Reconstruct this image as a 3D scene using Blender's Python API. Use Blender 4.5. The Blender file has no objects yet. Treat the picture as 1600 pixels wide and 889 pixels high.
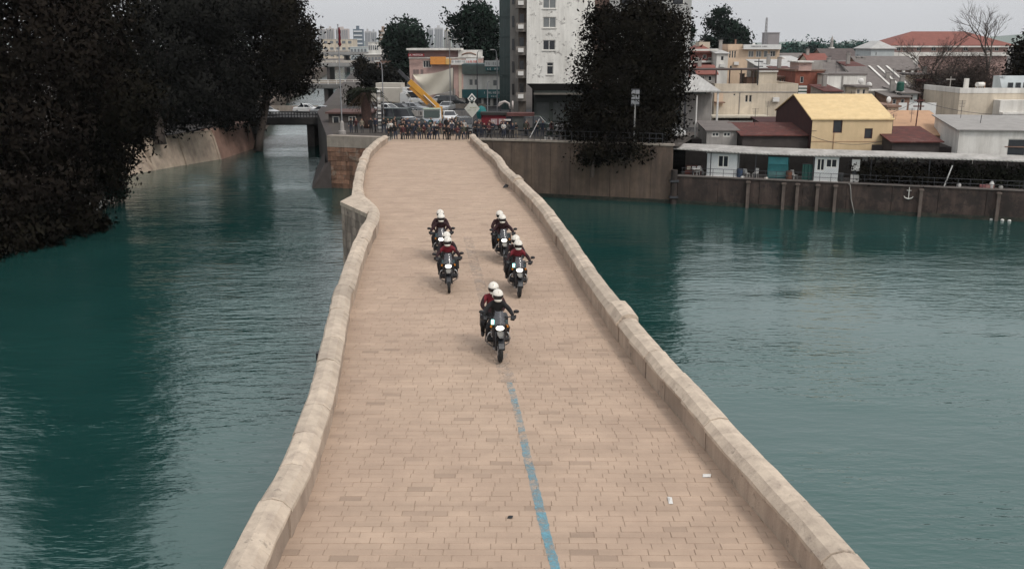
import bpy, bmesh, math, random
import numpy as np
from mathutils import Vector, Matrix
from mathutils.geometry import tessellate_polygon
R = math.radians
rnd = random.Random(7)
sc = bpy.context.scene
C = sc.collection

# ------------------------------------------------------------------ camera
F = 1500.0; HORIZON = 70.0; CAMZ = 15.4          # focal length in photo pixels, horizon row, metres above the water
TH = math.atan((444.5 - HORIZON) / F)
cam_d = bpy.data.cameras.new('camera'); cam = bpy.data.objects.new('camera', cam_d); C.objects.link(cam)
cam_d.sensor_fit = 'HORIZONTAL'; cam_d.sensor_width = 36; cam_d.lens = 36 * F / 1600
cam_d.clip_start = 0.2; cam_d.clip_end = 20000
cam.location = (0, 0, CAMZ); cam.rotation_euler = (math.pi / 2 - TH, 0, 0)
sc.camera = cam

# ------------------------------------------------------------------ overcast sky and veiled sun
SUN_EL, SUN_AZ = R(50), R(138)
world = bpy.data.worlds.new('World'); sc.world = world; world.use_nodes = True
wt = world.node_tree; wt.nodes.clear()
def wn(t): return wt.nodes.new(t)
sky = wn('ShaderNodeTexSky'); sky.sky_type = 'NISHITA'; sky.sun_disc = False
sky.sun_elevation = SUN_EL; sky.sun_rotation = SUN_AZ; sky.dust_density = 6; sky.air_density = 1.0
hs = wn('ShaderNodeHueSaturation'); hs.inputs['Saturation'].default_value = 0.12
bg1 = wn('ShaderNodeBackground'); bg1.inputs['Strength'].default_value = 0.05
wt.links.new(sky.outputs[0], hs.inputs['Color']); wt.links.new(hs.outputs[0], bg1.inputs['Color'])
tc = wn('ShaderNodeTexCoord'); sx = wn('ShaderNodeSeparateXYZ'); wt.links.new(tc.outputs['Generated'], sx.inputs[0])
mp = wn('ShaderNodeMapRange'); mp.inputs[1].default_value = 0.0; mp.inputs[2].default_value = 1.0
wt.links.new(sx.outputs['Z'], mp.inputs[0])
cr = wn('ShaderNodeValToRGB')
cr.color_ramp.elements[0].position = 0.0; cr.color_ramp.elements[0].color = (0.575, 0.585, 0.607, 1)
cr.color_ramp.elements[1].position = 0.65; cr.color_ramp.elements[1].color = (0.78, 0.80, 0.83, 1)
wt.links.new(mp.outputs[0], cr.inputs[0])
cln = wn('ShaderNodeTexNoise'); cln.inputs['Scale'].default_value = 2.2; cln.inputs['Detail'].default_value = 5
mpg = wn('ShaderNodeMapping'); mpg.inputs['Scale'].default_value = (1, 1, 4); wt.links.new(tc.outputs['Generated'], mpg.inputs[0]); wt.links.new(mpg.outputs[0], cln.inputs['Vector'])
cm = wn('ShaderNodeMapRange'); cm.inputs[1].default_value = .3; cm.inputs[2].default_value = .7; cm.inputs[3].default_value = 0.93; cm.inputs[4].default_value = 1.07
wt.links.new(cln.outputs['Fac'], cm.inputs[0])
vm = wn('ShaderNodeVectorMath'); vm.operation = 'SCALE'; wt.links.new(cr.outputs[0], vm.inputs[0]); wt.links.new(cm.outputs[0], vm.inputs['Scale'])
bg2 = wn('ShaderNodeBackground'); bg2.inputs['Strength'].default_value = 1.0; wt.links.new(vm.outputs[0], bg2.inputs['Color'])
ad = wn('ShaderNodeAddShader'); wo = wn('ShaderNodeOutputWorld')
wt.links.new(bg1.outputs[0], ad.inputs[0]); wt.links.new(bg2.outputs[0], ad.inputs[1]); wt.links.new(ad.outputs[0], wo.inputs['Surface'])
sun_d = bpy.data.lights.new('sun', 'SUN'); sun = bpy.data.objects.new('sun', sun_d); C.objects.link(sun)
sun_d.energy = 1.3; sun_d.angle = R(11); sun_d.color = (1.0, 0.95, 0.88)
sun.rotation_euler = (math.pi / 2 - SUN_EL, 0, math.pi - SUN_AZ); sun.location = (20, -20, 60)
sc.view_settings.view_transform = 'Standard'; sc.view_settings.look = 'None'
sc.view_settings.exposure = 0.0; sc.view_settings.gamma = 1.0; sc.view_settings.use_curve_mapping = False
sc.render.engine = 'CYCLES'
sc.cycles.use_denoising = True; sc.cycles.max_bounces = 6; sc.cycles.diffuse_bounces = 3; sc.cycles.glossy_bounces = 3
sc.cycles.transmission_bounces = 4; sc.cycles.transparent_max_bounces = 8; sc.cycles.volume_bounces = 0

# ------------------------------------------------------------------ pixel -> world
cT, sT = math.cos(TH), math.sin(TH)
def ray(px, py):
    u = (px - 800) / F; v = (444.5 - py) / F
    return Vector((u, cT + v * sT, -sT + v * cT))
def onY(px, py, Y):
    d = ray(px, py); return Vector((0, 0, CAMZ)) + d * (Y / d.y)
def onZ(px, py, z):
    d = ray(px, py); return Vector((0, 0, CAMZ)) + d * ((z - CAMZ) / d.z)
def deckz(Y):
    if Y <= 50: return 7.0
    t = min(1, (Y - 50) / 50.0); return 7.0 - 1.1 * t * t * (3 - 2 * t)
def onDeck(px, py):
    z = 7.0
    for _ in range(12):
        p = onZ(px, py, z); z = 0.5 * z + 0.5 * deckz(p.y)
    return p
G = 5.7       # street level of the far bank

# ------------------------------------------------------------------ materials
def lin(c):
    if isinstance(c, str):
        c = c.lstrip('#'); c = tuple(int(c[i:i + 2], 16) / 255 for i in (0, 2, 4))
        return tuple(x / 12.92 if x <= .04045 else ((x + .055) / 1.055) ** 2.4 for x in c)
    return tuple(c)
MC = {}
def M(name, col=None, rough=.8, var=.18, scale=1.2, bump=0.0, bscale=14, metal=0, spec=.35, stain=None, samt=.5, sscale=.9, isl=0.0, emit=0, ecol=None, spots=None, band=0):
    """colour + world-space noise mottling + optional vertical streak stains, spots and fine relief"""
    if name in MC: return MC[name]
    m = bpy.data.materials.new(name); MC[name] = m; m.use_nodes = True
    nt = m.node_tree; b = nt.nodes['Principled BSDF']; L = nt.links.new
    col = lin(col)
    b.inputs['Roughness'].default_value = rough; b.inputs['Metallic'].default_value = metal
    b.inputs['Specular IOR Level'].default_value = spec
    geo = nt.nodes.new('ShaderNodeNewGeometry')
    n1 = nt.nodes.new('ShaderNodeTexNoise'); n1.inputs['Scale'].default_value = scale; n1.inputs['Detail'].default_value = 6; n1.inputs['Roughness'].default_value = .65
    L(geo.outputs['Position'], n1.inputs['Vector'])
    mr = nt.nodes.new('ShaderNodeMapRange'); mr.inputs[1].default_value = .28; mr.inputs[2].default_value = .72
    mr.inputs[3].default_value = 1 - var; mr.inputs[4].default_value = 1 + var; L(n1.outputs['Fac'], mr.inputs[0])
    val = mr.outputs[0]
    if isl > 0:
        oi = nt.nodes.new('ShaderNodeObjectInfo')
        a = nt.nodes.new('ShaderNodeMath'); a.operation = 'ADD'; L(oi.outputs['Random'], a.inputs[0]); L(geo.outputs['Random Per Island'], a.inputs[1])
        fr = nt.nodes.new('ShaderNodeMath'); fr.operation = 'FRACT'; L(a.outputs[0], fr.inputs[0])
        m2 = nt.nodes.new('ShaderNodeMapRange'); m2.inputs[3].default_value = 1 - isl; m2.inputs[4].default_value = 1 + isl; L(fr.outputs[0], m2.inputs[0])
        mu = nt.nodes.new('ShaderNodeMath'); mu.operation = 'MULTIPLY'; L(val, mu.inputs[0]); L(m2.outputs[0], mu.inputs[1]); val = mu.outputs[0]
        m6 = nt.nodes.new('ShaderNodeMapRange'); m6.inputs[1].default_value = 0; m6.inputs[2].default_value = .05; m6.inputs[3].default_value = .80; m6.inputs[4].default_value = 1; L(fr.outputs[0], m6.inputs[0])
        mu = nt.nodes.new('ShaderNodeMath'); mu.operation = 'MULTIPLY'; L(val, mu.inputs[0]); L(m6.outputs[0], mu.inputs[1]); val = mu.outputs[0]
    if band > 0:
        mpb = nt.nodes.new('ShaderNodeMapping'); mpb.inputs['Scale'].default_value = (.22, 2.4, 1); L(geo.outputs['Position'], mpb.inputs[0])
        nb = nt.nodes.new('ShaderNodeTexNoise'); nb.inputs['Scale'].default_value = 1; nb.inputs['Detail'].default_value = 4; nb.inputs['Roughness'].default_value = .6; L(mpb.outputs[0], nb.inputs['Vector'])
        mb = nt.nodes.new('ShaderNodeMapRange'); mb.inputs[1].default_value = .3; mb.inputs[2].default_value = .7; mb.inputs[3].default_value = 1 - band; mb.inputs[4].default_value = 1 + band; L(nb.outputs['Fac'], mb.inputs[0])
        mu = nt.nodes.new('ShaderNodeMath'); mu.operation = 'MULTIPLY'; L(val, mu.inputs[0]); L(mb.outputs[0], mu.inputs[1]); val = mu.outputs[0]
    vs = nt.nodes.new('ShaderNodeVectorMath'); vs.operation = 'SCALE'; vs.inputs[0].default_value = col; L(val, vs.inputs['Scale'])
    out = vs.outputs[0]
    if stain is not None:
        mpn = nt.nodes.new('ShaderNodeMapping'); mpn.inputs['Scale'].default_value = (sscale * 2.2, sscale * 2.2, sscale * .22); L(geo.outputs['Position'], mpn.inputs[0])
        n2 = nt.nodes.new('ShaderNodeTexNoise'); n2.inputs['Scale'].default_value = 1.0; n2.inputs['Detail'].default_value = 8; n2.inputs['Roughness'].default_value = .7; L(mpn.outputs[0], n2.inputs['Vector'])
        m3 = nt.nodes.new('ShaderNodeMapRange'); m3.inputs[1].default_value = .42; m3.inputs[2].default_value = .68; m3.inputs[3].default_value = 0; m3.inputs[4].default_value = samt; L(n2.outputs['Fac'], m3.inputs[0])
        mx = nt.nodes.new('ShaderNodeMix'); mx.data_type = 'RGBA'; L(m3.outputs[0], mx.inputs[0]); L(out, mx.inputs[6]); mx.inputs[7].default_value = lin(stain) + (1,); out = mx.outputs[2]
    if spots is not None:
        n4 = nt.nodes.new('ShaderNodeTexNoise'); n4.inputs['Scale'].default_value = spots[1]; n4.inputs['Detail'].default_value = 7; n4.inputs['Roughness'].default_value = .75; L(geo.outputs['Position'], n4.inputs['Vector'])
        m5 = nt.nodes.new('ShaderNodeMapRange'); m5.inputs[1].default_value = spots[2]; m5.inputs[2].default_value = spots[2] + .06; m5.inputs[3].default_value = 0; m5.inputs[4].default_value = spots[3]; L(n4.outputs['Fac'], m5.inputs[0])
        mx = nt.nodes.new('ShaderNodeMix'); mx.data_type = 'RGBA'; L(m5.outputs[0], mx.inputs[0]); L(out, mx.inputs[6]); mx.inputs[7].default_value = lin(spots[0]) + (1,); out = mx.outputs[2]
    L(out, b.inputs['Base Color'])
    if bump > 0:
        n3 = nt.nodes.new('ShaderNodeTexNoise'); n3.inputs['Scale'].default_value = bscale; n3.inputs['Detail'].default_value = 4; L(geo.outputs['Position'], n3.inputs['Vector'])
        bp = nt.nodes.new('ShaderNodeBump'); bp.inputs['Strength'].default_value = min(1, bump); bp.inputs['Distance'].default_value = .03; L(n3.outputs['Fac'], bp.inputs['Height']); L(bp.outputs[0], b.inputs['Normal'])
    if emit > 0:
        b.inputs['Emission Color'].default_value = lin(ecol or '#ffffff') + (1,); b.inputs['Emission Strength'].default_value = emit
    return m

def corrug(name, col, freq=26, axis='X', var=.15, stain=None, rough=.55):
    m = M(name, col, rough, var, 1.0, stain=stain, samt=.45, sscale=.5)
    nt = m.node_tree
    if 'wv' in nt.nodes: return m
    geo = nt.nodes.new('ShaderNodeNewGeometry'); w = nt.nodes.new('ShaderNodeTexWave'); w.name = 'wv'; w.bands_direction = axis; w.inputs['Scale'].default_value = freq / 20
    nt.links.new(geo.outputs['Position'], w.inputs['Vector'])
    bp = nt.nodes.new('ShaderNodeBump'); bp.inputs['Strength'].default_value = .6; bp.inputs['Distance'].default_value = .06
    nt.links.new(w.outputs['Fac'], bp.inputs['Height']); nt.links.new(bp.outputs[0], nt.nodes['Principled BSDF'].inputs['Normal'])
    return m

def glass_tint(name, col, alpha):
    if name in MC: return MC[name]
    m = bpy.data.materials.new(name); MC[name] = m; m.use_nodes = True
    nt = m.node_tree; b = nt.nodes['Principled BSDF']
    b.inputs['Base Color'].default_value = lin(col) + (1,); b.inputs['Roughness'].default_value = .08
    tr = nt.nodes.new('ShaderNodeBsdfTransparent'); mx = nt.nodes.new('ShaderNodeMixShader'); mx.inputs[0].default_value = alpha
    nt.links.new(tr.outputs[0], mx.inputs[1]); nt.links.new(b.outputs[0], mx.inputs[2]); nt.links.new(mx.outputs[0], nt.nodes['Material Output'].inputs['Surface'])
    return m

# ------------------------------------------------------------------ mesh building
class MB:
    def __init__(s): s.v = []; s.f = []; s.mi = []; s.m = 0
    def add(s, vs, fs):
        o = len(s.v); s.v += [tuple(p) for p in vs]
        for f in fs: s.f.append(tuple(i + o for i in f)); s.mi.append(s.m)
        return s
    def box(s, x0, x1, y0, y1, z0, z1):
        return s.add([(x0, y0, z0), (x1, y0, z0), (x1, y1, z0), (x0, y1, z0), (x0, y0, z1), (x1, y0, z1), (x1, y1, z1), (x0, y1, z1)],
                     [(0, 3, 2, 1), (4, 5, 6, 7), (0, 1, 5, 4), (1, 2, 6, 5), (2, 3, 7, 6), (3, 0, 4, 7)])
    def rbox(s, c, sz, rz=0, rx=0, ry=0):
        mat = Matrix.Translation(c) @ Matrix.Rotation(rz, 4, 'Z') @ Matrix.Rotation(ry, 4, 'Y') @ Matrix.Rotation(rx, 4, 'X')
        a, b, c2 = sz[0] / 2, sz[1] / 2, sz[2] / 2
        vs = [mat @ Vector(p) for p in [(-a, -b, -c2), (a, -b, -c2), (a, b, -c2), (-a, b, -c2), (-a, -b, c2), (a, -b, c2), (a, b, c2), (-a, b, c2)]]
        return s.add(vs, [(0, 3, 2, 1), (4, 5, 6, 7), (0, 1, 5, 4), (1, 2, 6, 5), (2, 3, 7, 6), (3, 0, 4, 7)])
    def tube(s, pts, rad, n=8, cap=True):
        pts = [Vector(p) for p in pts]; k = len(pts)
        if not hasattr(rad, '__len__'): rad = [rad] * k
        vs = []; fs = []; ref = None
        for i, p in enumerate(pts):
            d = (pts[min(i + 1, k - 1)] - pts[max(i - 1, 0)])
            d = d.normalized() if d.length > 1e-9 else Vector((0, 0, 1))
            if ref is None or abs(ref.dot(d)) > .98:
                ref = Vector((0, 0, 1)) if abs(d.z) < .9 else Vector((1, 0, 0))
            a = d.cross(ref).normalized(); b = d.cross(a).normalized(); ref = -(b) if False else ref
            for j in range(n):
                t = 2 * math.pi * j / n; vs.append(p + (a * math.cos(t) + b * math.sin(t)) * rad[i])
        for i in range(k - 1):
            for j in range(n):
                j2 = (j + 1) % n; fs.append((i * n + j, i * n + j2, (i + 1) * n + j2, (i + 1) * n + j))
        if cap: fs.append(tuple(range(n))[::-1]); fs.append(tuple((k - 1) * n + j for j in range(n)))
        return s.add(vs, fs)
    def torus(s, c, Rm, r, n=28, k=8, ax='x', sq=1.0):
        vs = []; fs = []
        for i in range(n):
            t = 2 * math.pi * i / n
            for j in range(k):
                u = 2 * math.pi * j / k; rr = Rm + r * math.cos(u); w = r * sq * math.sin(u)
                vs.append((c[0] + w, c[1] + rr * math.cos(t), c[2] + rr * math.sin(t)) if ax == 'x' else (c[0] + rr * math.cos(t), c[1] + rr * math.sin(t), c[2] + w))
        for i in range(n):
            for j in range(k):
                a, b = (i + 1) % n, (j + 1) % k; fs.append((i * k + j, a * k + j, a * k + b, i * k + b))
        return s.add(vs, fs)
    def ell(s, c, r, n=14, k=9, a0=0, a1=2 * math.pi, e0=-math.pi / 2, e1=math.pi / 2):
        """ellipsoid patch: azimuth a0..a1 (0 = -y), elevation e0..e1"""
        vs = []; fs = []
        for j in range(k + 1):
            e = e0 + (e1 - e0) * j / k
            for i in range(n + 1):
                a = a0 + (a1 - a0) * i / n
                vs.append((c[0] + r[0] * math.cos(e) * math.sin(a), c[1] - r[1] * math.cos(e) * math.cos(a), c[2] + r[2] * math.sin(e)))
        for j in range(k):
            for i in range(n): q = j * (n + 1) + i; fs.append((q, q + 1, q + n + 2, q + n + 1))
        return s.add(vs, fs)
    def loft(s, secs, cap=True):
        """list of equally long rings"""
        n = len(secs[0]); vs = [p for r in secs for p in r]; fs = []
        for i in range(len(secs) - 1):
            for j in range(n): j2 = (j + 1) % n; fs.append((i * n + j, i * n + j2, (i + 1) * n + j2, (i + 1) * n + j))
        if cap: fs.append(tuple(range(n))[::-1]); fs.append(tuple((len(secs) - 1) * n + j for j in range(n)))
        return s.add(vs, fs)
    def prism(s, poly, z0, z1):
        n = len(poly); vs = [(p[0], p[1], z0) for p in poly] + [(p[0], p[1], z1) for p in poly]
        return s.add(vs, [tuple(range(n))[::-1], tuple(range(n, 2 * n))] + [(i, (i + 1) % n, n + (i + 1) % n, n + i) for i in range(n)])
    def lathe(s, prof, c=(0, 0, 0), n=12):
        secs = [[(c[0] + r * math.cos(2 * math.pi * j / n), c[1] + r * math.sin(2 * math.pi * j / n), c[2] + z) for j in range(n)] for r, z in prof]
        return s.loft(secs)
    def build(s, name, mats, parent=None, org=None, smooth=False):
        me = bpy.data.meshes.new(name)
        v = s.v if org is None else [(p[0] - org[0], p[1] - org[1], p[2] - org[2]) for p in s.v]
        me.from_pydata(v, [], s.f)
        if not isinstance(mats, (list, tuple)): mats = [mats]
        for m in mats: me.materials.append(m)
        if len(mats) > 1: me.polygons.foreach_set('material_index', s.mi)
        if smooth: me.polygons.foreach_set('use_smooth', [True] * len(me.polygons))
        me.update()
        o = bpy.data.objects.new(name, me); C.objects.link(o)
        if parent is not None: o.parent = parent
        elif org is not None: o.location = org
        return o
def tag(o, label=None, cat=None, group=None, kind=None):
    if label: o['label'] = label
    if cat: o['category'] = cat
    if group: o['group'] = group
    if kind: o['kind'] = kind
    return o
def thing(name, label, cat, loc=(0, 0, 0), rz=0, group=None):
    o = bpy.data.objects.new(name, None); C.objects.link(o); o.location = loc; o.rotation_euler = (0, 0, rz); o.empty_display_size = .3
    return tag(o, label, cat, group)
def inst(mesh, name, parent=None, loc=(0, 0, 0), rot=(0, 0, 0), scale=(1, 1, 1)):
    o = bpy.data.objects.new(name, mesh); C.objects.link(o); o.location = loc; o.rotation_euler = rot; o.scale = scale
    if parent is not None: o.parent = parent
    return o
def copy_tree(o, parent=None):
    c = o.copy(); C.objects.link(c); c.parent = parent
    for ch in o.children: copy_tree(ch, c)
    return c
def sheet(name, poly, z, m):
    tri = tessellate_polygon([[Vector((p[0], p[1], 0)) for p in poly]])
    b = MB(); fs = []
    for t in tri:
        a, q, c = [Vector(poly[i][:2]) for i in t]
        fs.append(t if (q - a).cross(c - a) > 0 else t[::-1])
    b.add([(p[0], p[1], z) for p in poly], fs); return b.build(name, m)
def text_mesh(name, s, size, mat, parent, loc, rot=(math.pi / 2, 0, 0), depth=.02, align='CENTER', sx=1):
    cu = bpy.data.curves.new(name, 'FONT'); cu.body = s; cu.size = size; cu.extrude = depth; cu.align_x = align; cu.align_y = 'CENTER'; cu.resolution_u = 2
    t = bpy.data.objects.new('tmp', cu); C.objects.link(t); dg = bpy.context.evaluated_depsgraph_get()
    me = bpy.data.meshes.new_from_object(t.evaluated_get(dg)); bpy.data.objects.remove(t); me.materials.clear(); me.materials.append(mat)
    return inst(me, name, parent, loc, rot, (sx, 1, 1))
# ================================================================== materials in use
m_stone = M('paving_stone', (.394, .289, .215), .85, .10, 1.1, bump=.35, bscale=30, isl=.045, band=.10, stain=(.27, .185, .14), samt=.30, sscale=.16, spots=((.20, .145, .11), 2.2, .665, .55))
m_joint = M('joint_dirt', (.17, .125, .10), .95, .2, 4)
m_par = M('parapet_limestone', (.41, .325, .255), .85, .12, 1.6, bump=.4, bscale=22, isl=.13, stain=(.17, .125, .10), samt=.55, sscale=.8, spots=((.12, .10, .085), 3.2, .585, .6))
m_cop = M('coping_limestone', (.48, .395, .31), .85, .12, 2.0, bump=.4, bscale=22, isl=.13, stain=(.22, .17, .14), samt=.55, sscale=1.1, spots=((.15, .125, .105), 3.5, .585, .55))
m_pier = M('pier_stone', (.33, .27, .22), .9, .3, 1.5, bump=.6, bscale=12, isl=.28, stain=(.07, .055, .045), samt=.8, spots=((.03, .025, .02), 2.5, .63, .9))
m_body = M('bridge_masonry', (.32, .27, .22), .9, .3, 1.2, bump=.5, bscale=8, stain=(.09, .07, .06), samt=.6)
m_sand = M('joint_sand', (.33, .245, .18), .95, .25, 3)
m_wall = M('weathered_concrete', (.115, .082, .061), .9, .35, .7, bump=.4, bscale=8, stain=(.055, .04, .035), samt=.85, sscale=.55)
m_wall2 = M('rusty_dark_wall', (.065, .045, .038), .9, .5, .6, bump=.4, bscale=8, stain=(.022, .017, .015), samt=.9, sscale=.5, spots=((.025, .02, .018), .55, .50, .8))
m_redstone = M('red_brown_rubble', (.23, .125, .082), .92, .4, 1.6, bump=.8, bscale=7, isl=.40, stain=(.08, .05, .04), samt=.8, spots=((.27, .215, .17), 1.1, .56, .7))
m_plaster = M('grey_plaster', (.29, .25, .21), .9, .2, 1.0, bump=.2, stain=(.14, .11, .09), samt=.4)
m_dark = M('dark_masonry', (.055, .045, .042), .9, .25, 1.5)
m_asphalt = M('asphalt', (.042, .04, .04), .9, .2, .6, bump=.2, bscale=30)
m_ground = M('dusty_ground', (.06, .05, .043), .95, .25, .25)
m_earth = M('bank_earth', (.10, .07, .055), .95, .35, .5, bump=.5, bscale=4)
m_conc = M('pale_concrete', (.34, .27, .21), .9, .35, .6, bump=.6, bscale=4, stain=(.14, .10, .08), samt=.55, sscale=.4)
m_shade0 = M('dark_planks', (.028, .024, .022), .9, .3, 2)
m_white = M('white_paint', (.62, .60, .57), .6, .08, 2)
m_metal = M('grey_steel', (.30, .30, .31), .45, .1, 3, metal=.6)
m_dkmetal = M('dark_steel', (.05, .05, .055), .5, .15, 3, metal=.3)
m_black = M('black_plastic', (.016, .016, .018), .5, .15, 6)
m_pane = M('window_dark_glass', (.018, .02, .024), .12, .2, 2, spec=.6)
m_paleglass = M('window_pale_glass', (.16, .17, .17), .15, .2, 2, spec=.6)
m_frame = M('window_frame_white', (.60, .58, .54), .55, .06, 3)

# ================================================================== water
def water_mat():
    m = bpy.data.materials.new('river_water'); m.use_nodes = True; nt = m.node_tree; b = nt.nodes['Principled BSDF']; L = nt.links.new
    b.inputs['Roughness'].default_value = .08; b.inputs['IOR'].default_value = 1.9; b.inputs['Specular Tint'].default_value = (.68, 1, .92, 1)
    geo = nt.nodes.new('ShaderNodeNewGeometry')
    big = nt.nodes.new('ShaderNodeTexNoise'); big.inputs['Scale'].default_value = .05; big.inputs['Detail'].default_value = 3; L(geo.outputs['Position'], big.inputs['Vector'])
    cr = nt.nodes.new('ShaderNodeValToRGB'); cr.color_ramp.elements[0].position = .3; cr.color_ramp.elements[1].position = .7
    cr.color_ramp.elements[0].color = (.006, .034, .031, 1); cr.color_ramp.elements[1].color = (.011, .050, .045, 1)
    L(big.outputs['Fac'], cr.inputs[0]); L(cr.outputs[0], b.inputs['Base Color'])
    def wav(sc_, stretch, detail, seed):
        mpn = nt.nodes.new('ShaderNodeMapping'); mpn.inputs['Scale'].default_value = (sc_ / stretch, sc_, sc_); mpn.inputs['Rotation'].default_value = (0, 0, R(seed)); L(geo.outputs['Position'], mpn.inputs[0])
        n = nt.nodes.new('ShaderNodeTexNoise'); n.inputs['Scale'].default_value = 1; n.inputs['Detail'].default_value = detail; n.inputs['Roughness'].default_value = .55; L(mpn.outputs[0], n.inputs['Vector']); return n.outputs['Fac']
    def math2(op, a, c):
        q = nt.nodes.new('ShaderNodeMath'); q.operation = op
        for i, x in enumerate((a, c)):
            if isinstance(x, (int, float)): q.inputs[i].default_value = x
            else: L(x, q.inputs[i])
        return q.outputs[0]
    patch = nt.nodes.new('ShaderNodeMapRange'); patch.inputs[1].default_value = .40; patch.inputs[2].default_value = .62; patch.inputs[3].default_value = .25; patch.inputs[4].default_value = 1.0
    pn = wav(.06, 2.0, 3, 20); L(pn, patch.inputs[0])
    h = math2('ADD', math2('MULTIPLY', wav(.9, 2.6, 3, 8), .9), math2('MULTIPLY', wav(2.4, 2.6, 3, -6), .75))
    h = math2('MULTIPLY', h, patch.outputs[0])
    h = math2('ADD', h, math2('MULTIPLY', wav(.22, 1.6, 2, 30), .9))
    bp = nt.nodes.new('ShaderNodeBump'); bp.inputs['Strength'].default_value = 1.0; bp.inputs['Distance'].default_value = .11; L(h, bp.inputs['Height']); L(bp.outputs[0], b.inputs['Normal'])
    return m
wat = sheet('river_water', [(-3000, -900), (3000, -900), (3000, 1500), (-3000, 1500)], 0, water_mat()); tag(wat, kind='structure')

# ================================================================== banks
LB = [(-75, -60), (-58, 10), (-48, 40), (-44, 62), (-44.5, 80), (-46.5, 98), (-47.5, 112), (-46, 119), (-40.6, 132.5), (-39.8, 146), (-52, 215), (-62, 269), (-96, 500), (-135, 800)]
RB = [(-20.3, 106.0), (-29.0, 145), (-46, 269), (-78, 500), (-112, 800)]
WB = onZ(830, 307, 0); WC = onZ(1048, 318, 0); WD = onZ(1600, 347, 0)
WA = Vector((-13.5, 103.6, 0))
wdir = (WD - WC).normalized(); wnor = Vector((-wdir.y, wdir.x, 0))        # along the terrace wall, and inland
WE = WC + wdir * 120
TZ = 2.75                                                               # terrace level
TB = [WC + wdir * .6 + wnor * 8.2, WE + wnor * 8.2]                      # back edge of the terrace
ground = sheet('street_ground', [RB[0], WA[:2], WB[:2], WC[:2], (WC + wdir * .6)[:2], TB[0][:2], TB[1][:2], (6000, -300), (6000, 9000), (-400, 9000)] + RB[::-1][:-1], G, m_ground); tag(ground, kind='structure')
lground = sheet('left_bank_ground', [(-6000, -300)] + [(p[0] - 5, p[1]) for p in LB] + [(-400, 9000), (-6000, 9000)], 3.6, m_ground); tag(lground, kind='structure')
b = MB()
for (x0, y0), (x1, y1) in zip(LB[:7], LB[1:8]):
    for k in range(4):
        f0, f1 = k / 4, (k + 1) / 4; bump_ = [-1.2, .6, 2.2, 3.0, 3.6]
        b.add([(x0 + 1 - 6 * f0, y0, bump_[k]), (x0 + 1 - 6 * f1, y0, bump_[k + 1]), (x1 + 1 - 6 * f1, y1, bump_[k + 1]), (x1 + 1 - 6 * f0, y1, bump_[k])], [(0, 3, 2, 1)])
tag(b.build('earth_bank', m_earth), kind='structure')
far_hills = MB(); pts = []
for i in range(60):
    x = -3000 + i * 130; pts.append((x, 4600 + 200 * math.sin(i * .7), 16 + 42 * max(0, math.sin(i * .31 + .5)) + 18 * math.sin(i * 1.3) ** 2 + (i > 40) * 20))
for a, c in zip(pts, pts[1:]): far_hills.add([(a[0], a[1] - 500, 5), (c[0], c[1] - 500, 5), c, a, (c[0], c[1] + 500, 5), (a[0], a[1] + 500, 5)], [(0, 1, 2, 3), (3, 2, 4, 5)])
tag(far_hills.build('hills', M('far_hills', (.16, .19, .17), .95), smooth=True), kind='structure')
road = sheet('road', [(-19, 114), (34, 110), (40, 140), (2, 150), (-8, 400), (-30, 900), (-44, 900), (-22, 400), (-24, 176), (-27.5, 168), (-27, 149)], G + .006, m_asphalt); tag(road, kind='structure')

# ================================================================== river walls
def wall_panels(name, label, A, B_, z0, z1, n, mat, thick=.6, capm=None, jit=.03, lean=0, cap_h=.18):
    A = Vector(A); B_ = Vector(B_); d = (B_ - A); L = d.length; d.normalize(); nn = Vector((-d.y, d.x, 0))
    t = thing(name, label, 'wall', (A.x, A.y, 0)); rz = math.atan2(d.y, d.x); t.rotation_euler.z = rz
    for i in range(n):
        a, c = L * i / n, L * (i + 1) / n - .03; j = rnd.uniform(-jit, jit)
        q = MB(); q.add([(a, j - lean, z0), (c, j - lean, z0), (c, j + thick, z0), (a, j + thick, z0), (a, j, z1), (c, j, z1), (c, j + thick, z1), (a, j + thick, z1)],
                        [(0, 3, 2, 1), (4, 5, 6, 7), (0, 1, 5, 4), (1, 2, 6, 5), (2, 3, 7, 6), (3, 0, 4, 7)])
        q.build('wall_panel', mat, t)
    if z0 < 0: MB().box(0, L, -jit - .03 - lean, -jit - .006 - lean, -.4, .38).build('algae_band', M('algae_band', (.018, .022, .016), .7, .4, 1.5, spots=((.05, .04, .03), 1.5, .5, .6)), t)
    if capm:
        MB().box(-.05, L + .05, -.10, thick + .08, z1, z1 + cap_h).build('coping', capm, t)
    return t
w1 = wall_panels('river_wall', 'tall streaked brown concrete river wall right of the bridge end', WB - (WB - WC).normalized() * -6.5 * -1 if False else WA.lerp(WB, .35), WB, -2, G, 5, m_wall, capm=m_plaster)
w2 = wall_panels('river_wall', 'tall streaked brown concrete river wall under the big dark tree', WB, WC, -2, G, 7, m_wall, capm=m_plaster)
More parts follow.
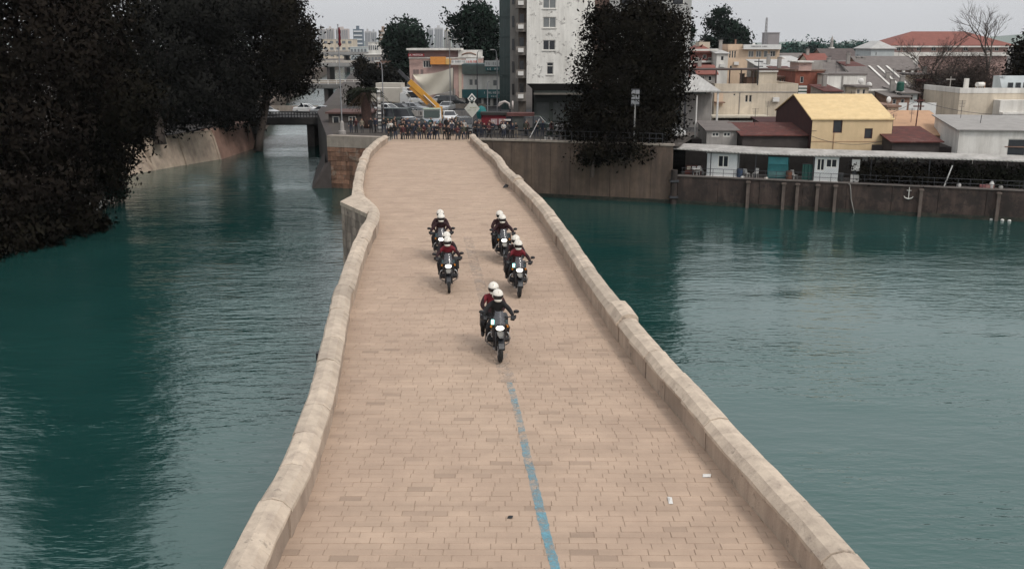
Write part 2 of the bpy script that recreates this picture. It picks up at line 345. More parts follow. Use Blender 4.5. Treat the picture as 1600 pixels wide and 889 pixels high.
# horizontal pipe line and post on the wall
t = thing('wall_pipe', 'dark drain pipe with bracket standing against the end of the tall river wall', 'pipe', WC + Vector((.2, -.25, 0)))
MB().tube([(0, 0, -1), (0, 0, 3.4)], .32, 10).build('pipe', m_wall2, t); MB().box(-.42, .42, -.38, .3, 2.2, 2.4).build('bracket', m_dkmetal, t); MB().box(-.42, .42, -.38, .3, .6, .8).build('bracket', m_dkmetal, t)
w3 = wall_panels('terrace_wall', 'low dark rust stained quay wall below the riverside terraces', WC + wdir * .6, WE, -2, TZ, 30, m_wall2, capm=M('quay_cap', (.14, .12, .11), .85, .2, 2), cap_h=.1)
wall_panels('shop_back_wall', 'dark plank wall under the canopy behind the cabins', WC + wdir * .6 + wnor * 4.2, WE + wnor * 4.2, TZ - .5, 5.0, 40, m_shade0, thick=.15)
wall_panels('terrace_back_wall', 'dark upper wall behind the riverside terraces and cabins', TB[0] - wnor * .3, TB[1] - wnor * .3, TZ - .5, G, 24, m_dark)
terr = sheet('terrace_ground', [(WC + wdir * .6)[:2], WE[:2], TB[1][:2], TB[0][:2]], TZ - .006, M('terrace_floor', (.10, .085, .075), .9, .25, .8)); tag(terr, kind='structure')
# buttress posts on the quay wall
for px in (1178, 1236, 1258, 1290, 1318, 1448, 1560):
    s_ = (px - 1048) / (1600 - 1048) * (WD - WC).length * 1.0
    p = WC + wdir * s_ - wnor * .16
    q = MB(); q.rbox((0, 0, 1.0), (.28, .34, 3.2), 0); q.rbox((0, -.06, 2.5), (.42, .44, .14))
    o = q.build('quay_post', M('quay_post_concrete', (.13, .10, .085), .9, .3, 2, stain=(.06, .045, .04), samt=.6), None); o.location = p; o.rotation_euler.z = math.atan2(wdir.y, wdir.x)
    tag(o, {1178: 'concrete post on the quay wall right of the first white cabin', 1236: 'concrete post on the quay wall below the green tarp',
            1258: 'concrete post on the quay wall left of the second white cabin', 1290: 'concrete post on the quay wall under the second white cabin',
            1318: 'concrete post on the quay wall beside the hanging hose', 1448: 'concrete post on the quay wall right of the anchor', 1560: 'concrete post on the quay wall nearest the right edge'}[px], 'post', 'posts on the quay wall')

# left concrete embankment: sloping slabs
t = thing('embankment_wall', 'pale sloping concrete embankment with cracked slabs below the left trees', 'wall', (-46, 119, 0))
segs = [((-47.8, 111), (-45.2, 121)), ((-45.2, 121), (-42.9, 126.8)), ((-42.9, 126.8), (-40.4, 133))]
for i, (a, c) in enumerate(segs):
    a = Vector((*a, 0)); c = Vector((*c, 0)); d = (c - a).normalized(); nn = Vector((-d.y, d.x, 0)); off = nn * (1.1 if i else 2.6)
    q = MB(); a2, c2 = a + d * .12, c - d * .12; up = Vector((0, 0, 3.75 + .1 * i)); dn = Vector((0, 0, -1))
    th = nn * .5
    q.add([a2 + dn - off * .25, c2 + dn - off * .25, c2 + up + off, a2 + up + off, a2 + dn + th, c2 + dn + th, c2 + up + off + th, a2 + up + off + th], [(0, 1, 2, 3), (7, 6, 5, 4), (0, 4, 5, 1), (1, 5, 6, 2), (2, 6, 7, 3), (3, 7, 4, 0)])
    q.build('concrete_slab', m_conc, t, (-46, 119, 0))
    q = MB(); q.tube([c + dn - off * .28, c + up + off * .98], .22, 6); q.build('rib', m_conc, t, (-46, 119, 0))
    q = MB(); q.tube([a + up + off, c + up + off], .13, 6); q.build('kerb_rail', m_conc, t, (-46, 119, 0))
t = thing('channel_wall', 'reddish earth and stone wall on the far left channel bank', 'wall', (-40, 133, 0))
for i in range(8):
    a = Vector((-40.4, 133.2, 0)).lerp(Vector((-39.6, 149, 0)), i / 8); c = Vector((-40.4, 133.2, 0)).lerp(Vector((-39.6, 149, 0)), (i + 1) / 8)
    MB().add([a + Vector((.5, 0, -1)), c + Vector((.5, 0, -1)), c + Vector((-.8, 0, 4)), a + Vector((-.8, 0, 4)), a + Vector((-2, 0, -1)), c + Vector((-2, 0, -1)), c + Vector((-2.5, 0, 4)), a + Vector((-2.5, 0, 4))],
             [(0, 1, 2, 3), (7, 6, 5, 4), (3, 2, 6, 7), (0, 4, 5, 1), (1, 5, 6, 2), (0, 3, 7, 4)]).build('stone_panel', M('red_earth', (.22, .13, .10), .95, .35, .7, bump=.5, bscale=5), t, (-40, 133, 0))
lw = thing('channel_wall', 'dark channel wall along the left bank past the road bridge', 'wall', (LB[9][0], LB[9][1], 0))
for a, c in zip(LB[9:], LB[10:]):
    MB().add([(a[0], a[1], -1), (c[0], c[1], -1), (c[0], c[1], 3.9), (a[0], a[1], 3.9), (a[0] - 6, a[1], 3.9), (c[0] - 6, c[1], 3.9)], [(0, 1, 2, 3), (3, 2, 5, 4)]).build('wall_panel', m_wall, lw, (LB[9][0], LB[9][1], 0))
rw = thing('channel_wall', 'dark channel wall along the right bank behind the stone abutment', 'wall', (RB[0][0], RB[0][1], 0))
for a, c in zip(RB, RB[1:]):
    MB().add([(a[0], a[1], -1), (c[0], c[1], -1), (c[0], c[1], G + .02), (a[0], a[1], G + .02), (a[0] + .8, a[1], G + .02), (c[0] + .8, c[1], G + .02)], [(3, 2, 1, 0), (4, 5, 2, 3)]).build('wall_panel', m_dark, rw, (RB[0][0], RB[0][1], 0))

# stone abutment on the left of the bridge end: rubble blocks below, plaster band above
A0 = Vector((RB[0][0], RB[0][1], 0)); A1 = WA + Vector((.6, -.3, 0)); d = A1 - A0; L = d.length
t = thing('abutment_wall', 'red brown rubble stone abutment with grey plaster band left of the bridge end', 'wall', A0, math.atan2(d.y, d.x))
MB().box(.05, L, .12, 1.2, -2, 4.1).build('core', m_dark, t)
for r_ in range(10):
    z0 = -.5 + r_ * .5 + (0 if r_ < 9 else 0); x = 0 if r_ % 2 else -.0; x = .0
    while x < L - .2:
        w_ = rnd.uniform(.55, 1.05); x1 = min(L, x + w_); j = rnd.uniform(-.05, .04)
        MB().box(x + .012, x1 - .012, j, .3, z0 + .01, z0 + .5 - .01 + rnd.uniform(-.02, .0)).build('stone', m_redstone, t); x = x1
MB().box(0, L, -.03, 1.2, 4.51, G + .05).build('plaster_band', m_plaster, t)
P1 = onZ(484, 294, 0); k0 = Vector((RB[0][0], RB[0][1], 0)); ch = (Vector((RB[1][0], RB[1][1], 0)) - k0).normalized()
vs = [P1 - Vector((.3, .3, 1)), k0 + Vector((.4, -.5, -1)), k0 + Vector((.3, -.15, 2.9)), k0 + ch * 16 + Vector((-1.6, 0, -1)), k0 + ch * 16 + Vector((.2, 0, 2.6)), k0 + Vector((-.35, .1, 2.7))]
q = MB(); q.add(vs, [(0, 1, 2), (0, 2, 5), (0, 5, 4, 3)]); fo = q.build('footing', m_dark, None); fo.parent = t; fo.matrix_parent_inverse = (Matrix.Translation(t.location) @ Matrix.Rotation(t.rotation_euler.z, 4, 'Z')).inverted()

# ================================================================== the stone bridge
Lpx = [(432, 889), (478, 790), (508, 700), (523, 640), (540, 545), (553, 470), (575, 400), (591, 362), (590, 343), (571, 324), (567, 300), (572, 270), (580, 248), (592, 234), (606, 223)]
Rpx = [(1255, 889), (1180, 800), (1090, 690), (1003, 585), (950, 510), (902, 440), (882, 405), (862, 372), (843, 345), (812, 308), (784, 280), (774, 262), (755, 243), (734, 221)]
Lw = [onDeck(*p) for p in Lpx]; Rw = [onDeck(*p) for p in Rpx]
def ext(pl):
    a = pl[0]; d = (pl[2] - pl[0]); d = d / d.y
    return [Vector((a.x + d.x * .2 * (-45 - a.y), -45, 7)), Vector((a.x + d.x * .5 * (2 - a.y), 2, 7))] + pl
Lw, Rw = ext(Lw), ext(Rw)
def smooth_pl(pl, step=.35):
    """Catmull-Rom resample on Y"""
    out = []
    for i in range(len(pl) - 1):
        p0, p1, p2, p3 = pl[max(i - 1, 0)], pl[i], pl[i + 1], pl[min(i + 2, len(pl) - 1)]
        n = max(2, int((p2 - p1).length / step))
        for k in range(n):
            t = k / n; l = p1.lerp(p2, t)
            m1 = (p2 - p0) * (p2 - p1).length / max(.01, (p2 - p0).length); m2 = (p3 - p1) * (p2 - p1).length / max(.01, (p3 - p1).length)
            h = (2 * t**3 - 3 * t**2 + 1) * p1 + (t**3 - 2 * t**2 + t) * m1 + (-2 * t**3 + 3 * t**2) * p2 + (t**3 - t**2) * m2
            out.append(Vector((h.x, h.y, deckz(h.y))))
    out.append(pl[-1].copy()); return out
Ls, Rs = smooth_pl(Lw), smooth_pl(Rw)
LX = (np.array([p.y for p in Ls]), np.array([p.x for p in Ls])); RX = (np.array([p.y for p in Rs]), np.array([p.x for p in Rs]))
lx = lambda Y: float(np.interp(Y, *LX)); rx = lambda Y: float(np.interp(Y, *RX))
YEND = min(Ls[-1].y, Rs[-1].y) + 1.5
bridge = thing('stone_bridge', 'long pale stone bridge with paved deck and rounded parapets crossing the river', 'bridge', (0, 0, 0))
# body with arches
Ys = np.arange(-45, YEND + 8, .6); q = MB(); rows = []
def low(Y):
    c = (Y + 2) % 15.5 - 7.75
    return -1.5 if abs(c) > 5.4 else -1.0 + math.sqrt(max(0, 5.4**2 - c * c)) * 1.15
for Y in Ys:
    a, c = lx(Y) - .44, rx(Y) + .44; zt = deckz(Y) - .09; rows.append([(a, Y, zt), (c, Y, zt), (c, Y, low(Y)), (a, Y, low(Y))])
q.loft(rows); q.build('bridge_body', m_body, bridge)
q = MB(); rows = []
for Y in Ys:
    a, c = lx(Y) - .02, rx(Y) + .02; rows.append([(a, Y, deckz(Y) - .011), (c, Y, deckz(Y) - .011)])
for r0, r1 in zip(rows, rows[1:]): q.add([r0[0], r0[1], r1[1], r1[0]], [(0, 1, 2, 3)])
q.build('joint_bed', m_sand, bridge)
# paving: rows across the deck, joints left open over a dark bed
def deck_pt(x, Y): return deckz(Y)
pm = {}
def paver_mesh(w):
    k = round(w, 2)
    if k not in pm:
        a, d_, h, e = k / 2 - .0065, .10 - .0028, .07, .004
        q = MB(); q.add([(-a, -d_, -h), (a, -d_, -h), (a, d_, -h), (-a, d_, -h), (-a, -d_, -e), (a, -d_, -e), (a, d_, -e), (-a, d_, -e), (-a + e, -d_ + e, 0), (a - e, -d_ + e, 0), (a - e, d_ - e, 0), (-a + e, d_ - e, 0)],
                        [(0, 1, 5, 4), (1, 2, 6, 5), (2, 3, 7, 6), (3, 0, 4, 7), (4, 5, 9, 8), (5, 6, 10, 9), (6, 7, 11, 10), (7, 4, 8, 11), (8, 9, 10, 11)])
        o = q.build('tmp', m_stone); pm[k] = (o.data, q); bpy.data.objects.remove(o)
    return pm[k]
rest = MB(); npv = 0; Y = 2.0; row = 0; widths = [.36, .40, .42, .44, .48]
NEAR0 = 14.25
while Y < YEND - .1:
    xa, xb = lx(Y) - .1, rx(Y) + .1; x = xa - rnd.uniform(0, .4)
    while x < xb:
        w = rnd.choice(widths); cx = x + w / 2; x += w
        z = deckz(Y) + rnd.uniform(-.004, .003); tl = rnd.uniform(-.004, .004); sl = (deckz(Y + .1) - deckz(Y - .1)) / .2
        if Y >= NEAR0 and npv < 300:
            o = inst(paver_mesh(w)[0], 'paving_stone', bridge, (cx, Y, z), (sl + tl, rnd.uniform(-.006, .006), 0)); npv += 1
        else:
            qq = paver_mesh(w)[1]; rest.add([(cx + p[0], Y + p[1], z + p[2] + p[1] * (sl + tl)) for p in qq.v], qq.f)
    Y += .20; row += 1
tag(rest.build('paving_stones', m_stone, bridge), kind='stuff')
# worn blue line
def worn_paint(name, col, keep):
    m = M(name, col, .85, .15, 5); nt = m.node_tree; geo = nt.nodes.new('ShaderNodeNewGeometry'); n = nt.nodes.new('ShaderNodeTexNoise'); n.inputs['Scale'].default_value = 3.2; n.inputs['Detail'].default_value = 8; n.inputs['Roughness'].default_value = .8
    nt.links.new(geo.outputs['Position'], n.inputs['Vector']); mr = nt.nodes.new('ShaderNodeMapRange'); mr.inputs[1].default_value = .62 - keep * .45; mr.inputs[2].default_value = .92 - keep * .45; nt.links.new(n.outputs['Fac'], mr.inputs[0])
    tr = nt.nodes.new('ShaderNodeBsdfTransparent'); mx = nt.nodes.new('ShaderNodeMixShader'); nt.links.new(mr.outputs[0], mx.inputs[0]); nt.links.new(tr.outputs[0], mx.inputs[1]); nt.links.new(nt.nodes['Principled BSDF'].outputs[0], mx.inputs[2]); nt.links.new(mx.outputs[0], nt.nodes['Material Output'].inputs['Surface']); return m
bl = [(880, 940), (868, 889), (852, 830), (838, 770), (824, 715), (815, 670), (800, 610), (786, 570), (768, 500), (752, 450), (738, 400), (728, 360), (716, 300)]
ys_ = [p[1] for p in bl][::-1]; xs_ = [p[0] for p in bl][::-1]
def blx(y): return float(np.interp(y, ys_, xs_))
for y0, y1, hw, mt in ((940, 800, .088, worn_paint('blue_paint_fresh', '#6596a5', .66)), (800, 690, .085, worn_paint('blue_paint_worn', '#6a95a3', .56)), (690, 598, .08, worn_paint('blue_paint_thin', '#7597a1', .46)), (598, 370, .20, worn_paint('blue_paint_faint', (.385, .325, .275), .38))):
    q = MB(); n = max(2, int((y0 - y1) / 5)); jl = [rnd.uniform(-.015, .015) for _ in range(n + 1)]; jr = [rnd.uniform(-.015, .015) for _ in range(n + 1)]
    for k in range(n):
        ya, yc = y0 + (y1 - y0) * k / n, y0 + (y1 - y0) * (k + 1) / n; a, c = onDeck(blx(ya), ya), onDeck(blx(yc), yc)
        q.add([(a.x - hw + jl[k], a.y, a.z + .0075), (a.x + hw + jr[k], a.y, a.z + .0075), (c.x + hw + jr[k + 1], c.y, c.z + .0075), (c.x - hw + jl[k + 1], c.y, c.z + .0075)], [(0, 1, 2, 3)])
    q.build('painted_line', mt, bridge)
# parapets, stone by stone
def parapet(path, sgn, steps, rz_seed):
    rr = random.Random(rz_seed); acc = 0; d = [0]
    for a, c in zip(path, path[1:]): d.append(d[-1] + (c - a).length)
    d = np.array(d); xs = np.array([p.x for p in path]); ys = np.array([p.y for p in path])
    at = lambda s: Vector((float(np.interp(s, d, xs)), float(np.interp(s, d, ys)), 0))
    wob = lambda s: .022 * math.sin(s * .5 + rz_seed) + .012 * math.sin(s * 1.7 + 2 * rz_seed)
    def ring(s, prof, o_, h_):
        p = at(s); t = (at(min(d[-1], s + .5)) - at(max(0, s - .5))).normalized(); n = Vector((-t.y, t.x, 0)) * (1 if sgn < 0 else -1)
        z = deckz(p.y)
        return [p + n * (o + o_ + (wob(s) * .5)) + Vector((0, 0, z + h + (h_ + wob(s) * .6 if h > .2 else 0))) for o, h in prof]
    wallp = [(0, -.3), (0, .47), (.47, .47), (.47, -.3)]
    copp = [(-.045, .48), (-.045, .55), (.09, .69), (.29, .74), (.48, .70), (.53, .64), (.53, .48)]
    s = 0
    while s < d[-1] - .3:
        l = rr.uniform(1.2, 2.0); s1 = min(d[-1], s + l); ym = at((s + s1) / 2).y
        st = any(abs(ym - y_) < .55 for y_ in steps); o_ = rr.uniform(-.018, .018); h_ = rr.uniform(-.015, .015)
        if 2 < ym:
            for prof, nm, mt, sh in ((wallp, 'parapet_stone', m_par, .37), (copp, 'coping_stone', m_cop, 0)):
                jo = rr.uniform(.003, .011); a0, a1 = s + jo, s1 - jo; n = 4
                pr = [(o if 0 else (o * 1.12 - .04 if st else o), h + (.09 if st and h > .55 else 0)) for o, h in prof]
                q = MB(); q.loft([[p_ + Vector((rr.uniform(-.011, .011), rr.uniform(-.011, .011), rr.uniform(-.009, .009))) for p_ in ring(a0 + (a1 - a0) * k / (n - 1), pr, o_, h_)] for k in range(n)])
                o = q.build(nm, mt, bridge)
        else:
            q = MB(); q.loft([ring(s + .01 + (s1 - s - .02) * k / 2, [(0, -.3), (0, .45), (.1, .66), (.40, .67), (.475, .5), (.45, -.3)], o_, h_) for k in range(3)]); q.build('parapet_stone', m_par, bridge)
        s = s1
parapet(Ls, -1, [onDeck(589, 350).y, onDeck(573, 262).y], 3)
parapet(Rs, 1, [onDeck(962, 520).y, onDeck(862, 372).y, onDeck(800, 296).y, onDeck(752, 240).y], 5)
# pointed cutwater pier standing out of the left side, faced with ashlar
PA = Vector((lx(44.6) - .52, 44.6, 0)); PB_ = Vector((onY(534, 320, 48.2).x, 48.2, 0)); PC_ = Vector((PB_.x + .25, 50.2, 0)); PD = Vector((lx(56.5) - .5, 56.5, 0))
inner = [Vector((lx(y) - .42, y, 0)) for y in (55, 53.5, 52, 50.5, 49, 47.5, 46)]
poly = [PA + Vector((.05, .12, 0)), PB_ + Vector((.12, .08, 0)), PC_, PD] + inner
MB().prism([(p.x, p.y) for p in poly][::-1], -1.5, 7.5).build('buttress_core', m_body, bridge)
MB().prism([(p.x, p.y) for p in [PA + Vector((-.02, -.06, 0)), PB_ + Vector((-.07, -.04, 0)), PC_ + Vector((-.07, 0, 0)), PD] + inner][::-1], 7.505, 7.70).build('buttress_coping', m_cop, bridge)
d_ = (PB_ - PA); Lf = d_.length; d_.normalize(); n_ = Vector((d_.y, -d_.x, 0)); n_ = n_ if n_.y < 0 else -n_
cz = 7.49
while cz > .2:
    hh = rnd.choice((.40, .46, .52)); x = 0
    while x < Lf - .05:
        x1 = min(x + rnd.uniform(.45, .9), Lf); x1 = Lf if Lf - x1 < .2 else x1; pr = rnd.uniform(-.02, .02); a = PA + d_ * (x + .008); c = PA + d_ * (x1 - .008); o1 = n_ * (.03 + pr); o0 = -n_ * .3
        q = MB(); q.add([(v.x, v.y, z) for z in (cz - hh + .008, cz - .008) for v in (a + o1, c + o1, c + o0, a + o0)], [(0, 3, 2, 1), (4, 5, 6, 7), (0, 1, 5, 4), (1, 2, 6, 5), (2, 3, 7, 6), (3, 0, 4, 7)]); q.build('pier_stone', m_pier, bridge); x = x1
    cz -= hh
q = MB(); q.box(-.06, .06, -.25, .05, -.10, .12); o = q.build('drain_spout', m_dkmetal, bridge); p = onDeck(541, 549); o.location = (p.x - .75, p.y, 6.9)
# ================================================================== vegetation
def leafmat(name, c0, c1, rough=.75):
    if name in MC: return MC[name]
    m = bpy.data.materials.new(name); MC[name] = m; m.use_nodes = True; nt = m.node_tree; b = nt.nodes['Principled BSDF']; L = nt.links.new
    b.inputs['Roughness'].default_value = rough; b.inputs['Specular IOR Level'].default_value = 0
    geo = nt.nodes.new('ShaderNodeNewGeometry'); n = nt.nodes.new('ShaderNodeTexNoise'); n.inputs['Scale'].default_value = .35; n.inputs['Detail'].default_value = 3; L(geo.outputs['Position'], n.inputs['Vector'])
    a = nt.nodes.new('ShaderNodeMath'); a.operation = 'MULTIPLY_ADD'; L(geo.outputs['Random Per Island'], a.inputs[0]); a.inputs[1].default_value = .5
    s = nt.nodes.new('ShaderNodeMapRange'); s.inputs[1].default_value = .35; s.inputs[2].default_value = .65; s.inputs[3].default_value = 0; s.inputs[4].default_value = .5; L(n.outputs['Fac'], s.inputs[0]); L(s.outputs[0], a.inputs[2])
    mx = nt.nodes.new('ShaderNodeMix'); mx.data_type = 'RGBA'; L(a.outputs[0], mx.inputs[0]); mx.inputs[6].default_value = (*c0, 1); mx.inputs[7].default_value = (*c1, 1); L(mx.outputs[2], b.inputs['Base Color'])
    return m
m_bark = M('bark', (.055, .042, .035), .9, .3, 5, bump=.5)
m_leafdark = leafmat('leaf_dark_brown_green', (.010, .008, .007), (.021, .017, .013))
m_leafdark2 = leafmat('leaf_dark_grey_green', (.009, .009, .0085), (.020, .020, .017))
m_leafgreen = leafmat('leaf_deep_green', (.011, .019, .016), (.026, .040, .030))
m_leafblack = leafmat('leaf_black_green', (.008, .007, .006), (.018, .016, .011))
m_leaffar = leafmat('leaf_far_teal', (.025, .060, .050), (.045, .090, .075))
def leaves(name, blobs, n, size, seed, mat, parent, org, clump=30, sig=.55, droop=0.0, asp=.62):
    g = np.random.default_rng(seed); B = np.array(blobs, float)
    vol = B[:, 3] * B[:, 4] * B[:, 5]; pr = vol ** .75; pr /= pr.sum()
    nc = max(1, n // clump); bi = g.choice(len(B), nc, p=pr)
    d = g.normal(size=(nc, 3)); d /= np.linalg.norm(d, axis=1)[:, None]; r = g.random(nc) ** .42
    cc = B[bi, :3] + d * r[:, None] * B[bi, 3:]
    cs = g.uniform(.55, 1.35, nc)
    P_ = np.repeat(cc, clump, 0) + g.normal(size=(nc * clump, 3)) * (sig * np.repeat(cs, clump))[:, None] * np.array([1, 1, .75])
    N = len(P_); s = size * g.uniform(.55, 1.3, N)
    u = g.normal(size=(N, 3)); u[:, 2] -= droop; u /= np.linalg.norm(u, axis=1)[:, None]
    w = np.cross(u, g.normal(size=(N, 3))); w /= np.linalg.norm(w, axis=1)[:, None] + 1e-9
    u *= s[:, None]; w *= (s * asp)[:, None]
    out = (P_ - np.repeat(B[bi, :3], clump, 0)) / np.repeat(B[bi, 3:], clump, 0) ** 2; out /= np.linalg.norm(out, axis=1)[:, None] + 1e-9
    out = out + g.normal(size=out.shape) * .35; out /= np.linalg.norm(out, axis=1)[:, None] + 1e-9
    fl = (np.einsum('ij,ij->i', np.cross(u, w), out) < 0); w[fl] *= -1
    V = np.stack([P_ - u * .6, P_ - w * .5, P_ + u * .7, P_ + w * .5], 1).reshape(-1, 3) - np.array(org)
    me = bpy.data.meshes.new(name); me.vertices.add(N * 4); me.vertices.foreach_set('co', V.ravel().astype(np.float32))
    me.loops.add(N * 4); me.loops.foreach_set('vertex_index', np.arange(N * 4, dtype=np.int32))
    me.polygons.add(N); me.polygons.foreach_set('loop_start', np.arange(0, N * 4, 4, dtype=np.int32))
    me.update(calc_edges=True); me.materials.append(mat); me.polygons.foreach_set('use_smooth', np.ones(N, bool)); me.normals_split_custom_set_from_vertices(np.repeat(out, 4, 0).astype(np.float32))
    o = bpy.data.objects.new(name, me); C.objects.link(o); o.parent = parent; return o
def limbs(base, blobs, r0, seed, fork=.45):
    rr = random.Random(seed); q = MB(); base = Vector(base)
    top = Vector((np.mean([b_[0] for b_ in blobs]), np.mean([b_[1] for b_ in blobs]), max(b_[2] for b_ in blobs)))
    f = base.lerp(top, fork); f += Vector((rr.uniform(-.4, .4), rr.uniform(-.4, .4), 0))
    q.tube([base - Vector((0, 0, .4)), base.lerp(f, .15), base.lerp(f, .6) + Vector((rr.uniform(-.2, .2), rr.uniform(-.2, .2), 0)), f, f.lerp(top, .8)], [r0 * 1.35, r0, r0 * .85, r0 * .7, r0 * .15], 10)
    for b_ in blobs:
        c = Vector(b_[:3]); s = base.lerp(f, rr.uniform(.6, 1)); m1 = s.lerp(c, .5) + Vector((rr.uniform(-.5, .5), rr.uniform(-.5, .5), -.3))
        q.tube([s, m1, c], [r0 * .42, r0 * .28, r0 * .1], 7)
        for _ in range(3):
            e = c + Vector((rr.uniform(-1, 1) * b_[3], rr.uniform(-1, 1) * b_[4], rr.uniform(-.6, 1) * b_[5])) * .75
            q.tube([m1.lerp(c, rr.uniform(.3, 1)), e], [r0 * .14, r0 * .04], 5)
    return q
def tree(name, label, base, blobs, n, size, seed, mat, r0=.3, group=None, sig=.55, clump=30, droop=0, fork=.45):
    t = thing(name, label, 'tree', base, 0, group)
    limbs(base, blobs, r0, seed, fork).build('trunk', m_bark, t, base, smooth=True)
    leaves('crown', blobs, n, size, seed, mat, t, base, clump, sig, droop)
    return t
def pblob(px, py, Y, rpx, rpy, ry=None):
    """ellipsoid blob seen at pixel (px,py) with pixel radii, at distance Y"""
    p = onY(px, py, Y); s = Y / F; return (p.x, p.y, p.z, rpx * s, ry or (rpx * s * .9), rpy * s)
LG = 3.6
# the big dark trees of the left bank
lt = [
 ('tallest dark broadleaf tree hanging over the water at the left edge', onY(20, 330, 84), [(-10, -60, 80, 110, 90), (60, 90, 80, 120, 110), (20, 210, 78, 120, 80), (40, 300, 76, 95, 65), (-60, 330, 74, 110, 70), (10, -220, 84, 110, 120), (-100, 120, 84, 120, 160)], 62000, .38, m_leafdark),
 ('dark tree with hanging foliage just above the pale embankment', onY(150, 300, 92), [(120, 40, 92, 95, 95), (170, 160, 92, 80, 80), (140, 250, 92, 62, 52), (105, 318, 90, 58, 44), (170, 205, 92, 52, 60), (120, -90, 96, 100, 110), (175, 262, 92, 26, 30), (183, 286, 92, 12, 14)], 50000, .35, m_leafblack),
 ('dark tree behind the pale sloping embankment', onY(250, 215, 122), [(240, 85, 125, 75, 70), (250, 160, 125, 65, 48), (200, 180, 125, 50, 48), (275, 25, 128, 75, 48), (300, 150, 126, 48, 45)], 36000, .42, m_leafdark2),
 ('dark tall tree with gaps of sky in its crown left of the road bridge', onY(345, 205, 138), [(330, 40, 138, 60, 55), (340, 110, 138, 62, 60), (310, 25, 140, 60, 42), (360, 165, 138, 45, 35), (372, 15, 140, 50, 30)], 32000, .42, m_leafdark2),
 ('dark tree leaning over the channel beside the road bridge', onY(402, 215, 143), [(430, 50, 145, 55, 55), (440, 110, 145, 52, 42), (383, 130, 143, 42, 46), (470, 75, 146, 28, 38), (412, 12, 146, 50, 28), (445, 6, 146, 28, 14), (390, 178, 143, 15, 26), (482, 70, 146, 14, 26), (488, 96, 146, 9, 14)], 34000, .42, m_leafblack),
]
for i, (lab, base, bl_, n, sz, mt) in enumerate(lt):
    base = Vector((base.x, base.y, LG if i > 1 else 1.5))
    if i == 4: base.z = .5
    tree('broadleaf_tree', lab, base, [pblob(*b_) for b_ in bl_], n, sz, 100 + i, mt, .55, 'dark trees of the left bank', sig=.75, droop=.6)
for i, (x, y, lab) in enumerate([(-50, 60, 'unseen dark bank tree added beyond the left edge, nearest the tallest tree'), (-54, 46, 'unseen dark bank tree added farthest beyond the left edge')]):  # unseen tall trees, added so their reflection darkens the water at left
    bl_ = [(x + dx, y + dy, z, r1, r1, r2) for dx, dy, z, r1, r2 in ((0, 0, 20, 6, 7), (3.5, 2, 13, 5.5, 5), (-3, -3, 14, 6, 6), (2, -4, 9, 5, 4), (5, 1, 6, 4, 4), (0, 3, 27, 4.5, 5), (1, 1, 34, 5.5, 6))]
    tree('broadleaf_tree', lab, Vector((x - 1, y, 2.5)), bl_, 19000, .55, 150 + i, m_leafdark, .55, 'dark trees of the left bank', sig=.75, droop=.6)
# shrubs hugging the left waterline
for i, (px, py, Y, rx_, ry_) in enumerate([(40, 372, 74, 60, 30), (120, 345, 80, 48, 24), (-40, 395, 70, 60, 34), (178, 300, 96, 18, 14)]):
    p = pblob(px, py, Y, rx_, ry_); t = thing('bank_shrub', ['dark overhanging shrub at the waterline right below the tallest left tree', 'dark shrub at the waterline left of the pale embankment', 'dark shrub at the waterline at the very left edge', 'small pale tipped shrub at the foot of the embankment'][i], 'shrub', (p[0] - 1, p[1] + 1, 1.0), 0, 'shrubs along the left waterline')
    leaves('foliage', [p, (p[0] - p[3] * .5, p[1], p[2] + p[5] * .5, p[3] * .6, p[4] * .6, p[5] * .6)], 3500 if i < 3 else 900, .40, 300 + i, m_leafblack if i < 3 else m_leafgreen, t, t.location, sig=.5)
    limbs(t.location, [p], .12, 300 + i).build('stems', m_bark, t, t.location)
# big dark tree on the right-hand river wall
bb = [(985, 60, 98, 72, 62), (955, 130, 97, 62, 62), (1015, 130, 99, 62, 62), (1045, 85, 99, 36, 52), (930, 190, 97, 52, 42), (985, 200, 96.5, 62, 44), (1028, 195, 98, 40, 42), (1010, 20, 99, 50, 30), (945, 35, 99, 30, 28), (905, 205, 98.5, 36, 26), (935, 240, 95.6, 34, 20), (990, 235, 95.2, 30, 14), (1062, 40, 100, 20, 22)]
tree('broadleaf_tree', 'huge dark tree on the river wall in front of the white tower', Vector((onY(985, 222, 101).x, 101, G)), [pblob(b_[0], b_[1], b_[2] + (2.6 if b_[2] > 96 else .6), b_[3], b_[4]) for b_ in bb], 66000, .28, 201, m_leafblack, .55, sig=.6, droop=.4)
t = thing('hanging_root', 'dark stump of root hanging over the river wall below the big tree', 'root', onY(925, 250, 96.2)); p0 = t.location.copy()
MB().tube([(0, 1.2, .3), (0, 0, 0), (.05, -.1, -.9), (0, -.05, -1.7)], [.3, .35, .28, .2], 8).build('stump', m_bark, t); leaves('foliage', [(p0.x, p0.y, p0.z + .2, 1.6, .6, .8)], 700, .3, 12, m_leafblack, t, p0, sig=.3)
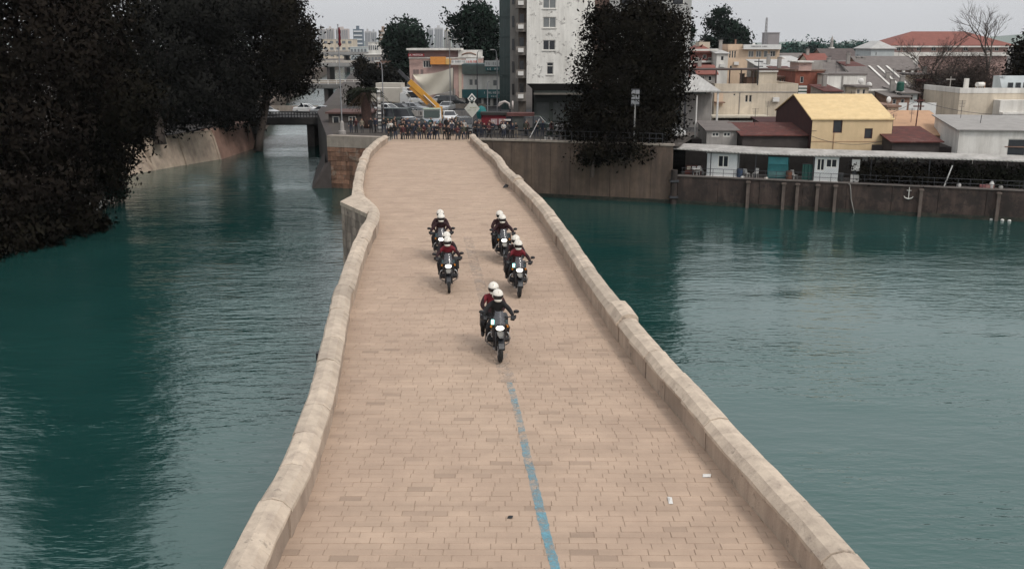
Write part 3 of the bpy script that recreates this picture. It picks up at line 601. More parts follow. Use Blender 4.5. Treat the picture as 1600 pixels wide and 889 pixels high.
# trees in the middle distance
tree('broadleaf_tree', 'round dark green tree between the far bridges and the motor shop', Vector((onY(632, 128, 235).x, 235, G)), [pblob(*b_) for b_ in [(632, 55, 235, 26, 24), (618, 80, 235, 20, 24), (645, 85, 235, 22, 24), (628, 108, 235, 20, 16), (650, 68, 236, 14, 14), (612, 60, 236, 10, 14)]], 9000, .75, 210, m_leafgreen, .5, sig=1.0)
tree('broadleaf_tree', 'tall deep green tree behind the motor shop roof', Vector((onY(745, 120, 205).x, 205, G)), [pblob(*b_) for b_ in [(745, 30, 205, 26, 26), (765, 50, 205, 20, 36), (735, 60, 205, 18, 22), (718, 35, 206, 12, 14), (712, 54, 206, 9, 10), (755, 85, 205, 24, 18), (705, 30, 206, 6, 8)]], 9000, .62, 211, m_leafgreen, .5, sig=.8)
tree('broadleaf_tree', 'leaning dark green tree behind the peach building', Vector((onY(1140, 100, 260).x, 260, G)), [pblob(*b_) for b_ in [(1128, 35, 260, 17, 20), (1142, 55, 260, 24, 22), (1160, 62, 260, 13, 16), (1112, 34, 260, 8, 12), (1135, 70, 260, 26, 12), (1122, 20, 260, 9, 8)]], 7000, .7, 212, m_leafgreen, .5, sig=.8)
tree('conifer_tree', 'black green conifer at the right edge above the cream house', Vector((onY(1592, 170, 128).x, 128, G)), [pblob(*b_) for b_ in [(1590, 85, 128, 14, 26), (1595, 115, 128, 24, 24), (1588, 130, 128, 22, 14), (1600, 70, 128, 12, 20), (1610, 100, 128, 26, 34)]], 5000, .42, 213, m_leafblack, .3, sig=.5)
tree('broadleaf_tree', 'small dark tree peeking behind the red tiled house', Vector((onY(1105, 100, 200).x, 200, G)), [pblob(*b_) for b_ in [(1105, 63, 200, 9, 6), (1078, 52, 190, 7, 8)]], 1200, .5, 214, m_leafgreen, .2, sig=.5)
# far wooded belt
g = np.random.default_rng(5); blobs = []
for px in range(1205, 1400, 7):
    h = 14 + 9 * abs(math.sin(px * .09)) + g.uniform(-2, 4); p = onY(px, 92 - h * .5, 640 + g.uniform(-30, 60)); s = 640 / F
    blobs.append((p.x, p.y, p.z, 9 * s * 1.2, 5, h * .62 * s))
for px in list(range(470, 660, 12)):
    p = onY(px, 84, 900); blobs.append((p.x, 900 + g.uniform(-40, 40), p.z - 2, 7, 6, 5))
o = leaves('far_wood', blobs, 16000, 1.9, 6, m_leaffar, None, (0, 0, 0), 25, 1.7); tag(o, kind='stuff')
# bare winter trees
def bare_tree(label, base, height, r0, seed, lean, spread, depth, group):
    rr = random.Random(seed); t = thing('bare_tree', label, 'tree', base, 0, group); q = MB(); q2 = MB()
    def grow(p, d, l, r, k):
        e = p + d * l; mid = p.lerp(e, .5) + Vector((rr.uniform(-1, 1), rr.uniform(-1, 1), rr.uniform(-1, 1))) * l * .06
        (q if k >= depth - 1 else q2).tube([p, mid, e], [r, r * .85, r * .62], 6 if k > 2 else 4, cap=False)
        if k == 0: return
        for _ in range(rr.choice([2, 3, 3]) if k > 1 else 4):
            nd = (d + Vector((rr.gauss(0, spread), rr.gauss(0, spread), rr.gauss(.12, spread * .6)))).normalized()
            grow(p.lerp(e, rr.uniform(.55, 1)), nd, l * rr.uniform(.55, .82), r * .58, k - 1)
    grow(Vector((0, 0, -.3)), Vector((lean, 0, 1)).normalized(), height * .36, r0, depth)
    q.build('trunk', M('bare_bark', (.13, .115, .10), .9, .25, 4), t); tag(q2.build('branches', M('bare_twig', (.075, .06, .052), .9, .25, 4), t), kind='stuff'); return t
for lab, px, Y, pyt, r0, sd, ln, sp, dp in [
    ('bare winter tree with tall forked limbs above the big red roof', 1535, 150, -8, .28, 4, .05, .40, 6),
    ('bare winter tree with thin twigs left of the big red roof', 1455, 160, 22, .22, 9, -.02, .42, 6),
    ('brown twiggy bare tree in front of the big red roof building', 1480, 135, 70, .18, 15, -.05, .55, 6),
    ('brown twiggy bare tree behind the cream house', 1545, 132, 72, .18, 21, .05, .55, 6),
    ('bare pale trunked tree nearest the white wall panels', 1468, 125, 100, .14, 33, 0, .55, 5)]:
    bx_ = onY(px, 150, Y); h = onY(px, pyt, Y).z - G; bare_tree(lab, (bx_.x, Y, G), h, r0, sd, ln, sp, dp, 'bare winter trees by the red roof')
for lab, px, Y, pyt, r0, sd, ln, sp, dp in [('dense brown twig thicket tree left of centre below the red roof', 1460, 128, 88, .2, 51, -.1, .62, 7), ('dense brown twig thicket tree before the red roof building', 1505, 130, 84, .2, 52, .0, .62, 7), ('dense brown twig thicket tree behind the cream house roof', 1535, 126, 92, .2, 53, .1, .62, 7)]:
    bx_ = onY(px, 150, Y); h = onY(px, pyt, Y).z - G; bare_tree(lab, (bx_.x, Y, G), h * 1.15, r0, sd, ln, sp, dp, 'bare winter trees by the red roof'); p_ = (bx_.x, Y, G + h * .62, h * .42, h * .4, h * .42); leaves('twig_haze', [p_, (p_[0] - 1.5, Y, G + h * .4, h * .4, 2, h * .35)], 12000, .42, sd, leafmat('twig_brown', (.024, .019, .017), (.055, .044, .038)), C.objects[-1] if 0 else [o for o in C.objects if o.get('label') == lab][0], (bx_.x, Y, G), 14, .6, 0, .09)
for i, (lab, px, Y, py, rx_, ry_) in enumerate([('dark bush on the channel bank beside the second bridge', 572, 215, 112, 16, 14), ('dark shrubby tree above the palm on the channel bank', 588, 190, 118, 15, 20), ('low dark shrub on the channel bank left of the palm', 560, 160, 150, 12, 10), ('dark shrub between palm and round tree', 603, 200, 140, 10, 14), ('far dark shrub on the channel bank', 563, 300, 98, 12, 8), ('dark shrub left of the round tree trunk', 612, 225, 118, 12, 16)]):
    p_ = pblob(px, py, Y, rx_, ry_); t = thing('bank_shrub', lab, 'shrub', (p_[0], p_[1], G)); leaves('foliage', [p_, (p_[0], p_[1], (p_[2] + G) / 2, p_[3] * .8, p_[4] * .8, max(.5, (p_[2] - G) / 2))], 2200, .5, 400 + i, m_leafdark2 if i % 2 else m_leafblack, t, t.location, sig=.6); limbs(t.location, [p_], .12, 400 + i).build('stems', m_bark, t, t.location)
# palm by the flagpole
PB = Vector((onY(573, 200, 116).x, 116, G)); t = thing('palm_tree', 'thick trunked palm with drooping fronds beside the flagpole', 'tree', PB)
MB().tube([(0, 0, -.2), (.05, 0, 1.2), (-.03, .05, 2.6), (0, 0, 4.2)], [.75, .62, .58, .72], 12).build('trunk', M('palm_trunk', (.06, .034, .028), .95, .35, 4, bump=.8, bscale=9), t, smooth=True)
fr = MB(); fd = MB(); rr = random.Random(3)
for i in range(80):
    a = rr.uniform(0, 6.28); up = rr.uniform(-.9, 1.3); ln = rr.uniform(2.0, 3.0); pts = []
    for k in range(7):
        s_ = k / 6; pts.append(Vector((math.cos(a) * ln * s_ * math.cos(up * .6), math.sin(a) * ln * s_ * math.cos(up * .6), 4.2 + ln * (math.sin(up) * s_ - .55 * s_ * s_ * (1 + max(0, up) * .6)))))
    (fd if up < -.1 else fr).tube(pts, [.04, .035, .03, .025, .02, .015, .008], 4, cap=False)
    for k in range(1, 7):
        for sg in (-1, 1):
            for h_ in (0, .5):
                p = pts[k - 1].lerp(pts[k], h_ + .5 * 0); side = Vector((-math.sin(a), math.cos(a), 0)) * sg; e = p + side * .55 * (1.1 - k / 8) + Vector((math.cos(a) * .25, math.sin(a) * .25, -.22))
                w_ = Vector((math.cos(a), math.sin(a), 0)) * .05; (fd if up < -.1 else fr).add([p - w_, p + w_, e], [(0, 1, 2)])
fr.build('fronds', leafmat('palm_green', (.012, .014, .011), (.034, .038, .026)), t); fd.build('dead_fronds', leafmat('palm_dead', (.028, .02, .015), (.07, .05, .035)), t)
# hedge on the terrace and creepers
def terr_pt(px, back, z=TZ):
    """point on the terrace at a photo column, 'back' metres behind the quay edge"""
    for k in range(2000):
        s_ = k * .05; p = WC + wdir * s_ + wnor * back
        u = 800 + F * p.x / (p.y * cT + (CAMZ - z) * sT)
        if u >= px: return Vector((p.x, p.y, z))
    return Vector((p.x, p.y, z))
TRZ = math.atan2(wdir.y, wdir.x)
h0, h1 = terr_pt(1342, 1.0), terr_pt(1482, 1.0); t = thing('hedge', 'long dark clipped hedge on the terrace above the anchor', 'hedge', h0)
bl_ = [tuple(h0.lerp(h1, k / 12) + Vector((0, .2, .9))) + (.8, .8, 1.0) for k in range(13)]
leaves('foliage', bl_, 9000, .22, 41, m_leafblack, t, h0, sig=.35); limbs(h0, [bl_[0], bl_[1]], .06, 2).build('stems', m_bark, t, h0)
h0, h1 = terr_pt(1490, 2.2), terr_pt(1640, 2.2); t = thing('hedge', 'loose dark shrubs with pots under the canopy at the right edge', 'hedge', h0)
bl_ = [tuple(h0.lerp(h1, k / 9) + Vector((0, .2, .8 + .4 * math.sin(k * 2)))) + (1.0, .6, .9) for k in range(10)]
leaves('foliage', bl_, 5000, .26, 42, leafmat('hedge_loose', (.012, .013, .010), (.042, .044, .03)), t, h0, sig=.4); limbs(h0, [bl_[0], bl_[1]], .06, 2).build('stems', m_bark, t, h0)
# ================================================================== buildings
def wall_face(q, w, h, ops, y=0.0, rec=.14, x0=0.0, z0=0.0):
    """front wall in the local xz plane with real openings; returns nothing, adds cells and reveals"""
    xs = sorted({x0, x0 + w} | {a for o in ops for a in (o[0], o[2])}); zs = sorted({z0, z0 + h} | {a for o in ops for a in (o[1], o[3])})
    for xa, xb in zip(xs, xs[1:]):
        for za, zb in zip(zs, zs[1:]):
            cx, cz = (xa + xb) / 2, (za + zb) / 2
            if any(o[0] < cx < o[2] and o[1] < cz < o[3] for o in ops): continue
            q.add([(xa, y, za), (xb, y, za), (xb, y, zb), (xa, y, zb)], [(0, 1, 2, 3)])
    for a, b_, c, d in [o[:4] for o in ops]:
        q.add([(a, y, b_), (c, y, b_), (c, y, d), (a, y, d), (a, y + rec, b_), (c, y + rec, b_), (c, y + rec, d), (a, y + rec, d)], [(0, 4, 5, 1), (1, 5, 6, 2), (2, 6, 7, 3), (3, 7, 4, 0), (4, 7, 6, 5)])
def add_window(par, o, y=0.0, rec=.14, frame=None, pane=None, kind='window'):
    a, b_, c, d = o[:4]; st = o[4] if len(o) > 4 else '2'
    w, h = c - a, d - b_; f = min(.09, w * .12); q = MB(); ya, yb = y + rec * .35, y + rec * .75
    for bx in ((a, a + f, b_, d), (c - f, c, b_, d), (a + f, c - f, b_, b_ + f), (a + f, c - f, d - f, d)): q.box(bx[0], bx[1], ya, yb, bx[2], bx[3])
    if '2' in st: q.box(a + w / 2 - f * .45, a + w / 2 + f * .45, ya, yb, b_ + f, d - f)
    if '3' in st:
        for k in (1, 2): q.box(a + w * k / 3 - f * .4, a + w * k / 3 + f * .4, ya, yb, b_ + f, d - f)
    if 'h' in st: q.box(a + f, c - f, ya, yb, b_ + h * .68, b_ + h * .68 + f)
    if 's' in st: q.box(a - .08, c + .08, y - .10, y - .003, b_ - .10, b_ - .003)
    wo = q.build('door' if 'd' in st else 'window', frame or m_frame, par)
    pm_ = pane or (m_paleglass if 'p' in st else m_pane)
    MB().box(a + f, c - f, y + rec * .62, y + rec * .7, b_ + f, d - f).build('pane', pm_, wo)
    if 'x' in st:   # lower half shutter or curtain
        MB().box(a + f, c - f, y + rec * .5, y + rec * .6, b_ + h * .35, d - f).build('blind', M('blind', (.42, .40, .36), .8), wo)
    return wo
def building(name, label, px0, px1, pyt, Y, depth, wallm, ops=(), z0=G, rz=0, roof='flat', roofm=None, rh=1.4, over=.25, cat='building', frame=None, rec=.14, lops=(), pyref=None, group=None, sidem=None):
    pr = pyref or pyt + 20; xl, xr = onY(px0, pr, Y).x, onY(px1, pr, Y).x; w = (xr - xl) / math.cos(rz); zt = onY(px0, pyt, Y).z; h = zt - z0
    t = thing(name, label, cat, (xl, Y, z0), rz, group)
    lo = []
    for o in ops:
        A = onY(o[0], o[3], Y); B_ = onY(o[2], o[1], Y); lo.append(((A.x - xl) / math.cos(rz), A.z - z0, (B_.x - xl) / math.cos(rz), B_.z - z0) + tuple(o[4:]))
    q = MB(); wall_face(q, w, h, lo, rec=rec); q.m = 1 if sidem else 0
    lo2 = [(o[0] * depth, o[1] * h, o[2] * depth, o[3] * h) + tuple(o[4:]) for o in lops]
    q2 = MB(); wall_face(q2, depth, h, lo2, rec=rec)       # left side, turned
    q.add([(v[1], depth - v[0], v[2]) for v in q2.v], q2.f)
    q.add([(w, 0, 0), (w, depth, 0), (w, depth, h), (w, 0, h), (0, depth, 0), (0, depth, h)], [(0, 1, 2, 3), (1, 4, 5, 2)])
    if roof == 'none' or roof == 'flat': q.add([(0, 0, h), (w, 0, h), (w, depth, h), (0, depth, h)], [(0, 1, 2, 3)])
    wl = q.build('wall', [wallm, sidem] if sidem else wallm, t)
    for o in lo: add_window(t, o, rec=rec, frame=frame)
    for o in lo2:
        wo = add_window(t, o, rec=rec, frame=frame); wo.rotation_euler.z = -math.pi / 2; wo.location = (0, depth, 0)
    rm = roofm or wallm; v = over
    if roof == 'flat':
        r = MB(); r.box(-v, w + v, -v, depth + v, h + .003, h + .22); r.build('roof', rm, t)
    elif roof == 'parapet':
        r = MB(); r.box(-.04, w + .04, -.04, .2, h, h + rh); r.box(-.04, .2, .2, depth, h, h + rh); r.box(w - .2, w + .04, .2, depth, h, h + rh); r.box(.2, w - .2, .2, depth, h - .1, h + .08); r.build('roof', rm, t)
    elif roof == 'gx':
        r = MB(); e = v * rh / (depth / 2); th = .12
        pr_ = [(-v, h - e), (depth / 2, h + rh), (depth + v, h - e), (depth + v, h - e + th), (depth / 2, h + rh + th), (-v, h - e + th)]
        r.loft([[(x, y, z) for y, z in pr_] for x in (-v, w + v)]); r.build('roof', rm, t)
        
        for x in (0, w): MB().add([(x, 0, h), (x, depth, h), (x, depth / 2, h + rh)], [(0, 2, 1)]).build('gable', sidem or wallm, t)
    elif roof == 'gy':
        r = MB(); e = v * rh / (w / 2); th = .12
        pr_ = [(-v, h - e), (w / 2, h + rh), (w + v, h - e), (w + v, h - e + th), (w / 2, h + rh + th), (-v, h - e + th)]
        r.loft([[(x, y, z) for x, z in pr_] for y in (-v, depth + v)]); r.build('roof', rm, t)
        gq = MB(); gq.add([(0, 0, h), (w, 0, h), (w / 2, 0, h + rh)], [(0, 1, 2)]); gq.build('gable', wallm, t)
    elif roof == 'hip':
        r = MB(); k = min(w, depth) / 2 * .95
        if w >= depth: top = [(k, depth / 2, h + rh), (w - k, depth / 2, h + rh)]
        else: top = [(w / 2, k, h + rh), (w / 2, depth - k, h + rh)]
        bs = [(-v, -v, h), (w + v, -v, h), (w + v, depth + v, h), (-v, depth + v, h)]
        lo_ = [(a, b_, h - .15) for a, b_, _ in bs]
        fs = [(0, 1, 5, 4), (2, 3, 4, 5), (1, 2, 5), (3, 0, 4)] if w >= depth else [(0, 1, 4), (2, 3, 5), (1, 2, 5, 4), (3, 0, 4, 5)]
        r.add(bs + top + lo_, fs + [(6, 7, 1, 0), (7, 8, 2, 1), (8, 9, 3, 2), (9, 6, 0, 3), (9, 8, 7, 6)]); r.build('roof', rm, t)
    elif roof == 'shed':
        r = MB(); r.loft([[(x, -v, h - .05), (x, depth + v, h + rh), (x, depth + v, h + rh + .1), (x, -v, h + .05)] for x in (-v, w + v)]); r.build('roof', rm, t)
        
        for x in (0, w): MB().add([(x, 0, h), (x, depth, h), (x, depth, h + rh)], [(0, 2, 1)]).build('gable', wallm, t)
        MB().add([(0, depth, h), (w, depth, h), (w, depth, h + rh), (0, depth, h + rh)], [(1, 0, 3, 2)]).build('rear_wall', wallm, t)
    t['w'] = w; t['h'] = h; return t
def clean(t):
    for k in ('w', 'h'):
        if k in t: del t[k]
def bars(parent, name, x0, x1, y, z0, z1, n, mat, seed=1):
    """lettering too small to read: a row of small strokes"""
    rr = random.Random(seed); q = MB(); s = (x1 - x0) / n
    for i in range(n):
        if rr.random() < .12: continue
        a = x0 + i * s; k = rr.choice('IHLOE')
        q.box(a, a + s * .22, y - .02, y, z0, z1)
        if k in 'HO': q.box(a + s * .5, a + s * .72, y - .02, y, z0, z1)
        if k in 'LOE': q.box(a + s * .22, a + s * .5, y - .02, y, z0, z0 + (z1 - z0) * .2)
        if k in 'OE': q.box(a + s * .22, a + s * .5, y - .02, y, z1 - (z1 - z0) * .2, z1)
        if k in 'HE': q.box(a + s * .22, a + s * .5, y - .02, y, (z0 + z1) / 2 - .03, (z0 + z1) / 2 + .03)
    return tag(q.build(name, mat, parent), kind='stuff')

m_cream = M('cream_render', (.56, .485, .385), .85, .14, .8, stain=(.25, .20, .15), samt=.55, sscale=.3)
m_offwhite = M('peeling_white_render', (.72, .70, .655), .85, .10, .8, bump=.3, bscale=5, spots=((.22, .205, .19), 1.1, .575, .85), stain=(.34, .315, .28), samt=.5, sscale=.5)
m_peach = M('peach_render', (.60, .455, .33), .85, .12, .8, stain=(.36, .26, .18), samt=.4, sscale=.3)
m_yellow = M('yellow_render', (.62, .465, .28), .85, .08, .9, stain=(.42, .30, .17), samt=.4, sscale=.3)
m_yelroof = M('yellow_roof_sheet', (.62, .46, .245), .7, .10, 1.2, stain=(.50, .34, .15), samt=.4)
m_maroon = M('dark_maroon_cladding', (.055, .022, .022), .85, .25, 1)
m_redroof = M('red_roof_sheet', (.10, .028, .022), .85, .35, 1.2, bump=.4, bscale=6, stain=(.045, .025, .022), samt=.7, spots=((.15, .085, .07), .9, .56, .55))
m_redtile = M('red_roof_tiles', (.20, .072, .055), .8, .2, 1.4, bump=.6, bscale=8, stain=(.17, .06, .05), samt=.4)
m_brick = M('red_brick_wall', (.22, .075, .05), .9, .25, 1.6, bump=.3, stain=(.12, .05, .04), samt=.4)
m_pink = M('faded_pink_render', (.44, .30, .265), .85, .15, .8, stain=(.28, .19, .17), samt=.3)
m_greyroof = M('grey_tile_roof', (.15, .13, .12), .85, .2, 1.2, bump=.5, bscale=9, stain=(.09, .075, .07), samt=.4)
m_brownwall = M('brown_render', (.22, .135, .10), .88, .18, .8, stain=(.13, .08, .06), samt=.4)
m_orange = M('orange_brown_render', (.42, .255, .155), .88, .12, .8, stain=(.30, .18, .12), samt=.3)
m_pale = M('pale_white_render', (.68, .655, .61), .85, .1, .8, stain=(.27, .245, .21), samt=.55, sscale=.3)
m_greywall = M('grey_render', (.30, .28, .26), .88, .18, .8, stain=(.16, .14, .13), samt=.45)
m_shade = M('soffit_shade', (.02, .018, .017), .9, .2, 1)
m_tealwall = M('teal_shop_front', (.05, .16, .17), .7, .15, 1)
m_palebl = M('pale_blue_render', (.42, .45, .45), .85, .12, .8, stain=(.28, .29, .29), samt=.3)
m_zinc = corrug('zinc_roof', (.44, .43, .41), 40, 'X', .15, (.28, .26, .24))
m_tin = corrug('tin_canopy', (.40, .38, .355), 60, 'DIAGONAL', .35, (.22, .19, .165))
m_signw = M('sign_white', (.62, .62, .60), .6, .08, 2); m_signr = M('sign_red', (.24, .025, .03), .6, .1, 2); m_signo = M('sign_orange', (.60, .25, .06), .6, .12, 2)
m_redlet = M('sign_red_letters', (.5, .07, .04), .6, .1, 2); m_blueglass = M('teal_glass', (.05, .082, .08), .2, .2, .8, spec=.6)
m_curb = M('beige_sheet', (.50, .46, .39), .85, .1, .6)

# --- the white tower
TY = 124; rzT = R(-9)
wops = [(859, y - 9, 878, y + 8, '2s' + ('p' if i in (2, 3) else '')) for i, y in enumerate((-96, -62, -28 + 0, 8 - 1, 36))] + [(848, 63, 868, 79, '2s'), (854, 98, 865, 117, 'hs')]
wops = [(848, y - 9, 869, y + 8, '2sp') for y in (-96, -62, -28, 6, 36)] + wops[-2:]
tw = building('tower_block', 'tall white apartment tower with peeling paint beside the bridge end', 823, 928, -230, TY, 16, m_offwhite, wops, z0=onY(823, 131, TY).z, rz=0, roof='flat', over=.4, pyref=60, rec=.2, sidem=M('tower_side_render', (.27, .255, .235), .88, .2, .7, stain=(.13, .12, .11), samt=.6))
W_, H_ = tw['w'], tw['h']; z00 = tw.location.z
q = MB(); q.add([(0, 0, 0), (W_, 0, 0), (W_ - .8, .6, -.9), (1.0, .6, -.9), (0, 14, 0), (1.0, 14, -.9)], [(3, 2, 1, 0), (0, 4, 5, 3)]); q.build('chamfer', m_shade, tw)  # underside of the overhang near black, its shade put into the colour
MB().box(1.0, W_ + 14.5, .6, 14, G - z00, -.9).build('ground_floor', M('ground_floor_green_grey', (.032, .038, .034), .8, .3, .8), tw)
for k in range(7):
    MB().box(1.3 + k * 2.1, 2.9 + k * 2.1, .52, .597, G - z00 + .2, -2.4).build('shop_shutter', M('shop_shutter', (.045, .05, .048), .6, .3, 1), tw)
q = MB(); q.box(.9, W_ + 12, -.9, .55, -1.35, -1.18); q.build('shop_awning', M('awning_old', (.11, .10, .085), .8, .3, 1), tw)
# stair strip with balconies on the left face
bx0 = onY(797, 60, TY + 5).x - onY(823, 60, TY).x
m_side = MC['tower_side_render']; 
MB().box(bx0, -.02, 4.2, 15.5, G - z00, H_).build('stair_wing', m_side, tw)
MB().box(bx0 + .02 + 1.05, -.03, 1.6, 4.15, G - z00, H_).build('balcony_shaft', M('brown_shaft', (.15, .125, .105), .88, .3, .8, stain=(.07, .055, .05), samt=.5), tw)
for k in range(11):
    z = -2.2 + k * 2.85
    if z + G * 0 > H_ - 2: break
    bq = MB().box(bx0 + .75, -.05, .35, 1.6, z, z + .14); bq.box(bx0 + .75, bx0 + .83, .35, 1.6, z + .14, z + 1.05); bq.box(bx0 + .83, -.05, .35, .43, z + .14, z + 1.05); bo = bq.build('balcony', M('balcony_render', (.20, .18, .16), .88, .25, 1, stain=(.09, .075, .065), samt=.5), tw)
    MB().box(bx0 + 1.2, -.35, 1.52, 1.597, z + .2, z + 2.15).build('balcony_door', m_pane, tw)
    MB().box(bx0 + 1.0, bx0 + 1.7, .1, .34, z + .35, z + .85).build('air_conditioner', m_white, tw)
    MB().box(bx0 + .25, bx0 + .55, 4.12, 4.197, z + .6, z + 2.0).build('slit_window', m_pane, tw)
# darker right wing behind the tree
MB().box(W_ + .02, W_ + 1.9, .9, 14, -.9, H_).build('recess_wing', M('brown_recess', (.13, .085, .07), .88, .3, .7), tw)
MB().box(W_ + 1.9, W_ + 12.1, .3, 14, -.9, H_ - .5).build('right_wing', M('tower_right', (.40, .40, .39), .88, .15, .7, stain=(.25, .24, .23), samt=.5), tw)
for k in range(9):
    for x in (W_ + 3.2, W_ + 6.4, W_ + 9.6):
        wq = MB().box(x, x + 1.5, .22, .297, 1 + k * 2.85, 2.3 + k * 2.85).build('window', m_frame, tw); MB().box(x + .1, x + 1.4, .18, .217, 1.1 + k * 2.85, 2.2 + k * 2.85).build('pane', m_pane, wq)
clean(tw)
# --- green glass block at the tower's left
gb = building('office_block', 'narrow green glass office block just left of the white tower', 780, 800, -60, 150, 14, m_blueglass, (), roof='flat'); W_, H_ = gb['w'], gb['h']
for k in range(4): MB().box(.1 + k * W_ / 4, .22 + k * W_ / 4, -.14, -.003, 0, H_).build('mullion', M('green_mullion', (.045, .07, .068), .5), gb)
for k in range(9): MB().box(0, W_, -.10, -.002, 2 + k * 2.9, 2.2 + k * 2.9).build('spandrel', M('green_mullion', (.045, .07, .068), .5), gb)
clean(gb)
# --- teal and white shop building
tb_ = building('shop_building', 'two storey grey white shop building with teal shop front left of the tower', 724, 797, 103, 158, 12, m_pale, [(733, 124, 739, 134, 'p'), (741, 124, 747, 134, 'p'), (770, 125, 777, 135, 'p'), (781, 125, 787, 135, 'p')], roof='flat', roofm=M('teal_roof_edge', (.11, .15, .145), .8, .15, 1), rec=.2)
W_, H_ = tb_['w'], tb_['h']; zz = lambda py: onY(750, py, 158).z - G
MB().box(-.15, W_ + .1, -.5, -.02, zz(116), zz(103)).build('upper_fascia', M('greygreen_fascia', (.13, .16, .145), .8, .2, 1), tb_)
f1 = MB().box(-.2, W_ + .1, -.9, -.02, zz(153), zz(140)).build('teal_sign', M('teal_sign', (.035, .12, .125), .6, .15, 1), tb_)
bars(tb_, 'sign_lettering', W_ * .45, W_ * .95, -.92, zz(146.5), zz(143), 11, m_signw, 2); bars(tb_, 'sign_lettering', W_ * .6, W_ * .95, -.92, zz(151.5), zz(149.5), 8, m_signw, 3)
f2 = MB().box(W_ * .48, W_, -.75, -.52, zz(110.5), zz(105)).build('teal_sign', M('teal_sign', (.035, .12, .125), .6, .15, 1), tb_); bars(tb_, 'sign_lettering', W_ * .52, W_ * .96, -.77, zz(109.5), zz(106.5), 9, m_signw, 5)
f3 = MB().box(W_ * .46, W_, -.6, -.3, zz(104), zz(95)).build('roof_sign', m_signw, tb_); bars(tb_, 'sign_lettering', W_ * .5, W_ * .95, -.62, zz(101.5), zz(97.5), 10, M('grey_letters', (.2, .2, .2)), 6)
for k in range(5): MB().box(.3 + k * W_ / 5, W_ / 5 * (k + 1) - .1, -.06, -.003, .1, zz(154)).build('shop_window', M('shopglass', (.10, .11, .11), .2, .3, .6), tb_)
for k in range(6): MB().box(k * (W_ - .3) / 5, k * (W_ - .3) / 5 + .3, -.35, -.07, 0, zz(154)).build('column', m_pale, tb_)
clean(tb_)
# --- motor shop
ms = building('motor_shop', 'pink motor shop with red name board and orange sign behind the crane', 640, 752, 92, 182, 14, m_pink, [(661, 95, 674, 106, '3')], roof='flat', roofm=m_pale, rec=.25, over=.1)
W_, H_ = ms['w'], ms['h']; zz = lambda py: onY(690, py, 182).z - G; xx = lambda px: onY(px, 100, 182).x - ms.location.x
MB().box(-.1, xx(718), .1, 8, H_ + .22, zz(79)).build('upper_storey', M('dull_pink', (.22, .15, .145), .85, .2, .8), ms); MB().box(-.4, xx(721), -.9, 8.3, zz(79), zz(76)).build('roof_canopy', m_pale, ms)
MB().box(xx(716), xx(752), -.2, 8, H_ + .22, zz(79)).build('gable_parapet', m_pale, ms)
q = MB(); q.tube([(xx(722), -.24, zz(86)), (xx(729), -.24, zz(83.5)), (xx(736), -.24, zz(83)), (xx(744), -.24, zz(86))], .12, 5); q.build('arched_moulding', m_brownwall, ms)
sb = MB().box(xx(639), xx(664), -1.1, -.95, zz(88.5), zz(84.5)).build('name_board', m_signr, ms)
text_mesh('lettering', 'A. MOTOR', .42, m_signw, sb, ((xx(639) + xx(664)) / 2, -1.13, (zz(88.5) + zz(84.5)) / 2), sx=1.25)
MB().box(xx(673), xx(697), -.9, -.3, zz(101), zz(89)).build('orange_sign', m_signo, ms)
MB().box(xx(697), xx(705), -1.0, -.3, zz(101), zz(92)).build('yellow_sign_end', M('sign_amber', (.58, .36, .13), .6, .1, 2), ms)
MB().box(xx(705), xx(762), -1.1, -.4, zz(101.5), zz(99)).build('sign_rail', m_pale, ms)
MB().box(xx(706), xx(728), -1.0, -.6, zz(98.8), zz(94)).build('sign_panel', m_signw, ms); bars(ms, 'sign_lettering', xx(707), xx(727), -1.02, zz(98), zz(95), 12, M('grey_letters', (.2, .2, .2)), 8)
MB().box(xx(728.5), xx(747), -1.0, -.6, zz(106), zz(92)).build('red_white_sign', m_signw, ms); bars(ms, 'sign_lettering', xx(729), xx(746), -1.02, zz(102), zz(95), 8, m_redlet, 9)
MB().box(xx(748), xx(760), -1.0, -.6, zz(107), zz(101.8)).build('sign_panel', m_signw, ms)
MB().box(xx(716.5), xx(721), -.12, -.003, 0, H_ - .1).build('pilaster', m_cream, ms)
MB().box(xx(680), xx(711), -.7, -.1, zz(148), zz(139)).build('lower_fascia', m_greywall, ms); bars(ms, 'sign_lettering', xx(684), xx(707), -.72, zz(145), zz(142), 10, m_signw, 4)
for k in range(4): MB().box(xx(682) + k * .95, xx(682) + .8 + k * .95, -.08, -.003, .1, zz(150)).build('shop_window', MC['shopglass'], ms)
for px in (645, 650, 657): MB().box(xx(px), xx(px) + .5, -.08, -.003, zz(118), zz(109)).build('facade_stain_panel', M('stained_panel', (.20, .15, .14), .85, .3, 1), ms)
clean(ms)
# hanging cream sheet in front of the motor shop
SB = onY(676, 150, 172); t = thing('hanging_sheet', 'big cream cloth sheet sagging in front of the motor shop', 'banner', (SB.x, 172, G))
nx, nz = 14, 8; q = MB(); vs = []
for i in range(nx + 1):
    u = i / nx; px = 645 + 63 * u; top = 116 - 10 * u ** 1.6 + 2 * math.sin(u * 3.1); bot = 117 + 33 * min(1, u / .38) ** .8 if u < .38 else 150 - 8 * (u - .38) / .62
    for j in range(nz + 1):
        p = onY(px, top + (bot - top) * j / nz, 172 + .25 * math.sin(u * 9 + j * .6)); vs.append((p.x - SB.x, p.y - 172, p.z - G))
fs = [(i * (nz + 1) + j, i * (nz + 1) + j + 1, (i + 1) * (nz + 1) + j + 1, (i + 1) * (nz + 1) + j) for i in range(nx) for j in range(nz)]
nv = len(vs); q.add(vs + [(a, b_ + .03, c) for a, b_, c in vs], fs + [tuple(k + nv for k in f[::-1]) for f in fs]); q.build('cloth', M('cream_cloth', (.60, .55, .46), .9, .07, .5), t, smooth=True)
q = MB()
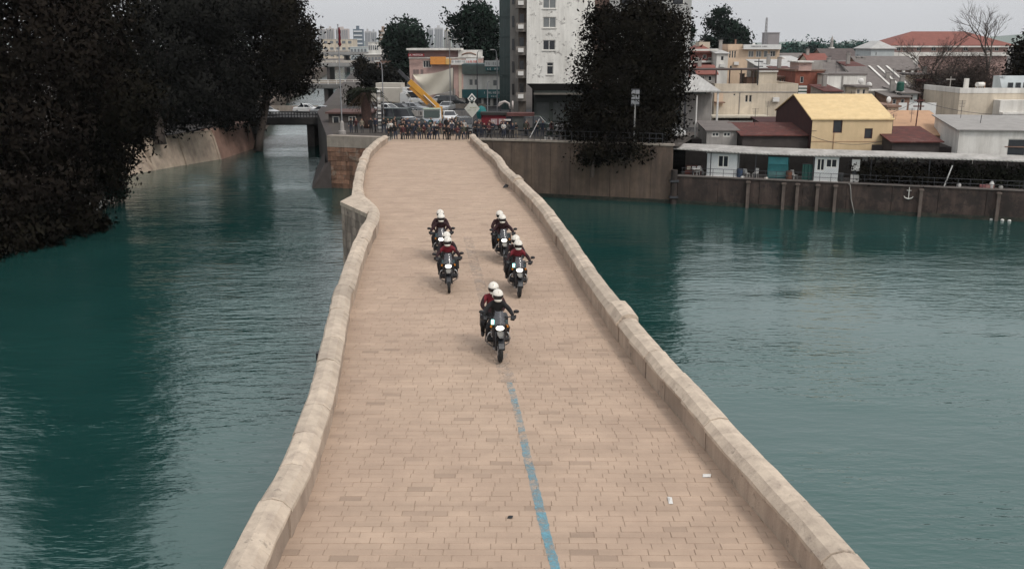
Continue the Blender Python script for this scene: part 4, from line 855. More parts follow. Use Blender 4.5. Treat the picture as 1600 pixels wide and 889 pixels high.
for px, py in ((645, 116), (708, 106)): p = onY(px, py, 172); q2 = MB().tube([(p.x - SB.x, .1, 0), (p.x - SB.x, .1, p.z - G)], .06, 6); q2.build('pole', m_dkmetal, t)

# --- far towers and far buildings
def far_tower(label, px0, px1, pyt, Y, col, band=None, n=None, vertical=False, group='far apartment towers on the skyline'):
    m = M('far_' + str(px0), col, .9, .05, .2); xl, xr = onY(px0, 60, Y).x, onY(px1, 60, Y).x; zt = onY(px0, pyt, Y).z
    t = thing('apartment_tower', label, 'building', (xl, Y, G), 0, group); w = xr - xl; h = zt - G
    MB().box(0, w, 0, w * .8, 0, h).build('wall', m, t); MB().box(w * .3, w * .6, w * .2, w * .5, h + .01, h + 2.5).build('roof_house', m, t)
    dk = M('far_window_band', (.20, .22, .24), .5, .1, .1) if band is None else M('band_' + str(px0), band, .6, .1, .1)
    if vertical:
        for k in range(n): MB().box(w * (k + .3) / n, w * (k + .7) / n, -.5, -.02, 1, h - 1.5).build('window_column', dk, t)
    else:
        for k in range(n): MB().box(w * .06, w * .94, -.5, -.02, h * (k + .25) / n, h * (k + .62) / n).build('window_band', dk, t)
far_tower('leftmost pair of pale far towers beside the left trees', 497, 509, 46, 1250, (.40, .38, .37), None, 5, True)
far_tower('second pale far tower with ribbed front on the left skyline', 511, 521.5, 45, 1260, (.42, .39, .37), None, 4, True)
far_tower('pinkish far tower right behind the flag', 525, 544, 45.5, 1240, (.42, .37, .35), None, 6, True)
far_tower('dark blue far office tower with white floor bands', 552, 567, 46, 760, (.13, .16, .19), (.55, .56, .57), 7)
far_tower('pale grey far tower just right of the banded tower', 570, 579, 49, 1100, (.40, .39, .39), None, 4, True)
far_tower('grey narrow far tower left of the orange brown tower', 580, 588, 50, 1150, (.36, .36, .36), None, 3, True)
far_tower('orange brown far tower with white balconies beside the round tree', 592, 606, 48, 620, (.33, .25, .20), (.55, .53, .50), 7)
far_tower('pale far tower left of the mast behind the motor shop', 667, 677, 45, 1050, (.40, .41, .42), None, 4, True)
far_tower('tall pale far tower behind the motor shop roof', 679, 692, 44, 1080, (.43, .43, .43), None, 5, True)
far_tower('cream far tower next to the tall green tree', 694, 704, 47, 1020, (.44, .41, .36), None, 4, True)
far_tower('greyish far tower half hidden by the tall green tree', 706, 722, 45, 1000, (.40, .39, .37), None, 5, True)
for i, (lab, a, b_, pyt, Y, dp, m, n) in enumerate([
    ('long cream far building above the far bridges', 505, 552, 62, 700, 20, m_cream, 3), ('pale blue low far block right of the cream building', 548, 574, 74, 560, 14, m_palebl, 2),
    ('small white far house with bright roof', 576, 592, 67, 480, 10, m_pale, 2), ('beige far house near the palm top', 570, 596, 86, 330, 10, m_greywall, 2),
    ('dull grey far house right of the palm', 588, 606, 95, 280, 10, m_brownwall, 2)]):
    t = building('far_building', lab, a, b_, pyt, Y, dp, m, (), roof='flat', roofm=m_pale if i != 4 else m_greyroof); W_, H_ = t['w'], t['h']
    for k in range(n):
        for c in range(5): MB().box(W_ * (c + .2) / 5, W_ * (c + .75) / 5, -.15, -.01, H_ * (k + .35) / n, H_ * (k + .75) / n).build('window', M('far_window', (.14, .15, .16), .4, .2, .3), t)
    clean(t)
# minaret, lattice mast and rooftop block on the right skyline
p = onY(1298, 90, 560); t = thing('minaret', 'thin white minaret above the far wood', 'minaret', (p.x, 560, G)); hh = onY(1298, 56, 560).z - G
MB().lathe([(1.3, 0), (1.1, hh * .45), (1.1, hh * .5), (1.7, hh * .52), (1.7, hh * .56)], n=10).build('shaft', m_pale, t); MB().lathe([(.9, hh * .56), (.85, hh * .78), (1.1, hh * .79), (.05, hh)], n=10).build('spire', m_greywall, t)
p = onY(1195, 80, 420); t = thing('lattice_mast', 'thin grey lattice antenna mast on the skyline right of the leaning tree', 'mast', (p.x, 420, G)); hh = onY(1195, 28, 420).z - G; q = MB()
for sx_ in (-.7, .7):
    for sy_ in (-.7, .7): q.tube([(sx_, sy_, 0), (sx_ * .3, sy_ * .3, hh)], .13, 4)
for k in range(14):
    a, c = k / 14, (k + 1) / 14; f0, f1 = .7 * (1 - .7 * a), .7 * (1 - .7 * c)
    for i, (ax, ay, bx_, by) in enumerate([(-1, -1, 1, -1), (1, -1, 1, 1), (1, 1, -1, 1), (-1, 1, -1, -1)]): q.tube([(ax * f0, ay * f0, hh * a), (bx_ * f1, by * f1, hh * c)], .07, 3)
q.build('lattice', M('mast_grey', (.30, .29, .29), .6), t)
building('far_building', 'grey windowless far block beside the lattice mast', 1199, 1217, 52, 430, 10, M('far_grey_block', (.27, .25, .25), .9, .1, .3), roof='flat')
building('far_building', 'low brown far shed in front of the wood right of the peach building', 1218, 1262, 92, 300, 14, m_brownwall, roof='gx', roofm=m_greyroof, rh=1.5)
building('far_building', 'low pale roofed far hall left of the minaret', 1258, 1286, 95, 280, 10, m_pale, roof='gx', roofm=m_zinc, rh=1.5)
building('far_building', 'dark brown humped roof hall below the minaret', 1290, 1345, 97, 240, 16, m_brownwall, roof='gx', roofm=M('dark_brown_roof', (.09, .07, .065), .85, .25, .8), rh=3)
building('far_building', 'low grey far hall in front of the wood near the red roof', 1318, 1362, 93, 330, 14, m_greywall, roof='gx', roofm=m_zinc, rh=1.2)
# ================================================================== right-hand town
def bw(t, *a): clean(t); return t
# yellow house
yh = building('yellow_house', 'yellow house with bright yellow roof above the riverside canopy', 1268, 1393, 187, 96.5, 13.5, m_yellow, [(1301, 188, 1317, 208, ''), (1350, 201, 1364, 217, '')], z0=TZ, roof='gx', roofm=m_yelroof, rh=2.05, over=.15, sidem=m_maroon, frame=m_maroon, pyref=210)
W_, H_ = yh['w'], yh['h']; MB().box(.02, W_ - .02, -.03, -.003, H_ - 2.2, H_ - 2.14).build('string_course', m_orange, yh)
q = MB(); q.tube([(W_ * .28, -.05, 2.2), (W_ * .28, -.05, H_ - 1.3)], .035, 5); q.build('downpipe', m_orange, yh); clean(yh)
# maroon lean-to on its left, with red roof shed
building('red_roof_shed', 'low shed with dull red sheet roof left of the yellow house', 1160, 1264, 212, 97.5, 6, m_dark, z0=TZ, roof='shed', roofm=m_redroof, rh=.75, over=.25, pyref=220)
building('maroon_shed', 'dark maroon shed tucked against the yellow house gable', 1196, 1266, 196, 108.5, 6, m_maroon, z0=G, roof='shed', roofm=m_maroon, rh=.4, pyref=205)
building('red_roof_shed', 'grey shed with red tin roof right of the yellow house', 1394, 1468, 222, 93.8, 5.5, m_dark, z0=TZ, roof='shed', roofm=m_redroof, rh=.95, over=.3, pyref=230)
building('brown_house', 'flat orange brown house behind the red tin roof', 1392, 1500, 212, 98.5, 8, m_brownwall, z0=TZ, roof='shed', roofm=m_orange, rh=1.9, over=.05, pyref=215)
# white panels on its roof
t = thing('white_panel_row', 'row of white rectangular panels standing on the orange brown roof', 'panels', onY(1403, 181, 112)); o_ = t.location.copy()
for a, c in ((1403, 1418), (1419, 1438), (1439, 1464)):
    A = onY(a, 180, 112); B_ = onY(c - .6, 161, 112); MB().box(A.x - o_.x, B_.x - o_.x, 0, .12, A.z - o_.z, B_.z - o_.z).build('panel', m_signw, t)
    MB().box(A.x - o_.x + .1, A.x - o_.x + .2, .13, .25, -4.5, B_.z - o_.z).build('post', m_dkmetal, t)
# white low house at the right edge
wh = building('white_house', 'low white house with grey roof edge and brown shutter at the right edge', 1497, 1690, 203, 92.2, 9, m_pale, [(1566, 216, 1597, 244, 's')], z0=TZ, rz=R(-9), roof='shed', roofm=M('grey_roof_edge', (.27, .255, .24), .8, .15, 1), rh=.7, over=.3, pyref=225)
MB().box(7.2 - 3.0, 9.0 - 3.0, -.02, .02, 3.2, 3.3).build('lintel', m_brownwall, wh); clean(wh)
ch = building('cream_house', 'cream flat roofed house behind the low white house at the right edge', 1497, 1640, 146, 114, 10, m_cream, [(1561, 184, 1583, 198, 's')], z0=G - .5, roof='parapet', roofm=m_pale, rh=.6, pyref=170)
W_, H_ = ch['w'], ch['h']; xx = lambda px: onY(px, 170, 114).x - ch.location.x; zz = lambda py: onY(1550, py, 114).z - ch.location.z
MB().box(xx(1551), xx(1640), -1.6, -.02, zz(181), zz(156)).build('front_bay', m_pale, ch); q = MB(); q.box(xx(1552), xx(1600), -2.4, -1.6, zz(178), zz(174)); q.build('balcony', m_pale, ch)
q = MB(); q.loft([[(x, .3, H_ + .02), (x, 3, H_ + .02), (x, 3, H_ + 1.9), (x, 1.6, H_ + 1.9)] for x in (xx(1566), xx(1640))]); q.build('roof_room', m_palebl, ch)
for k in range(5): MB().box(xx(1572) + k * .9, xx(1572) + k * .9 + .5, .02, .3, H_ + .5, H_ + 1.2).build('roof_window', m_pane, ch)
MB().box(xx(1516), xx(1522), 2, 2.4, H_ + .1, H_ + 1.6).build('water_tank', m_pale, ch)
for k in range(3): MB().tube([(xx(1527 + k * 7), 1, H_), (xx(1527 + k * 7), 1, H_ + 1.2)], .05, 5).build('vent_pipe', m_orange, ch)
clean(ch)
# cream house on the left of the town
c1 = building('cream_house', 'two storey cream house with roof terrace and pergola behind the red roof shed', 1116, 1245, 144, 122, 11, m_cream, [(1164, 149, 1169, 160, ''), (1170, 149, 1175, 160, ''), (1146, 147, 1149, 150, '')], roof='parapet', roofm=m_cream, rh=1.0, pyref=160)
W_, H_ = c1['w'], c1['h']; xx = lambda px: onY(px, 150, 122).x - c1.location.x; zz = lambda py: onY(1180, py, 122).z - c1.location.z
MB().box(xx(1185), xx(1213), .3, 4.5, H_ + .1, zz(113)).build('stair_head', m_cream, c1); MB().box(xx(1184), xx(1214), .1, 4.7, zz(113), zz(111)).build('stair_head_roof', m_pale, c1)
MB().box(xx(1086), xx(1216), .5, 6, zz(110.5), zz(108.5)).build('pergola_roof', M('dark_pergola', (.06, .04, .035), .85, .2, 1), c1)
for px in (1118, 1139, 1157, 1176, 1206): MB().box(xx(px), xx(px) + .14, .5, .64, H_ + .9, zz(110.5)).build('pergola_post', MC['dark_pergola'], c1)
MB().box(xx(1170), xx(1184), 1.5, 3.5, H_ + .1, zz(122)).build('terrace_store', m_brownwall, c1)
MB().box(xx(1116), xx(1130), -.06, -.003, zz(166), zz(146)).build('side_panel', m_peach, c1); MB().box(xx(1116), xx(1131), -1.0, -.02, zz(161), zz(159)).build('canopy_slab', m_brownwall, c1)
MB().box(xx(1112), xx(1245), -.05, -.003, zz(145), zz(143.5)).build('string_course', m_greywall, c1); q = MB(); q.tube([(xx(1156), -.06, 0), (xx(1156), -.06, H_)], .05, 5); q.build('downpipe', m_greywall, c1)
q = MB(); q.box(xx(1108), xx(1196), -2.6, -.02, zz(182), zz(179)); q.build('porch_canopy', M('pale_awning', (.52, .47, .38), .8, .1, 1), c1)
q = MB(); q.box(xx(1112), xx(1190), -2.5, -1.0, 0, zz(187)); q.build('porch_base', m_greywall, c1); clean(c1)
building('peach_house', 'peach three storey house with long white sign board on its roof edge', 1137, 1217, 79, 165, 10, m_peach, [(1139, 80, 1142, 91, ''), (1143, 80, 1146, 91, ''), (1147, 80, 1150, 91, ''), (1169, 79.8, 1178, 90, '2p'), (1181, 79.8, 1190, 90, '2p'), (1193, 79.8, 1200, 90, 'p'), (1203, 79.8, 1212, 89, '2'), (1140, 103, 1144, 109, '')], roof='flat', roofm=m_peach, over=.05)
t = [o for o in C.objects if o.name.startswith('peach_house')][0]; xx = lambda px: onY(px, 80, 165).x - t.location.x; zz = lambda py: onY(1180, py, 165).z - G
MB().box(xx(1160), xx(1218), -.9, -.1, zz(77.5), zz(70)).build('sign_board', m_signw, t); bars(t, 'sign_lettering', xx(1172), xx(1199), -.92, zz(74), zz(72), 13, M('grey_letters', (.2, .2, .2)), 11)
MB().box(xx(1137), xx(1160), .05, 6, zz(79) + .25, zz(69.5)).build('stair_tower', m_peach, t); clean(t)
MB().box(xx(1150), xx(1152), 1, 1.3, zz(69.5), zz(62)).build('chimney', m_brownwall, t)
building('white_house', 'narrow white house squeezed left of the peach house', 1119, 1137, 84, 158, 9, m_pale, [(1126, 88, 1131, 95, '')], roof='shed', roofm=m_zinc, rh=.6)
building('red_house', 'red and white striped house with tiled roof behind the big dark tree', 1079, 1118, 84, 162, 10, M('dull_red', (.22, .08, .07), .85, .2, 1), [(1084, 90, 1092, 97, '2'), (1098, 86, 1104, 92, ''), (1106, 90, 1113, 97, '2')], roof='hip', roofm=m_redtile, rh=1.4)
t = [o for o in C.objects if o.name.startswith('red_house')][0]; xx = lambda px: onY(px, 90, 162).x - t.location.x; zz = lambda py: onY(1090, py, 162).z - G
for a in (80, 98, 105): MB().box(xx(1078), xx(1119), -.8, -.01, zz(a), zz(a - 3)).build('white_balcony', m_pale, t)
MB().box(xx(1095), xx(1112), 2, 5, zz(82), zz(66)).build('roof_house', m_cream, t); clean(t)
# gazebo with pyramid tin roof
p = onY(1092, 142, 116); t = thing('gazebo', 'pale tin pyramid roofed shelter beside the big dark tree', 'gazebo', (p.x, 116, G)); zt, ze = onY(1087, 117, 116).z - G, onY(1092, 141, 116).z - G; hw = 2.15
MB().add([(-hw, -hw, ze), (hw, -hw, ze), (hw, hw, ze), (-hw, hw, ze), (-.9, 0, zt), (-.3, 0, zt), (-hw, -hw, ze - .15), (hw, -hw, ze - .15), (hw, hw, ze - .15), (-hw, hw, ze - .15)], [(0, 1, 5, 4), (1, 2, 5), (2, 3, 4, 5), (3, 0, 4), (0, 6, 7, 1), (1, 7, 8, 2), (2, 8, 9, 3), (3, 9, 6, 0), (9, 8, 7, 6)]).build('roof', m_zinc, t)
for sx_ in (-1, 1):
    for sy_ in (-1, 1): MB().box(sx_ * 1.9 - .1, sx_ * 1.9 + .1, sy_ * 1.9 - .1, sy_ * 1.9 + .1, 0, ze - .1).build('post', m_white if sx_ > 0 else m_dkmetal, t)
MB().box(-1.8, 1.8, 1.0, 1.2, 0, ze - .5).build('back_wall', m_greywall, t)
# brick house and neighbours
bh = building('brick_house', 'red brick house with green striped awning behind the cream house', 1242, 1287, 112, 133, 9, m_brick, [(1250, 120, 1256, 130, ''), (1278, 122, 1283, 132, '')], roof='flat', roofm=m_brownwall, over=.1)
W_ = bh['w']; xx = lambda px: onY(px, 120, 133).x - bh.location.x; zz = lambda py: onY(1260, py, 133).z - G
MB().box(xx(1246), xx(1266), -.3, 4, zz(111), zz(98)).build('roof_room', m_pink, bh); MB().box(xx(1243), xx(1268), -.6, 4.4, zz(98), zz(96)).build('roof_room_slab', m_pale, bh); MB().box(xx(1267), xx(1286), .5, 5, zz(111), zz(96)).build('roof_store', m_greywall, bh)
aw = MB().box(xx(1246), xx(1259), -.9, -.02, zz(147), zz(134)).build('awning', M('awning_green', (.02, .06, .045), .8), bh)
for k in range(3): MB().box(xx(1246), xx(1259), -.95, -.903, zz(134 + k * 5) - .25, zz(134 + k * 5)).build('white_stripe', m_white, aw)
clean(bh)
building('long_hall', 'long hall with pale roof above the cream house terrace', 1188, 1252, 107, 150, 9, m_greywall, [(1203, 108, 1226, 111, ''), (1228, 108, 1240, 111, '')], roof='shed', roofm=m_zinc, rh=1.1)
building('long_hall', 'second pale roofed hall behind the first one left of the brick house', 1196, 1256, 97, 185, 10, m_pink, roof='shed', roofm=m_zinc, rh=.9)
building('pink_house', 'pinkish house with railings between the cream house and the brick house', 1214, 1244, 122, 138, 8, m_brownwall, [(1217, 124, 1221, 132, ''), (1224, 124, 1230, 132, '2')], roof='flat', roofm=m_brownwall)
building('white_house', 'wide white walled house right of the brick house', 1287, 1352, 118, 130, 9, m_pale, (), roof='flat', roofm=m_greyroof, over=.1)
t = [o for o in C.objects if o.name.startswith('white_house') and 'wide' in o['label']][0]; xx = lambda px: onY(px, 130, 130).x - t.location.x; zz = lambda py: onY(1310, py, 130).z - G
MB().box(xx(1315), xx(1317), -.12, -.003, 0, t['h']).build('pilaster', m_greywall, t)
for px in (1302, 1322, 1340): MB().box(xx(px), xx(px) + .8, -.5, -.05, zz(144), zz(137)).build('air_conditioner', m_white, t)
clean(t)
building('grey_roof_house', 'white house under a dark slate roof just above the wide white house', 1288, 1332, 113, 152, 10, m_pale, roof='gx', roofm=m_greyroof, rh=1.6, over=.5)
lg = building('market_hall', 'long grey tiled hall with white columns left of the bare trees', 1348, 1432, 109, 172, 12, m_brownwall, roof='gx', roofm=m_greyroof, rh=2.1, over=.5)
W_, H_ = lg['w'], lg['h']
for k in range(6): MB().box(.3 + k * W_ / 6, .75 + k * W_ / 6, -.55, -.1, 0, H_ - .2).build('column', m_pale, lg)
clean(lg)
building('grey_roof_house', 'house with broad dark grey roof and white skylight strips', 1352, 1422, 137, 138, 9, m_pale, [(1365, 139, 1380, 147, '2'), (1390, 139, 1400, 148, '')], roof='shed', roofm=m_greyroof, rh=2.6, over=.4)
t = [o for o in C.objects if o.name.startswith('grey_roof_house') and 'skylight' in o['label']][0]; W_, H_ = t['w'], t['h']
for f in (.52, .72, .93):
    q = MB(); x = W_ * f; q.loft([[(x + dx, -.3, H_ + .08), (x + dx, 9.2, H_ + 2.75), (x + dx, 9.2, H_ + 2.82), (x + dx, -.3, H_ + .15)] for dx in (0, .3)]); q.build('skylight_strip', m_pale, t)
clean(t)
building('pale_blue_house', 'pale blue grey house with white corner left of the big red roof', 1360, 1396, 76, 215, 10, m_palebl, [(1368, 82, 1370, 87, '')], roof='hip', roofm=m_zinc, rh=1.6, over=.4)
rr_ = building('red_roof_mansion', 'large pink building with broad red tiled hip roof behind the bare trees', 1393, 1573, 71, 232, 15, m_pink, [(1401, 73, 1408, 80, '2'), (1410, 73, 1416, 80, '2'), (1432, 73, 1440, 80, '2'), (1455, 73, 1463, 80, '2'), (1480, 73, 1488, 80, '2'), (1505, 73, 1513, 80, '2'), (1540, 73, 1548, 80, '2'), (1554, 73, 1561, 80, '2')], roof='hip', roofm=m_redtile, rh=3.2, over=1.2)
W_, H_ = rr_['w'], rr_['h']; zz = lambda py: onY(1480, py, 232).z - G
MB().box(-.8, W_ + .8, -.9, -.05, zz(88), zz(82)).build('balcony_band', m_pale, rr_); MB().box(W_ * .1, W_ * .22, -1, -.05, 0, zz(88)).build('porch', m_pale, rr_); MB().box(-1.2, W_ + 1.2, -1.25, -1.0, H_ - .5, H_ - .16).build('eave_fascia', m_pale, rr_)
clean(rr_)
for i, (lab, a, b_, pyt, Y, m, rm, rt, rh) in enumerate([
    ('cream house with small balcony below the bare trees', 1425, 1452, 118, 142, m_cream, m_greyroof, 'flat', 1.2),
    ('small white house below the skylight roof', 1350, 1385, 143, 127, m_pale, m_pale, 'flat', 1),
    ('brown low house behind the white panels', 1388, 1420, 152, 122, m_brownwall, m_greyroof, 'shed', .8),
    ('grey low house behind the bare trunks', 1452, 1500, 140, 150, m_greywall, m_greyroof, 'gx', 1.5),
    ('peach low house just left of the white panels', 1386, 1402, 168, 111, m_peach, m_brownwall, 'flat', 1)]):
    t = building('small_house', lab, a, b_, pyt, Y, 8, m, [(a + (b_ - a) * .2, pyt + 3, a + (b_ - a) * .4, pyt + 11, ''), (a + (b_ - a) * .6, pyt + 3, a + (b_ - a) * .8, pyt + 11, '')], roof=rt, roofm=rm, rh=rh); clean(t)
for i, (lab, a, b_, pyt, Y, m, rm, rt, rh) in enumerate([
    ('weathered brown shack squeezed right of the cream house pergola', 1216, 1243, 113, 143, m_brownwall, m_redroof, 'shed', .6), ('grey concrete house below the long pale roofs', 1225, 1250, 100, 170, m_greywall, m_greyroof, 'flat', 1),
    ('small dull red roofed house above the brick house', 1262, 1292, 96, 175, m_cream, m_redtile, 'gx', 1.2), ('stained white shack left of the market hall', 1328, 1352, 106, 150, m_pale, m_redroof, 'shed', .7),
    ('narrow peach house above the market hall roof', 1400, 1424, 93, 190, m_peach, m_greyroof, 'flat', 1), ('low brown shack under the bare twigs', 1436, 1462, 128, 140, m_brownwall, m_redroof, 'shed', .8),
    ('pale blue shack beside the green water tank', 1408, 1432, 146, 123, m_palebl, m_greyroof, 'shed', .5), ('grey shack on the left foot of the yellow roof', 1288, 1312, 143, 121, m_greywall, m_redroof, 'shed', .5),
    ('cream shack between the wide white house and skylight roof', 1336, 1356, 137, 126, m_cream, m_greyroof, 'flat', 1), ('dim grey house far left behind the gazebo', 1090, 1118, 116, 140, m_greywall, m_redtile, 'gx', 1.1)]):
    t = building('small_house', lab, a, b_, pyt, Y, 6, m, [(a + (b_ - a) * .15, pyt + 3, a + (b_ - a) * .38, pyt + 10, '2'), (a + (b_ - a) * .58, pyt + 3, a + (b_ - a) * .8, pyt + 11, '')], roof=rt, roofm=rm, rh=rh, over=.3); clean(t)
# green water tank on a frame
p = onY(1404, 165, 124); t = thing('water_tank', 'dark green water tank on a white frame below the skylight roof', 'tank', (p.x, 124, G)); z0_, z1_ = onY(1404, 143, 124).z - G, onY(1404, 128, 124).z - G
MB().lathe([(.35, z0_), (.45, z0_ + .1), (.45, z1_ - .15), (.3, z1_)], n=14).build('tank', M('tank_green', (.012, .07, .05), .6, .15, 2), t)
for sx_ in (-.4, .4): MB().box(sx_ - .05, sx_ + .05, -.05, .05, 0, z0_).build('leg', m_white, t)
MB().box(-.5, .5, -.3, .3, z0_ - .1, z0_ - .002).build('platform', m_white, t)
# roof clutter: dishes, drums, aerials and air conditioners fixed to the houses
dk_ = MB(); dk_.ell((0, -.08, 0), (.38, .14, .38), 12, 5, 0, 2 * math.pi, -1.57, 1.57); dk_.tube([(0, 0, 0), (0, .05, -.6)], .03, 5); o = dk_.build('tmp', m_white, smooth=True); DISH = o.data; bpy.data.objects.remove(o)
dr_ = MB(); dr_.tube([(-.55, 0, .75), (.55, 0, .75)], .27, 12); dr_.tube([(-.4, 0, 0), (-.4, 0, .5)], .03, 5); dr_.tube([(.4, 0, 0), (.4, 0, .5)], .03, 5); o = dr_.build('tmp', m_pale); DRUM = o.data; bpy.data.objects.remove(o)
ae_ = MB(); ae_.tube([(0, 0, 0), (0, 0, 1.7)], .025, 5)
for k in range(5): ae_.tube([(-.35 + .03 * k, 0, 1.65 - k * .14), (.35 - .03 * k, 0, 1.65 - k * .14)], .015, 4)
o = ae_.build('tmp', m_dkmetal); AER = o.data; bpy.data.objects.remove(o)
ac_ = MB(); ac_.box(-.4, .4, -.3, 0, 0, .55); ac_.box(-.3, .1, -.32, -.302, .08, .47); o = ac_.build('tmp', m_white); ACU = o.data; bpy.data.objects.remove(o)
ci_ = MB(); ci_.box(-.25, .25, -.25, .25, 0, 1.5); ci_.box(-.32, .32, -.32, .32, 1.5, 1.6); o = ci_.build('tmp', m_greywall); CHIM = o.data; bpy.data.objects.remove(o)
rr5 = random.Random(77)
for t in [o for o in C.objects if o.type == 'EMPTY' and o.get('category') == 'building' and o.location.y < 200 and o.location.x > 12 and not o.name.startswith(('tower', 'shop', 'motor', 'office'))]:
    wl = [c for c in t.children if c.name.startswith('wall')]
    if not wl: continue
    bb = [Vector(c) for c in wl[0].bound_box]; w = max(c.x for c in bb); h = max(c.z for c in bb); dp = max(c.y for c in bb)
    flat = any(c.name.startswith('roof') and max(v[2] for v in c.bound_box) < h + .9 for c in t.children) and not any(c.name.startswith('gable') for c in t.children)
    for k in range(max(1, int(w / 4))):
        x = rr5.uniform(.08, .92) * w
        if flat:
            me, nm = rr5.choice([(DISH, 'satellite_dish'), (DRUM, 'water_drum'), (AER, 'aerial'), (AER, 'aerial'), (DISH, 'satellite_dish')]); inst(me, nm, t, (x, rr5.uniform(.6, dp * .5), h + (.75 if nm == 'satellite_dish' else .2)), (0, 0, rr5.uniform(-.7, .7)))
        else:
            if k == 0: inst(AER, 'aerial', t, (x, dp / 2, h + .8))
            if t.location.y > 118: inst(CHIM, 'chimney', t, (x * .8, dp * .42, h + .5))
        if rr5.random() < .55 and not t.name.startswith('yellow'): inst(ACU, 'air_conditioner', t, (rr5.uniform(.1, .9) * w, -.02, h * rr5.uniform(.45, .8)))
# sagging wires
for lab, a, c in (('sagging cable from the antenna pole to the yellow house', onY(1437, 156, 101), onY(1268, 205, 96.3)), ('thin sagging cable across the front of the yellow house', onY(1268, 213, 96.2), onY(1393, 217, 96.0)), ('cable between the dark pole and the thin grey pole', onY(1432, 121, 133), onY(1486, 123, 121)), ('long cable from the cream house terrace to the brick house', onY(1186, 96, 121.5), onY(1262, 100, 133)), ('cable from the antenna pole to the right edge', onY(1437, 158, 101), onY(1640, 176, 92))):
    o = MB().tube([a.lerp(c, k / 10) - Vector((0, 0, 1.0 * (1 - (2 * k / 10 - 1) ** 2))) * .7 for k in range(11)], .022, 4).build('power_cable', m_dkmetal, None, a); tag(o, lab, 'cable')
# utility poles
def pole(name, label, px, pyt, Y, z0, arms=1, r=.09, m=None, lean=0):
    p = onY(px, pyt, Y); t = thing(name, label, 'pole', (p.x, Y, z0)); h = p.z - z0
    MB().tube([(-lean, 0, -.2), (0, 0, h)], [r * 1.2, r * .8], 8).build('shaft', m or m_dkmetal, t)
    for k in range(arms): MB().box(-.55, .55, -.05, .05, h - .4 - k * .6, h - .28 - k * .6).build('cross_arm', m or m_dkmetal, t)
    return t
pole('antenna_pole', 'rusty pole with antenna arms in front of the orange brown house', 1437, 152, 101, TZ, 2, .07, m_redroof, .25)
pole('utility_pole', 'thin dark pole leaning before the low white house', 1534, 180, 95.5, TZ, 0, .04, None, .35)
pole('utility_pole', 'white pole behind the big dark tree near the parked car', 1089, 150, 104, G, 0, .09, m_white)
pole('antenna_pole', 'dark antenna pole on the cream house terrace', 1186, 92, 121.5, G + 5, 2, .06)
pole('utility_pole', 'thin grey pole among the bare trees', 1486, 120, 121, G, 1, .07, M('pole_concrete', (.27, .25, .23), .9))
pole('utility_pole', 'dark pole right of the skylight roof', 1432, 118, 133, G, 1, .08)
# floodlight mast by the big tree
p = onY(993, 140, 96.9); t = thing('floodlight_mast', 'grey mast with a rack of six floodlights before the big dark tree', 'lamp', (p.x, 96.9, G)); h = p.z - G
MB().tube([(0, 0, 0), (0, 0, h - 1.2)], [.10, .06], 8).build('mast', M('mast_pale', (.33, .32, .31), .6, .1, 2), t); MB().box(-.42, .42, .02, .08, h - 1.6, h + .05).build('rack', m_dkmetal, t)
for k in range(3):
    for sx_ in (-1, 1):
        f_ = MB().rbox((sx_ * .21, -.06, h - .25 - k * .5), (.36, .14, .36)); f_.build('floodlight', m_metal, t)
# ================================================================== terrace: canopy, cabins and clutter
t = thing('canopy', 'long pale tin canopy strip above the riverside terraces', 'canopy', terr_pt(1030, .4)); o_ = t.location.copy()
pts = [(1026, 224, 232), (1110, 226, 236), (1180, 230, 240), (1270, 233, 243), (1360, 235.5, 244), (1450, 238, 247), (1600, 243, 252), (1720, 247, 257)]
prev = None
for px, ya, yb in pts:
    f_ = terr_pt(px, .3); zf = onY(px, yb, f_.y).z; bk = f_ + wnor * 2.6; zb = onY(px - 4, ya, bk.y).z
    cur = ((f_.x, f_.y, zf), (bk.x, bk.y, zb))
    if prev:
        q = MB(); q.add([prev[0], cur[0], cur[1], prev[1]] + [(a, b_, c - .07) for a, b_, c in (prev[0], cur[0], cur[1], prev[1])], [(0, 1, 2, 3), (7, 6, 5, 4), (0, 4, 5, 1), (1, 5, 6, 2), (2, 6, 7, 3), (3, 7, 4, 0)]); q.build('roof_sheet', m_tin, t, o_)
        q = MB(); q.add([(prev[0][0], prev[0][1] - .02, prev[0][2] + .02), (cur[0][0], cur[0][1] - .02, cur[0][2] + .02), (cur[0][0], cur[0][1] - .02, cur[0][2] - .09), (prev[0][0], prev[0][1] - .02, prev[0][2] - .09)], [(0, 3, 2, 1)]); q.build('fascia', m_tin, t, o_)
        q = MB(); q.tube([(cur[0][0], cur[0][1] + .2, TZ), (cur[0][0], cur[0][1] + .2, cur[0][2] - .1)], .05, 6); q.build('post', m_dkmetal, t, o_)
    prev = cur
def on_terrace(name, label, cat, px, back): return thing(name, label, cat, terr_pt(px, back), TRZ)
def cabin(label, px0, px1, back, h, wins, door=None):
    a, c = terr_pt(px0, back), terr_pt(px1, back); w = (c - a).length; t = thing('site_cabin', label, 'cabin', a, TRZ, 'white cabins on the terrace'); ops = [(x0 * w, z0 * h, x1 * w, z1 * h, s) for x0, z0, x1, z1, s in wins]
    q = MB(); wall_face(q, w, h, ops, rec=.08); q.add([(0, 0, 0), (0, 2.2, 0), (0, 2.2, h), (0, 0, h), (w, 0, 0), (w, 2.2, 0), (w, 2.2, h), (w, 0, h)], [(0, 3, 2, 1), (4, 5, 6, 7), (3, 7, 6, 2), (1, 2, 6, 5)]); q.build('wall', corrug('cabin_white', (.52, .53, .53), 90, 'DIAGONAL', .08), t)
    for o in ops: add_window(t, o, rec=.08)
    MB().box(-.1, w + .1, -.12, 2.3, h + .002, h + .12).build('roof', m_greywall, t); MB().box(-.05, w + .05, -.3, -.01, .0, .12).build('sill', m_white, t); return t
